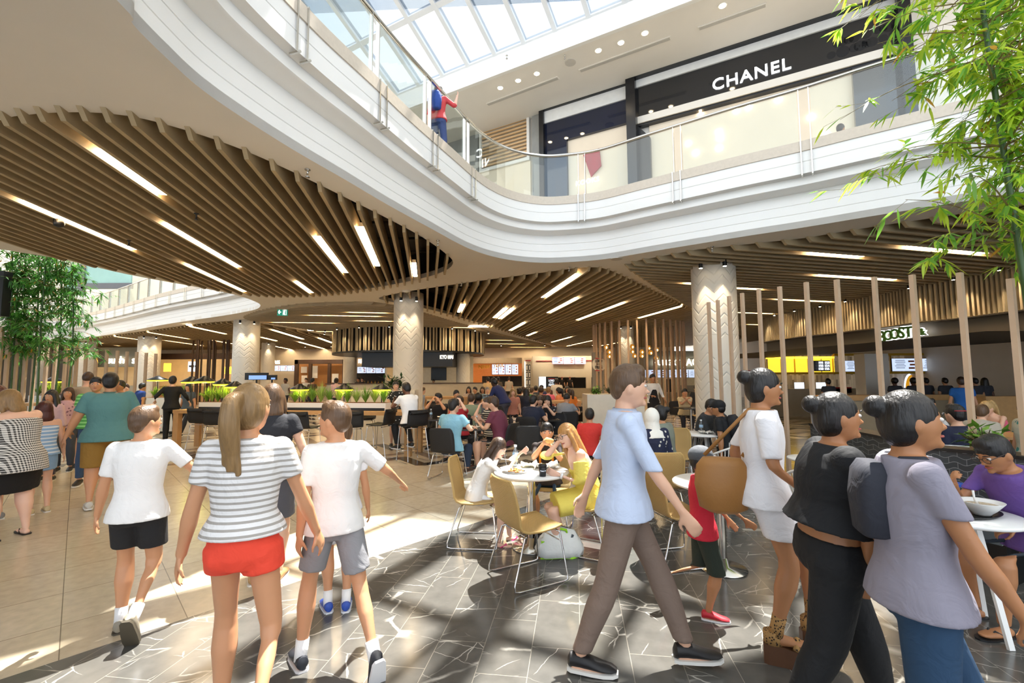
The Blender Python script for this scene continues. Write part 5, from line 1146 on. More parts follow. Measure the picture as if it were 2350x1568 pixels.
def limb(mb, a, m, b, ra, rm, rb, bulge=1.0, f0=0, f1=2, inf=0, n=12):
    """two bones a-m-b; f0..f1 is the part covered (0..2)"""
    pts = []; rr = []
    def at(f):
        if f <= 1: p = a.lerp(m, f); r = ra+(rm-ra)*f
        else:
            g = f-1; p = m.lerp(b, g); r = rm+(rb-rm)*g+bulge*.012*math.sin(min(1, g*1.6)*PI)
        return p, r+inf
    fs = [f0+(f1-f0)*k/9 for k in range(10)]
    if f0 < 1 < f1: fs = sorted(fs+[.93, 1.07])
    for f in fs: p, r = at(f); pts.append(p); rr.append(r)
    d0 = pts[1]-pts[0]; lat = d0.cross(V((0, 0, 1)) if abs(d0.normalized().z) < .9 else V((0, 1, 0)))
    rings_along(mb, pts, rr, n, lat)
def hand(mb, wr, d, nrm, s, fine, curl=.5, side=1):
    d = d.normalized(); nrm = (nrm-d*nrm.dot(d)); nrm = nrm.normalized() if nrm.length > .05 else V((0, 0, -1)); lat = d.cross(nrm)*side
    k = s; rings_along(mb, [wr-d*.01*k, wr+d*.03*k, wr+d*.07*k, wr+d*.092*k], [(.026*k, .02*k), (.034*k, .017*k), (.041*k, .015*k), (.036*k, .012*k)], 10, lat)
    if fine == 0: 
        rings_along(mb, [wr+d*.08*k, wr+(d+nrm*.3*curl)*.13*k, wr+(d+nrm*.8*curl)*.165*k], [(.036*k, .012*k), (.034*k, .011*k), (.02*k, .009*k)], 8, lat); mb.tube([wr+d*.03*k-lat*.02*k, wr+d*.07*k-lat*.05*k, wr+d*.1*k-lat*.055*k], [.014*k, .012*k, .009*k], 6); return
    for i, (o, L) in enumerate(((-.031, .072), (-.0105, .082), (.0105, .077), (.031, .06))):
        b0 = wr+d*.085*k+lat*o*k; sp_ = lat*(o*.5); c1 = curl*(.75+.12*i); p1 = b0+(d*math.cos(c1*.5)+nrm*math.sin(c1*.5)+sp_)*L*.45*k; a2 = c1*1.5; p2 = p1+(d*math.cos(a2)+nrm*math.sin(a2)+sp_)*L*.32*k; a3 = c1*2.2; p3 = p2+(d*math.cos(a3)+nrm*math.sin(a3))*L*.25*k
        mb.tube([b0-d*.01, b0, p1, p2, p3], [.0095*k, .0098*k, .009*k, .0083*k, .0068*k], 8)
    t0 = wr+d*.022*k-lat*.024*k; t1 = t0+(d*.6-lat*.75+nrm*.25).normalized()*.04*k; t2 = t1+(d*.85-lat*.3+nrm*.45).normalized()*.03*k; t3 = t2+(d*.9+nrm*.4).normalized()*.022*k; mb.tube([t0-d*.01*k, t0, t1, t2, t3], [.013*k, .014*k, .0115*k, .0105*k, .008*k], 8)
def remesh(o, vox, sm=4, dec=None):
    m = o.modifiers.new('skin', 'REMESH'); m.mode = 'VOXEL'; m.voxel_size = vox; m.use_smooth_shade = True
    s = o.modifiers.new('soft', 'SMOOTH'); s.iterations = sm; s.factor = .5
PCOUNT = [0]
def person(label, x, y, face, H=1.7, lod=1, skin='l', hair='short', hc='brown', build=1.0, sit=None, lean=0, side=0, twist=0, hp=0, hy=0, hr=0, lh=None, rh=None, lf=None, rf=None,
           top='#ffffff', tmat=None, sleeve=.55, sl0=0, hem=0, neck=1, bottom='shorts', bcol='#222222', bmat=None, blen=.8, shoes='#2a2a2a', sole=None, curl=.5, face_on=None, z0=0, collar=None, glasses=False, extra=None, lmat=None, cat='person'):
    s = H/1.75; vox = (.0085, .013, .022)[lod]; k = s; fem = build
    r = empty('person', (x, y, z0), -math.radians(face), label, cat)
    B = MB()
    ph = (.93*s) if sit is None else sit+.095*s
    P0 = V((0, 0, ph)) if sit is None else V((0, -.02*s, ph))
    L = math.radians(lean); Sd = math.radians(side); tw = math.radians(twist)
    up = lambda f: rot_lean(L*f, Sd*f) @ V((0, 0, 1))
    P1 = P0+up(.6)*.15*s; P2 = P1+up(.95)*.17*s; P3 = P2+up(1.08)*.17*s
    lat0 = V((1, 0, 0)); latS = Matrix.Rotation(-tw, 3, V((0, 0, 1))) @ (Matrix.Rotation(Sd, 3, 'Y') @ V((1, 0, 0))); frt = up(1).cross(latS)
    bw = fem
    torso = [P0+up(.3)*-.10*s, P0, P0+up(.6)*.08*s, P1, P1.lerp(P2, .5), P2, P2.lerp(P3, .5), P3+up(1)*-.015*s, P3+up(1)*.035*s]
    trad = [(.13*bw, .105*bw), (.165*bw, .118*bw), (.155*bw, .108*bw), (.14*bw, .10*bw), (.15*bw, .108*bw), (.165*bw, .115*bw), (.172*bw, .108*bw), (.15*bw, .085*bw), (.07, .06)]
    trad = [(a*s, b*s) for a, b in trad]
    lats = latS
    rings_along(B, torso, trad, 18, lats)
    sh = [P3-up(1)*.03*s+latS*sg*.165*s*(.5+.5*bw) for sg in (-1, 1)]; hpj = [P0+lat0*sg*.088*s*bw-V((0, 0, .02*s)) for sg in (-1, 1)]
    nk = P3+up(1)*.03*s; hl = rot_lean(L*.5+math.radians(-hp), Sd*.5); HRm = Matrix.Rotation(-math.radians(hy), 3, 'Z') @ Matrix.Rotation(math.radians(hp), 3, 'X') @ Matrix.Rotation(math.radians(hr), 3, 'Y')
    if lean: HRm = HRm @ Matrix.Rotation(-L*.35, 3, 'X')
    hs = s*1.08 if H > 1.5 else s*1.08*(1+.25*(1.5-H)/.5)
    hc_ = nk+up(1)*.035*s+HRm @ V((0, .018*hs, .098*hs))
    rings_along(B, [P3-up(1)*.03*s, nk+up(1)*.03*s, hc_-HRm @ V((0, .01, .06))*hs], [(.062*s, .062*s), (.052*s, .054*s), (.05*s, .055*s)], 12, latS)
    def hd(v): return hc_+HRm @ (V(v)*hs)
    B.ell(hc_, (.076*hs, .094*hs, .105*hs), HRm, 18, 12); B.ell(hd((0, .028, -.055)), (.052*hs, .06*hs, .058*hs), HRm, 14, 10); B.ell(hd((0, .01, -.04)), (.064*hs, .07*hs, .06*hs), HRm, 14, 10)
    if lod < 2:
        B.ring([[hd(q) for q in rr_] for rr_ in ([(-.008, .085, .02), (.008, .085, .02), (.008, .07, .02), (-.008, .07, .02)], [(-.016, .09, -.022), (.016, .09, -.022), (.016, .075, -.024), (-.016, .075, -.024)])]); B.ell(hd((0, .098, -.018)), (.013*hs, .016*hs, .012*hs), HRm, 8, 6)
        for sg in (-1, 1): B.ell(hd((sg*.077, -.005, -.008)), (.009*hs, .019*hs, .032*hs), HRm, 8, 6)
        B.ell(hd((0, .082, -.083)), (.022*hs, .018*hs, .016*hs), HRm, 8, 6)
    # arms
    arms = []
    for i, (sg, tg) in enumerate(((-1, lh), (1, rh))):
        t = V(tg)*s if tg else P0+V((sg*.27*s*(.6+.4*bw), .03*s, -.12*s)); hint = V((sg*.55, -1, -.5)) 
        if len(tg or ()) == 3 and t.z > sh[i].z-.02: hint = V((sg*.7, .1, -1))
        el, wr = ik(sh[i], t, .285*s, .25*s, hint); ab = max(.85, bw)
        limb(B, sh[i], el, wr, .047*s*ab, .038*s*ab, .026*s, .6, n=12); B.ell(sh[i], (.05*s*ab,)*3, None, 10, 8)
        dr = (wr-el).normalized(); hand(B, wr, dr, (V((-sg, .35, -.2)) if dr.z < -.5 else V((-sg*.5, 0, -1))) if dr.z < .3 else V((-sg*.6, -.4, 0)), s*.95, lod == 0 or lod == 1, curl, sg); arms.append((sh[i], el, wr))
    legs = []
    for i, (sg, tg) in enumerate(((-1, lf), (1, rf))):
        if tg: t = V(tg)*1.0; t = V((t.x*s, t.y*s, t.z*s))
        else: t = V((sg*.1*s*bw, 0, 0)) if sit is None else V((sg*.12*s, .40*s, 0))
        an = t+V((0, 0, .075*s)); kn, an = ik(hpj[i], an, .43*s, .43*s, V((sg*.12, 1, .3 if sit is not None else 0))); lb = bw
        limb(B, hpj[i], kn, an, .086*s*lb, .056*s*lb, .034*s, 1.3*lb, n=14); B.ell(hpj[i]+V((0, -.012*s, -.03*s)), (.083*s*lb, .09*s*lb, .085*s*lb), None, 12, 8)
        lift = an.z/s > .12; fd = V((sg*.12, 1, 0)).normalized()
        if len(tg or ()) > 3: fd = Matrix.Rotation(-math.radians(tg[3]), 3, 'Z') @ fd
        if lift and sit is None: fd = (fd*.45+V((0, 0, -.9))).normalized() if t.y < 0 else (fd+V((0, 0, .25))).normalized()
        legs.append((hpj[i], kn, an, fd)); fl_ = an-V((0, 0, .048*s)) if not (lift and t.y < 0) else an+(an-kn).normalized()*.035*s
        u2 = V((0, 0, 1)) if not lift else (fd.cross(V((1, 0, 0)))*-1)
        rings_along(B, [fl_-fd*.05*s, fl_+fd*.02*s, fl_+fd*.11*s, fl_+fd*.165*s, fl_+fd*.19*s], [(.028*s, .026*s), (.034*s, .036*s), (.043*s, .022*s), (.038*s, .015*s), (.02*s, .009*s)], 10, V((1, 0, 0)))
    bo = B.build('body', skinm(skin), r, True, fix=False); remesh(bo, vox, 3)
    # hair
    hm = hairm(hc if hc in HR else 'brown'); Hb = MB(); Ell = lambda c, rd: Hb.ell(hd(c), tuple(q*hs for q in rd), HRm, 18, 12)
    if hair in ('short', 'long', 'ponytail', 'bob', 'bun', 'curly', 'longcurly'):
        Ell((0, -.013, .027), (.083, .099, .101))
        if hair == 'short': Ell((0, -.05, -.01), (.07, .055, .07)); Ell((0, .03, .085), (.06, .05, .045))
        elif hair == 'curly': Ell((0, -.02, .035), (.1, .11, .11)); 
        else:
            Ell((0, -.035, 0), (.088, .075, .105))
            if hair in ('long', 'longcurly', 'bob'):
                ln = .16 if hair == 'bob' else .36; wf = 1.25 if hair == 'longcurly' else 1
                rings_along(Hb, [hd((0, -.03, .03)), hd((0, -.045, -.06)), hd((0, -.06, -.06-ln*.4))-V((0, 0, 0)), hd((0, -.05, -.06-ln))], [(.085*hs, .07*hs), (.092*hs*wf, .062*hs), (.1*hs*wf, .052*hs), (.06*hs, .03*hs)], 14, HRm @ V((1, 0, 0)))
                for sg in (-1, 1): rings_along(Hb, [hd((sg*.065, .02, .05)), hd((sg*.083, .02, -.03)), hd((sg*.088*wf, .02, -.03-ln*.45)), hd((sg*.08, .03, -.04-ln*.8))], [.022*hs, .024*hs*wf, .026*hs*wf, .012*hs], 8)
            if hair == 'ponytail':
                for dx, dr in ((0, 1), (.022, .6), (-.02, .65)):
                    q_ = smooth_poly([hd((0, -.08, .06)), hd((dx*.5, -.135, .04)), hd((dx, -.15, -.05)), hd((dx*1.2, -.135, -.17)), hd((dx*1.6, -.12, -.27-dx))], 4); rings_along(Hb, q_, [(.02+.02*math.sin(min(1, j/13)*PI)**.8)*hs*dr+.003 for j in range(len(q_))], 10)
            if hair == 'bun': Hb.ell(hd((0, -.11, .06)), (.045*hs,)*3, HRm, 12, 8)
        ho = Hb.build('hair', hm, r, True, fix=False); remesh(ho, (.007, .011, .02)[lod], 2)
    elif hair == 'buzz': Ell((0, -.012, .022), (.0785, .095, .099)); remesh(Hb.build('hair', hm, r, True, fix=False), (.007, .011, .02)[lod], 1)
    elif hair == 'cap':
        Ell((0, -.03, .0), (.08, .075, .085)); remesh(Hb.build('hair', hm, r, True, fix=False), (.007, .011, .02)[lod], 2)
        Hb = MB(); Ell((0, -.01, .045), (.09, .104, .085)); Hb.ring([[hd((q*math.cos(a), .07+w*math.sin(a), .045-.02*math.sin(a))) for a in [PI*j/8 for j in range(9)]]+[hd((q*math.cos(a), .07+w*math.sin(a), .035-.02*math.sin(a))) for a in [PI*(8-j)/8 for j in range(9)]] for q, w in ((.02, .02), (.078, .1))])
        Hb.build('cap', cloth(collar or '#16181c'), r, True)
    elif hair == 'scarf':
        Ell((0, -.02, .012), (.097, .105, .125)); rings_along(Hb, [hd((0, -.02, -.05)), hd((0, -.03, -.15)), P3+up(1)*-.02*s, P3+up(1)*-.13*s-frt*.02], [(.088*hs, .09*hs), (.1*hs, .095*hs), (.17*s, .12*s), (.185*s, .135*s)], 16, latS)
        remesh(Hb.build('head_scarf', cloth(hc if hc.startswith('#') else '#eeece4'), r, True, fix=False), (.008, .012, .02)[lod], 3)
    # face
    if face_on is None: face_on = lod < 2
    if face_on:
        for sg in (-1, 1):
            e = MB(); e.cm = 0; e.ell(hd((sg*.031, .079, .014)), (.0145*hs, .011*hs, .0085*hs), HRm, 12, 8); e.cm = 1; e.ell(hd((sg*.031, .087, .014)), (.006*hs, .005*hs, .0062*hs), HRm, 10, 6); e.build('eye', [mat('eye_white', '#d9d2ca', .3), mat('iris_dark', '#231811', .2)], r, True)
            MB().tube([hd((sg*.014, .091, .033)), hd((sg*.032, .09, .039)), hd((sg*.05, .078, .034))], [.003*hs, .0042*hs, .002*hs], 6).build('eyebrow', hairm('brown' if hc.startswith('#') else hc), r, True)
        MB().tube([hd((-.024, .078, -.052)), hd((-.01, .091, -.0505)), hd((0, .0935, -.052)), hd((.01, .091, -.0505)), hd((.024, .078, -.052))], [.002*hs, .0055*hs, .005*hs, .0055*hs, .002*hs], 8).build('mouth', lip(), r, True)
    if glasses:
        g = MB()
        for sg in (-1, 1): g.tube([hd((sg*.034+.024*math.cos(a), .1, .012+.02*math.sin(a))) for a in [2*PI*j/16 for j in range(17)]], .0022*hs, 5); g.tube([hd((sg*.057, .098, .018)), hd((sg*.08, .0, .015))], .0022*hs, 5)
        g.tube([hd((-.01, .102, .015)), hd((.01, .102, .015))], .0022*hs, 5); g.build('glasses', mat('glasses_frame', '#3a2c24', .3), r)
    # ---- clothes
    e = .013*s; cvox = (.010, .014, .022)[lod]
    if top:
        T = MB(); tm = tmat or cloth(top); h0 = P0-up(.3)*(.05+hem)*s
        tp = [h0]+[p for p in torso[1:] if (p-h0).dot(up(.6)) > .03*s]; n_ = len(torso)-len(tp)
        tr_ = [(.208*s*bw+e, .158*s*bw+e)]+[(a+e*1.5, b+e*1.6) for a, b in trad[len(torso)-len(tp)+1:]]
        if len(tp) > 6: tr_[1] = (.192*s*bw+e, .143*s*bw+e)
        if neck == 0: tp, tr_ = tp[:-2], tr_[:-2]
        elif neck == -1: tp, tr_ = tp[:-3], tr_[:-3]
        else: tp = tp[:-1]+[P3+up(1)*.028*s]; tr_[-1] = (.118*s, .1*s)
        rings_along(T, tp, tr_, 20, lats)
        if sleeve:
            for a_, el, wr in arms:
                limb(T, a_, el, wr, .056*s*max(.85, bw), .047*s*max(.85, bw), .034*s, .5, sl0, sleeve, (.010*s if sleeve < 1 else .006*s)+(.02 if sl0 else 0), 14)
                if not sl0: T.ell(a_, (.062*s*max(.9, bw),)*3, None, 12, 8)
        nm = {0: 'vest_top'}.get(sleeve, 'shirt'); to = T.build(nm, tm, r, True, fix=False); remesh(to, cvox, 3)
        if neck == 2:
            MB().ring([[P3+up(1)*z*s+latS*math.cos(a)*q*s+frt*math.sin(a)*q*s for a in [2*PI*j/16 for j in range(16)]] for q, z in ((.11, -.035), (.08, .005), (.066, .045), (.082, .01))], cap=False).build('collar', tm, r, True)
    bm_ = bmat or cloth(bcol); T = MB()
    wst = P0+up(.6)*.06*s
    if bottom in ('shorts', 'trousers'):
        rings_along(T, [wst, P0, P0-V((0, 0, .06*s)), P0-V((0, 0, .12*s)) if sit is None else P0+V((0, .0, -.092*s))], [(trad[2][0]+e, trad[2][1]+e), (trad[1][0]+e, trad[1][1]+e), (trad[1][0]+e, trad[1][1]+e), (trad[0][0], trad[0][1])], 18)
        f1 = blen if bottom == 'shorts' else 1.93
        for a_, kn, an, fd in legs: limb(T, a_, kn, an, .094*s*bw, .067*s*bw+(.0 if bottom == 'trousers' else .012*s), .05*s, .8, 0, f1, .006*s if bottom == 'trousers' else .016*s, 16); T.ell(a_+V((0, -.008*s, -.035*s)), (.102*s*bw, .109*s*bw, .1*s*bw), None, 12, 8)
        remesh(T.build(bottom, bm_, r, True, fix=False), cvox, 3)
    elif bottom == 'skirt':
        k0, k1 = legs[0], legs[1]; pts = [wst, P0]; rd = [(trad[2][0]+e*1.3, trad[2][1]+e*1.3), (trad[1][0]+e*1.6, trad[1][1]+e*1.6)]
        for f in (.3, .6, .9, 1.2, 1.5, 1.8):
            if f > blen+.01: break
            def at(l, f): return l[0].lerp(l[1], f) if f <= 1 else l[1].lerp(l[2], f-1)
            a_, b_ = at(k0, f), at(k1, f); c = (a_+b_)/2; pts.append(c); rd.append((abs((b_-a_).x)/2+.1*s*bw*(1-.12*f)+e, .112*s*bw*(1-.1*f)+e+abs((b_-a_).y)*.45))
        rings_along(T, pts, rd, 20); remesh(T.build('skirt', bm_, r, True, fix=False), cvox, 3)
    # ---- shoes
    if shoes:
        for l in legs:
            fd, an, kn = l[3], l[2], l[1]; up2 = V((0, 0, 1)); lift = an.z/s > .12
            if lift and sit is None and fd.z < -.3: up2 = (kn-an).normalized(); up2 = (up2-fd*up2.dot(fd)).normalized()
            b0 = an-up2*.05*s; Sm = MB(); la = fd.cross(up2)
            def sec(f, w, h, zlo): c = b0+fd*f*s; return [c+la*w*s*math.cos(a)+up2*((h-zlo)*.5*math.sin(a)*s+((h+zlo)*.5-.0)*s) for a in [2*PI*j/12 for j in range(12)]]
            Sm.cm = 0; Sm.ring([sec(-.068, .02, .04, -.01), sec(-.055, .036, .065, -.015), sec(0, .042, .07, -.015), sec(.05, .046, .055, -.015), sec(.12, .05, .03, -.015), sec(.17, .044, .02, -.012), sec(.2, .022, .008, -.008)])
            Sm.cm = 1; Sm.ring([[b0+fd*f*s+la*w*s*sg2+up2*z*s for sg2, z in ((-1, -.03), (1, -.03), (1, -.012), (-1, -.012))] for f, w in ((-.072, .025), (-.05, .04), (0, .044), (.06, .05), (.13, .052), (.18, .042), (.207, .02))])
            Sm.build('shoe', [mat('shoe'+shoes, shoes, .5), mat('sole'+(sole or shoes), sole or '#e6e3dc', .6)], r, 'auto', fix=False)
    info = dict(root=r, P0=P0, P1=P1, P2=P2, P3=P3, up=up(1), lat=latS, frt=frt, hd=hd, HR=HRm, hs=hs, s=s, arms=arms, legs=legs, sh=sh)
    if extra: extra(info)
    return info
def X(px, Y): return D(px, 900, Y).x
def person_px(label, px, Y, *a, **k): return person(label, X(px, Y), Y, *a, **k)
PX = person_px
# ---- extras
def flipflops(col, name='flip_flop'):
    def f(i):
        for l in i['legs']:
            fd, an, s = l[3], l[2], i['s']; b0 = an-V((0, 0, .075*s)); la = fd.cross(V((0, 0, 1)))
            mb = MB().ring([[b0+fd*q*s+la*w*s*sg+V((0, 0, z)) for sg, z in ((-1, -.012), (1, -.012), (1, .012), (-1, .012))] for q, w in ((-.07, .025), (-.04, .042), (.04, .042), (.13, .05), (.19, .038), (.215, .015))])
            mb.tube([b0+fd*.03*s+la*.045*s+V((0, 0, .01)), b0+fd*.1*s+la*.02*s+V((0, 0, .052*s)), b0+fd*.15*s+V((0, 0, .012)), b0+fd*.1*s-la*.02*s+V((0, 0, .052*s)), b0+fd*.03*s-la*.045*s+V((0, 0, .01))], .006, 6)
            mb.build(name, mat('sandal'+col, col, .5), i['root'])
    return f
def socks(col='#f2f2f2'):
    def f(i):
        for l in i['legs']:
            an, kn, s = l[2], l[1], i['s']; d = (kn-an).normalized(); MB().tube([an-d*.03*s, an+d*.03*s, an+d*.1*s], [.041*s, .04*s, .042*s], 14).build('sock', cloth(col), i['root'], True)
    return f
def straps(col):
    def f(i):
        for sg in (-1, 1): 
            q = [i['P3']+i['lat']*sg*.09*i['s']+i['frt']*d*i['s']+i['up']*z*i['s'] for d, z in ((.11, -.12), (.09, -.03), (.02, .015), (-.07, -.03), (-.12, -.12))]; MB().tube(q, .006, 6).build('shoulder_strap', cloth(col), i['root'], True)
    return f
def backpack(col, sz=1):
    def f(i):
        s = i['s']*sz; c = i['P2']-i['frt']*.19*s+i['up']*.02; M = Matrix((i['lat'], i['frt'], i['up'])).transposed()
        rows = []
        for z, w, d in ((-.22, .1, .06), (-.2, .14, .085), (0, .155, .1), (.15, .14, .08), (.21, .09, .05)): rows.append([c+M @ V((w*s*math.copysign(abs(math.cos(a))**.6, math.cos(a)), d*s*math.copysign(abs(math.sin(a))**.6, math.sin(a)), z*s)) for a in [2*PI*j/20 for j in range(20)]])
        MB().ring(rows).build('backpack', cloth(col), i['root'], True)
        for sg in (-1, 1):
            q = [i['P3']+i['lat']*sg*.1*s+i['frt']*d*s+i['up']*z*s for d, z in ((-.13, -.06), (-.06, .03), (.04, .035), (.12, -.06), (.135, -.2), (.05, -.3))]; MB().tube(q, .016, 6).build('strap', cloth(col), i['root'], True)
    return f
def seq(*fs):
    def f(i): [g(i) for g in fs]
    return f
def wristband(k, col, w=.012):
    def f(i):
        a, el, wr = i['arms'][k]; d = (wr-el).normalized(); MB().tube([wr-d*.03, wr-d*(.03+w)], .033*i['s'], 14).build('wristband', mat('band'+col, col, .4), i['root'], True)
    return f
def held(k, fn):
    def f(i):
        a, el, wr = i['arms'][k]; M = i['root'].matrix_basis; fn(i['root'].matrix_basis @ (wr+(wr-el).normalized()*.09*i['s']), i)
    return f
# ---------------------------------------------------------------- family at the sunlit table
def gw(i): pass
person('girl in loose white tunic with long dark wavy hair seated at the sunlit table', -.36, 4.86, 96, 1.32, 0, 'p', 'longcurly', 'brown', .95, .44, lean=28, hp=-18, hy=20, lh=(.02, .62, 1.22), rh=(.05, .5, 1.1), lf=(-.1, .42, -.02), rf=(.16, .30, -.02), top='#f6f4f0', sleeve=1.5, hem=.1, bottom='shorts', bcol='#eef0f4', blen=.45, shoes=None, extra=flipflops('#d81b78'))
def boyx(i):
    for sg in (-1, 1):
        q = [i['P3']+i['lat']*sg*.085*i['s']+i['frt']*d*i['s']+i['up']*z*i['s'] for d, z in ((.02, .02), (.09, -.02), (.135, -.14), (.14, -.3))]; MB().tube(q, .013, 6).build('orange_band', cloth('#e08a1e'), i['root'], True)
    wristband(0, '#101114', .02)(i)
sandwich_at = (.40, 5.03, 1.0)
person('boy in dark brown and orange T-shirt holding a sandwich to his mouth', .40, 5.32, 190, 1.45, 0, 'm', 'short', 'black', .95, .44, lean=8, hy=-8, hp=-4, lh=(-.075, .27, 1.13), rh=(.03, .28, 1.15), top='#2c211f', bottom='shorts', bcol='#27405c', blen=.95, shoes='#1d4fb5', curl=1.1, extra=boyx)
o = MB().ell((0, 0, 0), (.05, .03, .03), None, 14, 8).build('sandwich', mat('bread', '#c89a5c', .7, var=.3, vs=30), None, True); o.location = (.40, 5.02, 1.0); tag(o, 'sandwich held in both hands by the boy', 'food')
def womx(i):
    wristband(0, '#e9ecef', .022)(i)
    c = i['P0']; MB().tube([c+V((-.12, -.05, .03)), c+V((-.15, -.06, -.2)), c+V((-.15, -.06, -.38))], .004, 5).build('cord', cloth('#e0d050'), i['root']); MB().tube([c+V((-.15, -.06, -.38)), c+V((-.15, -.06, -.45))], [.006, .013], 8).build('tassel', cloth('#e0d050'), i['root'])
    flipflops('#8a5a35', 'sandal')(i)
person('woman in yellow off-shoulder dress with glasses resting her head on one hand', .74, 4.58, -100, 1.64, 0, 'p', 'long', 'gold', 1.0, .44, lean=20, side=4, hp=-8, hy=-22, hr=16, lh=(-.12, .36, .82), rh=(.10, .28, 1.12), lf=(-.05, .36, 0), rf=(.1, .22, 0), top='#e9d865', sleeve=1.15, sl0=.25, neck=-1, hem=.05, bottom='skirt', bcol='#e9d865', blen=1.0, shoes=None, glasses=True, curl=.9, extra=womx)
# ---------------------------------------------------------------- people walking past, nearest first
PX('girl with long blond ponytail, striped white T-shirt and coral shorts walking away', 572, 2.3, -16, 1.70, 0, 'm', 'ponytail', 'dblond', .92, lf=(-.1, .1, 0), rf=(.14, -.30, .12), hy=20, lh=(-.3, .05, .82), rh=(.34, .15, .86), tmat=cloth('#e9e7e6', '#a9a39c', 'h', 34, .62), sleeve=.6, hem=-.09, bottom='shorts', bcol='#f04a33', blen=.3, shoes='#b09078')
PX('boy in white T-shirt and grey shorts with one arm out, walking away', 775, 2.85, -30, 1.58, 0, 'm', 'short', 'lbrown', .9, lf=(-.18, .06, 0), rf=(.2, -.34, .07), hy=-50, lh=(-.22, .0, .8), rh=(.5, .2, 1.08), top='#eceae8', hem=.02, sleeve=.75, bottom='shorts', bcol='#8b8b8f', blen=.75, shoes='#23262e', sole='#e8e8ea', extra=socks())
PX('boy with combed fair hair, white T-shirt and black shorts walking away', 332, 3.2, -22, 1.54, 0, 'm', 'short', 'lbrown', .95, lf=(-.09, .06, 0), rf=(.07, -.22, .11), hy=45, lh=(-.3, .1, .8), rh=(.5, .2, .98), top='#f2f0ee', hem=.03, sleeve=.75, bottom='shorts', bcol='#17171a', blen=.7, shoes='#8c8474', sole='#4a4336', extra=socks('#e4e4e6'))
PX('child in white and navy T-shirt with bright blue shoes behind the grey shorts boy', 788, 3.5, -25, 1.40, 1, 'm', 'short', 'lbrown', .92, rf=(.06, -.05, 0), tmat=cloth('#e6e6ea', '#24284a', 'band', 14, .93), bottom='shorts', bcol='#cfcfd4', blen=.8, shoes='#2a4fae', sole='#e8ecf2', extra=socks())
PX('grey haired woman in dark T-shirt wearing bracelets, behind the ponytailed girl', 625, 3.95, -18, 1.68, 1, 'l', 'bob', 'lbrown', 1.0, rh=(.3, .12, .92), tmat=cloth('#23242a'), sleeve=.45, bottom='skirt', bcol='#56575f', blen=.95, shoes='#b08a5c', extra=wristband(1, '#d8d4cc', .03))
def manx(i): pass
PX('tall man in pale blue shirt and taupe trousers striding to the right', 1425, 2.78, 98, 1.80, 0, 'l', 'short', 'lbrown', 1.0, lean=2, rf=(.06, -.27, 0), lf=(-.06, .34, .02), hp=-5, rh=(.22, .34, .84), lh=(-.2, -.22, .9), tmat=cloth('#c3d0e8'), neck=2, sleeve=1.0, hem=.02, bottom='trousers', bcol='#7d6a5e', shoes='#141213', extra=manx)
PX('small child in red T-shirt, dark green shorts and red and white trainers', 1600, 3.36, 103, 1.18, 0, 't', 'cap', 'black', .95, rf=(.06, .02, 0), lf=(-.05, -.42, .28), rh=(.1, .5, .95), lh=(-.2, .3, .95), top='#cf2338', hem=.06, sleeve=.6, bottom='shorts', bcol='#242d22', blen=1.05, shoes='#c01f2e', sole='#f0f0f0', collar='#5a5d62', curl=.3)
def wedge(i):
    m = cloth('#a9814c', '#2a1c14', 'spot', 75, .62)
    for l in i['legs']:
        fd, an, kn, s = l[3], l[2], l[1], i['s']; b0 = an-V((0, 0, .075*s)); la = fd.cross(V((0, 0, 1))); d = (kn-an).normalized()
        mb = MB().ring([[b0+fd*q*s+la*w*s*sg+V((0, 0, z)) for sg, z in ((-1, -.11), (1, -.11), (1, t), (-1, t))] for q, w, t in ((-.075, .03, -.0), (-.05, .042, 0), (.04, .04, -.0), (.12, .046, -.01), (.19, .035, -.015), (.21, .015, -.02))]); mb.build('wedge_sole', mat('wedge_brown', '#5a3a24', .5, var=.2), i['root'])
        MB().tube([an-d*.02, an+d*.03*s, an+d*.1*s], [.044*s, .04*s, .042*s], 14).build('ankle_wrap', m, i['root'], True); MB().tube([b0+fd*.1*s+la*.05*s, b0+fd*.11*s+V((0, 0, .045*s)), b0+fd*.1*s-la*.05*s], .02*s, 8).build('toe_strap', m, i['root'], True)
        MB().ring([[an+V((0, 0, -.03*s))+fd*(-.02+.055*math.cos(a))*s+la*.045*s*math.sin(a)+V((0, 0, z)) for a in [2*PI*j/12 for j in range(12)]] for z in (-.045*s, .03*s)]).build('heel_cup', m, i['root'], True)
def tote(i):
    s = i['s']; c = i['P0']+V((.05, -.24, .02)); mb = MB()
    mb.ring([[c+V((d*math.sin(a), w*math.cos(a), z)) for a in [2*PI*j/24 for j in range(24)]] for z, w, d in ((-.17, .08, .04), (-.14, .14, .06), (0, .165, .07), (.12, .15, .06), (.17, .11, .04))]); mb.build('tan_bag', mat('tan_leather', '#a06e36', .5, bump=.1), i['root'], True); MB().tube([c+V((0, -.1, .18)), i['P3']+V((.05, -.07, .03)), i['P3']+V((.05, .06, .03)), c+V((0, .12, .18))], .012, 6).build('bag_strap', mat('tan_leather', '#a06e36', .5, bump=.1), i['root'], True)
PX('woman in white blouse and shorts with tan bag and leopard print wedge sandals', 1742, 2.9, 108, 1.66, 0, 't', 'bun', 'black', 1.0, lf=(-.08, .26, .06), rf=(.07, .02, 0), rh=(.22, .2, .95), lh=(-.2, -.1, .9), top='#f0eef0', sleeve=.85, hem=.04, bottom='shorts', bcol='#e9e6e8', blen=.62, shoes=None, z0=.11, extra=seq(wedge, tote), hp=-5)
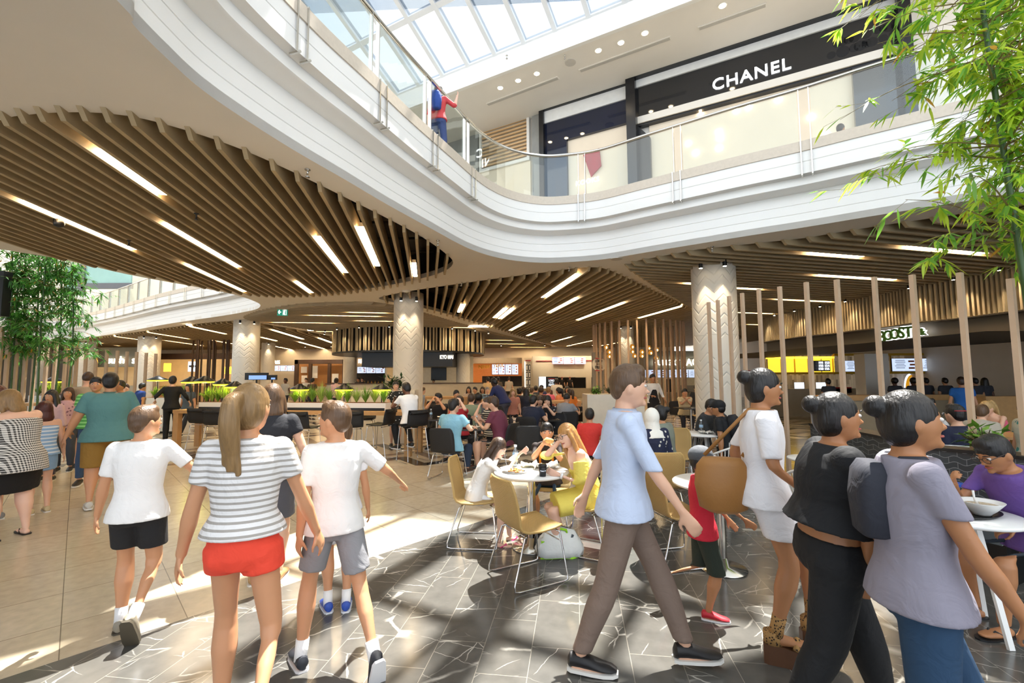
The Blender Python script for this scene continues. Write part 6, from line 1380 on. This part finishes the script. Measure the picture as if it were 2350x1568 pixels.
PX('big woman with black hair in black cropped top walking right, second from the right edge', 1885, 2.3, 106, 1.64, 0, 't', 'bun', 'black', 1.28, lean=5, lf=(-.1, .25, 0), rf=(.1, -.25, .02), rh=(.26, .26, .86), lh=(-.28, .1, .86), top='#101216', hem=-.16, sleeve=.15, bottom='trousers', bcol='#101114', shoes='#1c1a1a')
def shoulder_bag(i):
    c = i['P0']+V((.26, -.02, .0)); MB().ring([[c+V((d*math.cos(a), w*math.sin(a), z)) for a in [2*PI*j/20 for j in range(20)]] for z, w, d in ((-.2, .12, .04), (-.17, .17, .07), (.05, .17, .07), (.12, .13, .04))]).build('black_bag', mat('leather_black', '#0e0d0c', .3, bump=.2), i['root'], True)
PX('woman in grey T-shirt and blue jeans with dark backpack, nearest at the right edge', 2072, 1.85, 112, 1.66, 0, 't', 'bun', 'black', 1.05, lf=(-.08, .28, 0), rf=(.08, -.25, .05), rh=(.2, .28, .84), lh=(-.28, -.1, .85), top='#8f8b99', sleeve=.55, hem=.02, bottom='trousers', bcol='#22415f', shoes='#2a2a2a', extra=backpack('#2a2c36', .72))
# ---------------------------------------------------------------- left hand crowd
PX('heavy fair haired woman in black and white checked blouse and black lace skirt', 48, 5.05, -72, 1.64, 1, 'p', 'bob', 'dblond', 1.35, lean=14, hy=-35, hp=-12, rh=(.26, .25, .86), lh=(-.35, .35, .9), tmat=cloth('#e4e0da', '#15120f', 'check', 42), sleeve=0, neck=0, hem=.14, bottom='skirt', bcol='#0e0d0f', blen=.98, shoes=None, extra=seq(flipflops('#1c1614'), straps('#111111')))
PX('person with dark red hair in white top at the left edge, half out of frame', -5, 5.6, -80, 1.66, 1, 'l', 'bob', 'red', 1.1, top='#f0efec', sleeve=.1, bottom='shorts', bcol='#c8d23c', blen=.5, shoes='#888888')
PX('small girl with dark red hair in blue striped dress behind the checked blouse', 108, 5.95, -60, 1.44, 1, 'l', 'bob', 'red', .95, lean=5, tmat=cloth('#8fb3d8', '#dfe6ef', 'h', 22, .6), sleeve=0, neck=0, bottom='skirt', bcol='#8fb3d8', blen=.75, shoes='#c9b58a')
PX('woman with black curly hair and pale pink scarf', 120, 7.8, 170, 1.55, 2, 'm', 'longcurly', 'black', .95, face_on=True, top='#c9a9ae', sleeve=1.4, bottom='trousers', bcol='#4a4650')
PX('woman in faded pink patterned top behind the curly haired woman', 158, 8.6, 150, 1.58, 2, 'm', 'long', 'brown', 1.0, face_on=True, tmat=cloth('#c8a0a4', '#7d5a66', 'spot', 20), sleeve=.6, bottom='trousers', bcol='#3b4350')
PX('tall balding man in beige T-shirt and navy shorts', 200, 8.9, -35, 1.88, 2, 'l', 'buzz', 'brown', 1.08, rf=(.1, -.1, 0), lh=(-.3, .2, .85), top='#a59682', bottom='shorts', bcol='#151a28', blen=.9, shoes='#333333')
PX('man in green striped T-shirt walking towards us', 220, 7.7, 145, 1.76, 1, 'm', 'short', 'black', 1.05, lf=(-.08, -.2, .05), rf=(.1, .25, 0), tmat=cloth('#4fa04a', '#8ed07e', 'h', 18, .55), bottom='trousers', bcol='#2f4766', shoes='#2a2620', face_on=True)
PX('large man in teal polo shirt and mustard shorts walking away', 252, 6.3, -38, 1.82, 1, 'm', 'short', 'black', 1.32, rf=(.14, .15, 0), lf=(-.12, -.2, .02), lh=(-.42, .05, .85), rh=(.4, .15, .9), top='#58898a', hem=.05, sleeve=.7, neck=2, bottom='shorts', bcol='#97722f', blen=.95, shoes='#c8c4bc')
def blackman(): pass
PX('slim man all in black leaning on the bar table, seen from behind', 395, 12.2, -30, 1.8, 1, 'l', 'short', 'black', .95, lh=(-.36, .12, 1.08), rh=(.38, .12, 1.0), top='#101114', sleeve=1.6, bottom='trousers', bcol='#0f1013')
for px, Y, f, H, sk, h, hc, t, lb in ((228, 13, 180, 1.66, 'm', 'short', 'black', '#9a8f88', 'head glimpsed left of the teal polo man'), (276, 10.2, 190, 1.7, 't', 'short', 'black', '#6d6a66', 'person half hidden right of the teal polo'), (288, 12, 150, 1.6, 'l', 'short', 'brown', '#c2b4a2', 'person behind the right shoulder of the teal polo man')):
    PX(lb+' in the crowd', px, Y, f, H, 2, sk, h, hc, 1, top=t, bottom='trousers', bcol='#33343a')
PX('seated person in bright blue by the left planter', 316, 14.8, 20, 1.7, 2, 'm', 'short', 'black', 1, sit=.72, lean=15, top='#22408c', bottom='trousers', bcol='#23252c')
PX('long haired woman facing us just right of the man in black', 432, 13.4, 185, 1.6, 2, 'm', 'long', 'black', 1, sit=.75, top='#4d555c', bottom='trousers', bcol='#23252c')
# ---------------------------------------------------------------- middle crowd
PX('dark haired man in white shirt on a bar stool at the timber table end', 942, 9.35, -42, 1.78, 1, 'd', 'short', 'black', 1.02, sit=.72, lean=16, hp=-15, lh=(-.15, .42, 1.18), rh=(.1, .42, 1.18), lf=(-.1, .32, .22), rf=(.12, .15, .26), top='#f1f1f1', bottom='trousers', bcol='#111214', shoes='#1c1c1c', sole='#e8e8e8')
PX('woman in black and white dotted dress standing behind the bar table end', 908, 11.4, 160, 1.64, 2, 'l', 'bun', 'black', .95, lh=(-.1, .3, 1.1), rh=(.1, .3, 1.1), tmat=cloth('#16161a', '#e8e8e8', 'spot', 22, .45), bottom='skirt', bmat=cloth('#16161a', '#e8e8e8', 'spot', 22, .45), blen=1.1, glasses=True, face_on=True)
PX('man with glasses in black and red shirt eating with both hands', 1010, 11.3, 190, 1.74, 1, 'm', 'short', 'black', 1.12, sit=.44, lean=12, hy=20, lh=(-.1, .32, 1.12), rh=(.1, .32, 1.14), tmat=cloth('#1c1a1c'), bottom='trousers', bcol='#1c1d22', glasses=True)
PX('man in light blue T-shirt seated with his back to us', 1036, 7.9, 18, 1.76, 1, 'l', 'short', 'black', 1.08, sit=.44, lean=10, hy=20, rh=(.3, .3, .8), lh=(-.2, .35, .8), top='#8cc0d4', hem=.04, bottom='trousers', bcol='#26344a', shoes='#4a3428', sole='#d8d4cc')
PX('youth in red T-shirt resting his cheek on his hand, facing us', 1056, 9.65, 200, 1.74, 1, 'p', 'short', 'brown', .95, sit=.44, lean=10, hr=-12, lh=(-.12, .22, 1.2), rh=(.1, .35, .82), top='#b3262f', bottom='trousers', bcol='#2a2d36')
PX('man in sage green T-shirt with his back to us', 1080, 10.7, 12, 1.74, 2, 'l', 'short', 'brown', 1.05, sit=.44, lean=8, top='#7f8a70', bottom='trousers', bcol='#2d2f33')
PX('person in grey vest with dark hair behind the sage green man', 1099, 11.6, 20, 1.66, 2, 'd', 'curly', 'black', 1, sit=.44, top='#5c5f62', bottom='trousers', bcol='#2d2f33')
PX('person with cropped hair in black and cream striped top, hand to mouth', 1126, 9.6, -85, 1.66, 1, 'l', 'buzz', 'brown', 1.1, sit=.44, lean=10, lh=(-.1, .25, 1.12), rh=(.15, .35, .85), tmat=cloth('#1d1a1a', '#e0d3b8', 'h', 24, .6), bottom='trousers', bcol='#1c1c20')
PX('bearded man in maroon T-shirt seated facing left', 1150, 8.45, -72, 1.82, 1, 'l', 'short', 'brown', 1.2, sit=.44, lean=16, hp=-5, rh=(.1, .42, .86), lh=(-.12, .4, .84), top='#6b2f42', hem=.04, bottom='shorts', bcol='#2b2c30', blen=1.0, shoes='#333333', extra=lambda i: MB().ell(i['hd']((0, .055, -.075)), (.052, .045, .045), i['HR'], 12, 8).build('beard', hairm('brown'), i['root'], True))
PX('dark skinned man in navy shirt standing and bending over the short timber table', 1158, 13.4, -60, 1.8, 2, 'k', 'short', 'black', 1.1, lean=38, lh=(-.15, .55, 1.1), rh=(.1, .55, 1.1), top='#1e2856', sleeve=1.5, bottom='trousers', bcol='#4a4c58')
PX('man in navy T-shirt seated with his back to us behind the boy', 1216, 9.8, 30, 1.76, 1, 'l', 'short', 'black', 1.15, sit=.44, lean=18, rh=(.2, .4, .82), lh=(-.2, .4, .82), top='#161d33', bottom='trousers', bcol='#1a1d28')
PX('girl with long straight black hair in black T-shirt looking at her phone', 1258, 10.6, 195, 1.66, 1, 'l', 'long', 'black', .95, sit=.44, lean=8, hp=-15, lh=(-.05, .3, 1.05), rh=(.08, .3, 1.05), tmat=cloth('#17181f', '#c9c9cc', 'spot', 9, .3), bottom='trousers', bcol='#23242a')
PX('girl with long brown hair beside the girl with the phone', 1238, 11.1, 180, 1.62, 2, 'l', 'long', 'brown', .95, sit=.44, lean=10, hp=-15, top='#8a7a78', bottom='trousers', bcol='#23242a', face_on=True)
PX('man in grey T-shirt with short hair seated sideways, back to us', 1292, 11.2, 35, 1.76, 2, 'm', 'buzz', 'black', 1.1, sit=.44, lean=22, rh=(.2, .45, .85), top='#8e8f92', bottom='shorts', bcol='#5a3442', blen=.9)
far = [(1176, 14.0, 170, 'l', 'long', 'dblond', '#b77a66', 'little blond girl in sleeveless patterned top facing us'), (1207, 14.5, 10, 'm', 'long', 'black', '#1b2030', 'woman in dark dotted dress behind the blond girl'), (1219, 15.8, 20, 'l', 'short', 'lbrown', '#3c9a4c', 'person in green T-shirt'), (1198, 16.4, 100, 'l', 'ponytail', 'brown', '#d8d2c8', 'woman in cream far behind the blond girl'),
       (1258, 15.6, 10, 'l', 'short', 'dblond', '#f0788c', 'person in salmon pink T-shirt from behind'), (1240, 15.4, 30, 'm', 'curly', 'brown', '#3a2d2c', 'curly brown haired person by the pink T-shirt'), (1286, 15.2, -60, 'm', 'ponytail', 'black', '#e0895a', 'woman in orange print top facing left'), (1311, 13.9, -30, 'm', 'ponytail', 'brown', '#e07c2c', 'woman in bright orange top near the pale partition'),
       (1278, 17.5, 0, 'd', 'short', 'black', '#cfc4b4', 'standing dark haired person queuing at the fries counter'), (1301, 17, 180, 'm', 'long', 'black', '#bfae9e', 'long haired woman in the row before the fries counter'), (1230, 18, 0, 'm', 'short', 'black', '#32343c', 'dark haired man left of the queue'), (1243, 19, 0, 't', 'cap', 'black', '#2b3560', 'person in blue cap before the fries counter'),
       (1077, 17.5, 190, 'm', 'long', 'black', '#c8b9a8', 'long black haired woman by the kiosk wall'), (1108, 17.2, 185, 'm', 'long', 'brown', '#8a7f78', 'woman with glasses by the kiosk wall'), (1118, 16.5, 170, 'l', 'short', 'grey', '#7f98a8', 'grey haired man in pale blue right of the kiosk wall'), (1045, 12.8, 150, 'm', 'short', 'black', '#2a2a30', 'dark haired person behind the youth in red'),
       (1092, 16.8, 200, 'm', 'short', 'black', '#1d1e24', 'dark haired man by the kiosk wall'), (966, 16.2, 90, 'l', 'short', 'lbrown', '#9aa4b4', 'person in grey blue shirt right behind the centre column'), (1190, 15.0, 40, 'm', 'bun', 'black', '#20242e', 'dark haired woman beside the blond girl'), (1268, 18.2, 20, 'l', 'short', 'brown', '#575a62', 'brown haired man in the far row')]
for px, Y, f, sk, h, hc, t, lb in far: PX(lb, px, Y, f, 1.66, 2, sk, h, hc, 1.05, face_on=(f >= 150 and Y < 18), sit=.5 if 'standing' not in lb else None, lean=8, top=t, bottom='trousers', bcol='#2c2e36')
standq = [(1132, 22, 0, 'm', 'short', 'black', '#d9cfbf', 'customer in cream shirt at the copper walled counter'), (1143, 24, 10, 'd', 'short', 'black', '#5a5046', 'dark customer at the copper walled counter'), (1168, 26, 0, 'l', 'short', 'brown', '#cfc2b0', 'pale shirted customer near the four menu screens'), (1120, 20.5, -20, 'm', 'short', 'black', '#c3a67a', 'customer in sand coloured top at the copper walled counter'),
          (702, 25, 180, 'l', 'short', 'lbrown', '#d8d0c4', 'worker in pale shirt in the timber framed shop'), (716, 20, 10, 'm', 'short', 'black', '#4a2e1a', 'customer in brown behind the planter lamps'), (771, 24, 170, 'm', 'short', 'black', '#4c5a74', 'worker in blue grey at the timber framed shop'), (771, 19, 0, 'l', 'bun', 'black', '#d7a8a0', 'woman in pink top behind the planter'),
          (655, 22, 190, 'd', 'short', 'black', '#b9b2a4', 'customer left of the timber framed shop'), (822, 26, 180, 'm', 'short', 'black', '#2c2a28', 'worker at the rice counter'), (831, 27, 180, 'l', 'short', 'brown', '#3a3430', 'second worker at the rice counter')]
for px, Y, f, sk, h, hc, t, lb in standq: PX(lb, px, Y, f, 1.72, 2, sk, h, hc, 1.0, top=t, bottom='trousers', bcol='#2c2e36')
for px, lb in ((1290, 'server in red cap at the left of the fries kitchen'), (1308, 'server in red cap at the right of the fries kitchen')): PX(lb, px, 37.1, 180, 1.7, 2, 'l', 'cap', 'brown', 1, top='#231c1c', bottom='trousers', bcol='#222222', collar='#a51f28')
PX('worker in the dark kiosk kitchen', 995, 26.3, 180, 1.6, 2, 'm', 'short', 'black', 1, top='#2a2a2a', bottom='trousers', bcol='#222222')
# ---------------------------------------------------------------- right middle
PX('young person in red T-shirt hidden behind the tall man', 1352, 7.2, 10, 1.5, 1, 'm', 'short', 'black', 1.0, sit=.44, lean=8, top='#d6362e', bottom='trousers', bcol='#23252c')
PX('person in turquoise top and blue cap half hidden behind the tall man', 1440, 7.0, -10, 1.66, 1, 'l', 'cap', 'brown', 1.1, sit=.44, top='#4fb0a4', bottom='trousers', bcol='#23252c', collar='#2f4d8a')
PX('woman with white headscarf and navy patterned tunic seated from behind', 1497, 6.0, -12, 1.64, 1, 'l', 'scarf', '#eeece4', 1.1, sit=.44, lean=6, tmat=cloth('#1c2340', '#d8d6cc', 'spot', 16, .42), sleeve=1.5, bottom='skirt', bmat=cloth('#1c2340', '#d8d6cc', 'spot', 16, .42), blen=1.6, shoes='#222222')
PX('woman with dark hair in a bun and grey green T-shirt beside the headscarf woman', 1522, 6.55, -40, 1.66, 1, 'm', 'bun', 'black', 1.1, sit=.44, lean=8, hy=-20, top='#7f8578', bottom='trousers', bcol='#2d3146')
def apron(i):
    q = []; 
    for z, w in ((.34, .09), (.3, .12), (.1, .15), (0, .19), (-.3, .21), (-.42, .2)): q.append([i['P0']+V((w*math.sin(a)*i['s'], (.155+.03*(z < .1))*i['s']*math.cos(a), z*i['s'])) for a in [(-1+2*j/10)*1.2 for j in range(11)]])
    MB().ring(q, cap=False, close=False).build('apron', cloth('#141417'), i['root'], True)
PX('waiter in white shirt and black apron standing by the pale partition', 1498, 13.6, 175, 1.78, 1, 't', 'short', 'black', 1.0, lh=(-.3, .15, .95), rh=(.15, .3, 1.1), top='#e9e6e1', sleeve=1.5, bottom='trousers', bcol='#15161a', extra=apron)
PX('man in cream T-shirt resting folded arms on a table near the poles', 1570, 14.2, 190, 1.72, 2, 'm', 'short', 'black', 1.05, sit=.44, lean=10, lh=(.02, .32, 1.0), rh=(-.02, .34, 1.0), top='#d8c9a4', bottom='trousers', bcol='#2a2a30', face_on=True)
PX('man in dark top with his back turned near the burger counter', 1598, 16.5, 0, 1.72, 2, 'm', 'short', 'black', 1.1, sit=.5, top='#23262c', bottom='trousers', bcol='#2a2a30')
PX('young man in dark grey jacket with fist at his chin', 1608, 8.0, 140, 1.76, 1, 'm', 'short', 'black', 1.05, sit=.44, lean=18, hp=-12, lh=(-.02, .27, 1.12), rh=(.1, .4, .84), top='#2f3133', sleeve=1.6, bottom='trousers', bcol='#1c1d20', curl=1.4)
PX('young man in black cap and T-shirt wearing a black backpack', 1663, 7.3, -50, 1.72, 1, 't', 'cap', 'black', 1.05, sit=.44, lean=12, top='#15171b', bottom='trousers', bcol='#1c1d20', extra=backpack('#1c1d22', .9), collar='#101114')
PX('man in dark navy polo behind the white rope chair', 2092, 5.4, -30, 1.74, 1, 'm', 'short', 'black', 1.15, sit=.44, lean=10, rh=(.2, .35, .82), top='#141b2a', neck=2, bottom='trousers', bcol='#1c1d20')
PX('person in navy jumper with white and red chest stripes and red hair band', 2197, 5.75, -5, 1.74, 1, 'l', 'short', 'black', 1.25, sit=.44, lean=6, tmat=cloth('#141a35', '#e8e6e4', 'band', 14, .80), sleeve=1.6, bottom='trousers', bcol='#1c1d20', extra=lambda i: MB().tube([i['hd']((.08*math.cos(a), -.015-.095*math.sin(a), .045)) for a in [.5+2.1*j/10 for j in range(11)]], .006, 6).build('hair_band', mat('band_red', '#b8303a', .5), i['root'], True))
PX('woman with sun visor and pink top leaning on the timber table', 2285, 8.0, -100, 1.66, 1, 'l', 'ponytail', 'blond', 1.0, sit=.44, lean=22, hp=-20, lh=(-.1, .5, .86), rh=(.1, .5, .86), top='#e0647c', sleeve=0, neck=0, bottom='shorts', bcol='#2a2a30', shoes='#cccccc')
PX('woman in white blouse with long dark hair leaning over the table', 2165, 8.1, -80, 1.64, 1, 'm', 'long', 'black', 1.0, sit=.44, lean=35, hp=-25, lh=(-.15, .5, .82), rh=(.15, .5, .82), top='#dedede', sleeve=1.0, bottom='trousers', bcol='#2a2a30')
PX('dark haired person in patterned top by the woman in white blouse', 2118, 8.4, 160, 1.64, 2, 'm', 'short', 'black', 1.0, sit=.44, lean=10, tmat=cloth('#b8a49c', '#6d4b52', 'spot', 22), bottom='trousers', bcol='#2a2a30')
PX('person in blue T-shirt standing in front of the timber counter', 2208, 10.8, 40, 1.66, 2, 'm', 'short', 'brown', 1.0, top='#1f62ae', bottom='shorts', bcol='#3a4458')
PX('person in teal leaf print shirt at the right edge', 2352, 6.6, -80, 1.7, 1, 'l', 'short', 'brown', 1.1, sit=.44, tmat=cloth('#b9bcae', '#3f8a86', 'spot', 9, .5), bottom='trousers', bcol='#dcdcd8')
PX('person in long sleeved cream top leaning right behind the navy jumper', 2238, 6.9, 60, 1.66, 2, 'l', 'short', 'lbrown', 1.0, sit=.44, lean=25, top='#b3aa9a', sleeve=1.6, bottom='trousers', bcol='#3a3a40')
for px, Y, sk, h, lb in ((2098, 15, 'd', 'curly', 'curly haired customer left under the golden arches'), (2127, 15.4, 'm', 'short', 'customer standing left of the white box on the counter'), (2171, 15, 'm', 'short', 'dark haired customer right of the golden arches'), (2221, 14.6, 't', 'short', 'customer near the blue T-shirt'), (2240, 14.2, 'm', 'short', 'customer at the timber counter end'), (2262, 14.8, 'd', 'long', 'customer with long hair by the yellow cone lamp'), (1902, 15, 'm', 'short', 'customer at the tills seen above the walkers'), (2055, 15, 'd', 'curly', 'customer left of the white pillar counter')):
    PX(lb, px, Y, 10, 1.6, 2, sk, h, 'black', 1.0, top='#3d3f47', bottom='trousers', bcol='#2a2a30')
# man with the noodle bowl
def pur(i):
    pass
person('man in purple T-shirt with glasses bending over the noodle bowl', X(2338, 3.25), 3.22, -92, 1.74, 0, 't', 'short', 'black', 1.05, sit=.46, lean=24, hp=-22, hy=0, rh=(.08, .48, .94), lh=(-.05, .2, .66), lf=(-.12, .42, 0), rf=(.12, .36, 0), top='#6d4f9c', bottom='shorts', bcol='#2c343c', blen=.85, shoes=None, glasses=True, curl=1.0, extra=flipflops('#17181a'))
# upstairs
def upkid(): pass
q = P(1012, 285, 5.7); qd = V((q.x, q.y, 0)).normalized()
person('child in red hooded top with blue backpack behind the upstairs glass', q.x+qd.x*.75-.05, q.y+qd.y*.75, 15, 1.35, 1, 'p', 'short', 'brown', 1.0, rh=(.42, .1, 1.45), top='#d04a4c', sleeve=1.2, bottom='trousers', bcol='#3a4a78', z0=5.5, extra=backpack('#2f4f9c', 1.0))
q = P(1930, 320, 5.7); qd = V((q.x, q.y, 0)).normalized()
person('dark haired person upstairs, only the head showing over the coping', q.x+qd.x*1.6, q.y+qd.y*1.6, 60, 1.2, 1, 't', 'short', 'black', 1, top='#333333', bottom='trousers', bcol='#222222', z0=5.5)
# ================================================================ bamboo
culm = mat('bamboo_culm', '#3e5a2e', .4, var=.35, vs=5); culm_b = mat('bamboo_branch', '#7a6a3e', .5, var=.3)
def leaf_mat(name, col):
    m = mat(name, col, .45, var=.35, vs=3); b = m.node_tree.nodes['Principled BSDF']; nt = m.node_tree
    t = N(nt, 'BsdfTranslucent'); t.inputs[0].default_value = tuple(min(1, x*2.2) for x in lin(col))+(1,); mx = N(nt, 'MixShader'); mx.inputs[0].default_value = .45
    nt.links.new(b.outputs[0], mx.inputs[1]); nt.links.new(t.outputs[0], mx.inputs[2]); nt.links.new(mx.outputs[0], nt.nodes['Material Output'].inputs[0]); return m
lfC, lfD = leaf_mat('bamboo_leaf_deep', '#558a38'), leaf_mat('bamboo_leaf_darker', '#3a6a2c')
lfA, lfB = leaf_mat('bamboo_leaf', '#a9ca3c'), leaf_mat('bamboo_leaf_shade', '#6c9a3a')
def bamboo(label, culms, z_lo, nb, leafL, seed, m, spread, name='bamboo', dens=9, droop=.5, fan=None, tone=None):
    """culms: list of (base, top, radius)"""
    rr = random.Random(seed); r = empty(name, culms[0][0], 0, label, 'plant'); o_ = V(culms[0][0]); LM = MB(); BR = MB()
    for b_, t_, rad in culms:
        b_, t_ = V(b_), V(t_); pts = []; n = 14
        side = V((rr.uniform(-1, 1), rr.uniform(-1, 1), 0))*.12
        for i in range(n+1): f = i/n; pts.append(b_.lerp(t_, f)+side*math.sin(f*PI)-o_)
        cm = MB()
        q = []; rd = []
        for i in range(n):
            for f, k in ((0, 1.18), (.06, 1), (.94, 1)): q.append(pts[i].lerp(pts[i+1], f)); rd.append(rad*k*(1-.55*(i+f)/n))
        cm.tube(q, rd, 8); cm.build('culm', culm, r, True)
        for i in range(nb):
            f = rr.uniform(0, 1)**.9; z = z_lo+(t_.z-z_lo)*f; ft = (z-b_.z)/(t_.z-b_.z)
            if ft > 1: continue
            k = min(n-1, int(ft*n)); p = pts[k].lerp(pts[k+1], ft*n-k); a = rr.uniform(0, 2*PI) if fan is None else fan[0]+rr.gauss(0, fan[1])
            L = spread*rr.uniform(.35, 1.1)*(1-.35*ft); d = V((math.cos(a), math.sin(a), rr.uniform(.15, .7))); bp_ = [p]
            for j in range(1, 6): bp_.append(p+V((d.x, d.y, 0))*L*j/5+V((0, 0, d.z*L*j/5-droop*L*(j/5)**2)))
            BR.tube(bp_, [.009, .007, .006, .004, .003, .002], 4)
            for j in range(1, 6):
                for tw in range(rr.randint(1, 2)):
                    base = bp_[j].lerp(bp_[j-1], rr.random()); ta = rr.uniform(0, 2*PI); tl = rr.uniform(.1, .3); td = V((math.cos(ta), math.sin(ta), rr.uniform(-.6, .3))).normalized(); tip = base+td*tl; BR.tube([base, tip], .0018, 3)
                    for q_ in range(rr.randint(dens//3, dens)):
                        lb = base.lerp(tip, rr.uniform(.3, 1)); la = (td+V((rr.uniform(-.8, .8), rr.uniform(-.8, .8), rr.uniform(-1.0, .1)))).normalized(); ll = leafL*rr.uniform(.6, 1.25); sd_ = la.cross(V((rr.uniform(-.4, .4), rr.uniform(-.4, .4), 1))).normalized()*ll*.085
                        dz = V((0, 0, -ll*.12)); LM.cm = 1 if rr.random() < .4 else 0
                        if rr.random() < .025: LM.cm = 2
                        LM.add([lb, lb+la*ll*.3+sd_, lb+la*ll*.65+sd_*.8+dz*.5, lb+la*ll+dz*1.3, lb+la*ll*.65-sd_*.8+dz*.5, lb+la*ll*.3-sd_], [(0, 1, 5), (1, 2, 4, 5), (2, 3, 4)])
    BR.build('branches', culm_b, r); LM.build('leaves', [lfA if m == 0 else lfC, lfB if m == 0 else lfD, leaf_mat('bamboo_leaf_dry', '#c58a3a')], r, fix=False); return r
# big bamboo at the right edge
def cp(px, py, Y): return D(px, py, Y)
c1 = cp(2335, 1100, 4.6); c1b = V((c1.x+.05, c1.y, .75)); t1 = cp(2190, -150, 3.9)
bamboo('tall leafy bamboo at the right edge, its sunlit foliage hanging over the balcony', [((4.75, 4.0, 0), tuple(cp(2215, -260, 3.6)), .033), ((5.0, 3.75, 0), tuple(cp(2330, -300, 3.9)), .03), ((5.2, 4.1, 0), tuple(cp(2420, -250, 3.6)), .03)], 2.7, 66, .16, 11, 0, 1.4, dens=11, droop=.35)
pb = empty('bamboo_planter', (5.1, 3.95, 0), .2, 'dark planter box at the foot of the right hand bamboo', 'planter'); MB().box((0, 0, .3), (1.0, .9, .6)).build('box', black, pb)
# left clusters
cl = []
for px, top in ((15, 600), (45, 560), (75, 585), (98, 570), (125, 610), (30, 640), (150, 640)):
    Y = 11.6+(px % 7)*.15; cl.append((tuple(V((cp(px-6, 900, Y).x, Y, 0))), tuple(cp(px+14, top-40, Y)), .028))
bamboo('left bamboo cluster rising behind the timber poles in front of the far balcony', cl, 2.3, 46, .17, 5, 1, 1.0, dens=8, droop=.5)
pb = empty('bamboo_planter', (cp(80, 900, 11.9).x, 12.0, 0), 0, 'long pale planter below the left bamboo cluster', 'planter'); MB().box((0, 0, .35), (2.6, .9, .7)).build('box', mat('pale_laminate', '#d9cdb8', .4), pb)
# small sprig with fairy lights on the right partition
leafy(D(2270, 1020, 4.15).x, 4.2, 1.0, .22, 24, 9, 'sprig of glossy leaves with fairy lights on the black cap of the tiled partition', 0, .14)
for i, (px, py) in enumerate(((2258, 1040), (2295, 1026), (2281, 1038))):
    p = D(px, py, 4.1); o = MB().ell((0, 0, 0), (.008, .008, .008), None, 8, 6).build('fairy_light', emis('fairy', '#ffd98a', 18), None, True); o.location = p; tag(o, 'tiny warm fairy light among the leaves on the partition cap', 'light', 'fairy lights on the partition')
p = D(4, 675, 11.0); o = MB().box((0, 0, 0), (.25, .2, 1.1)).build('loudspeaker', black); o.location = p; tag(o, 'black loudspeaker at the left edge before the bamboo', 'speaker')
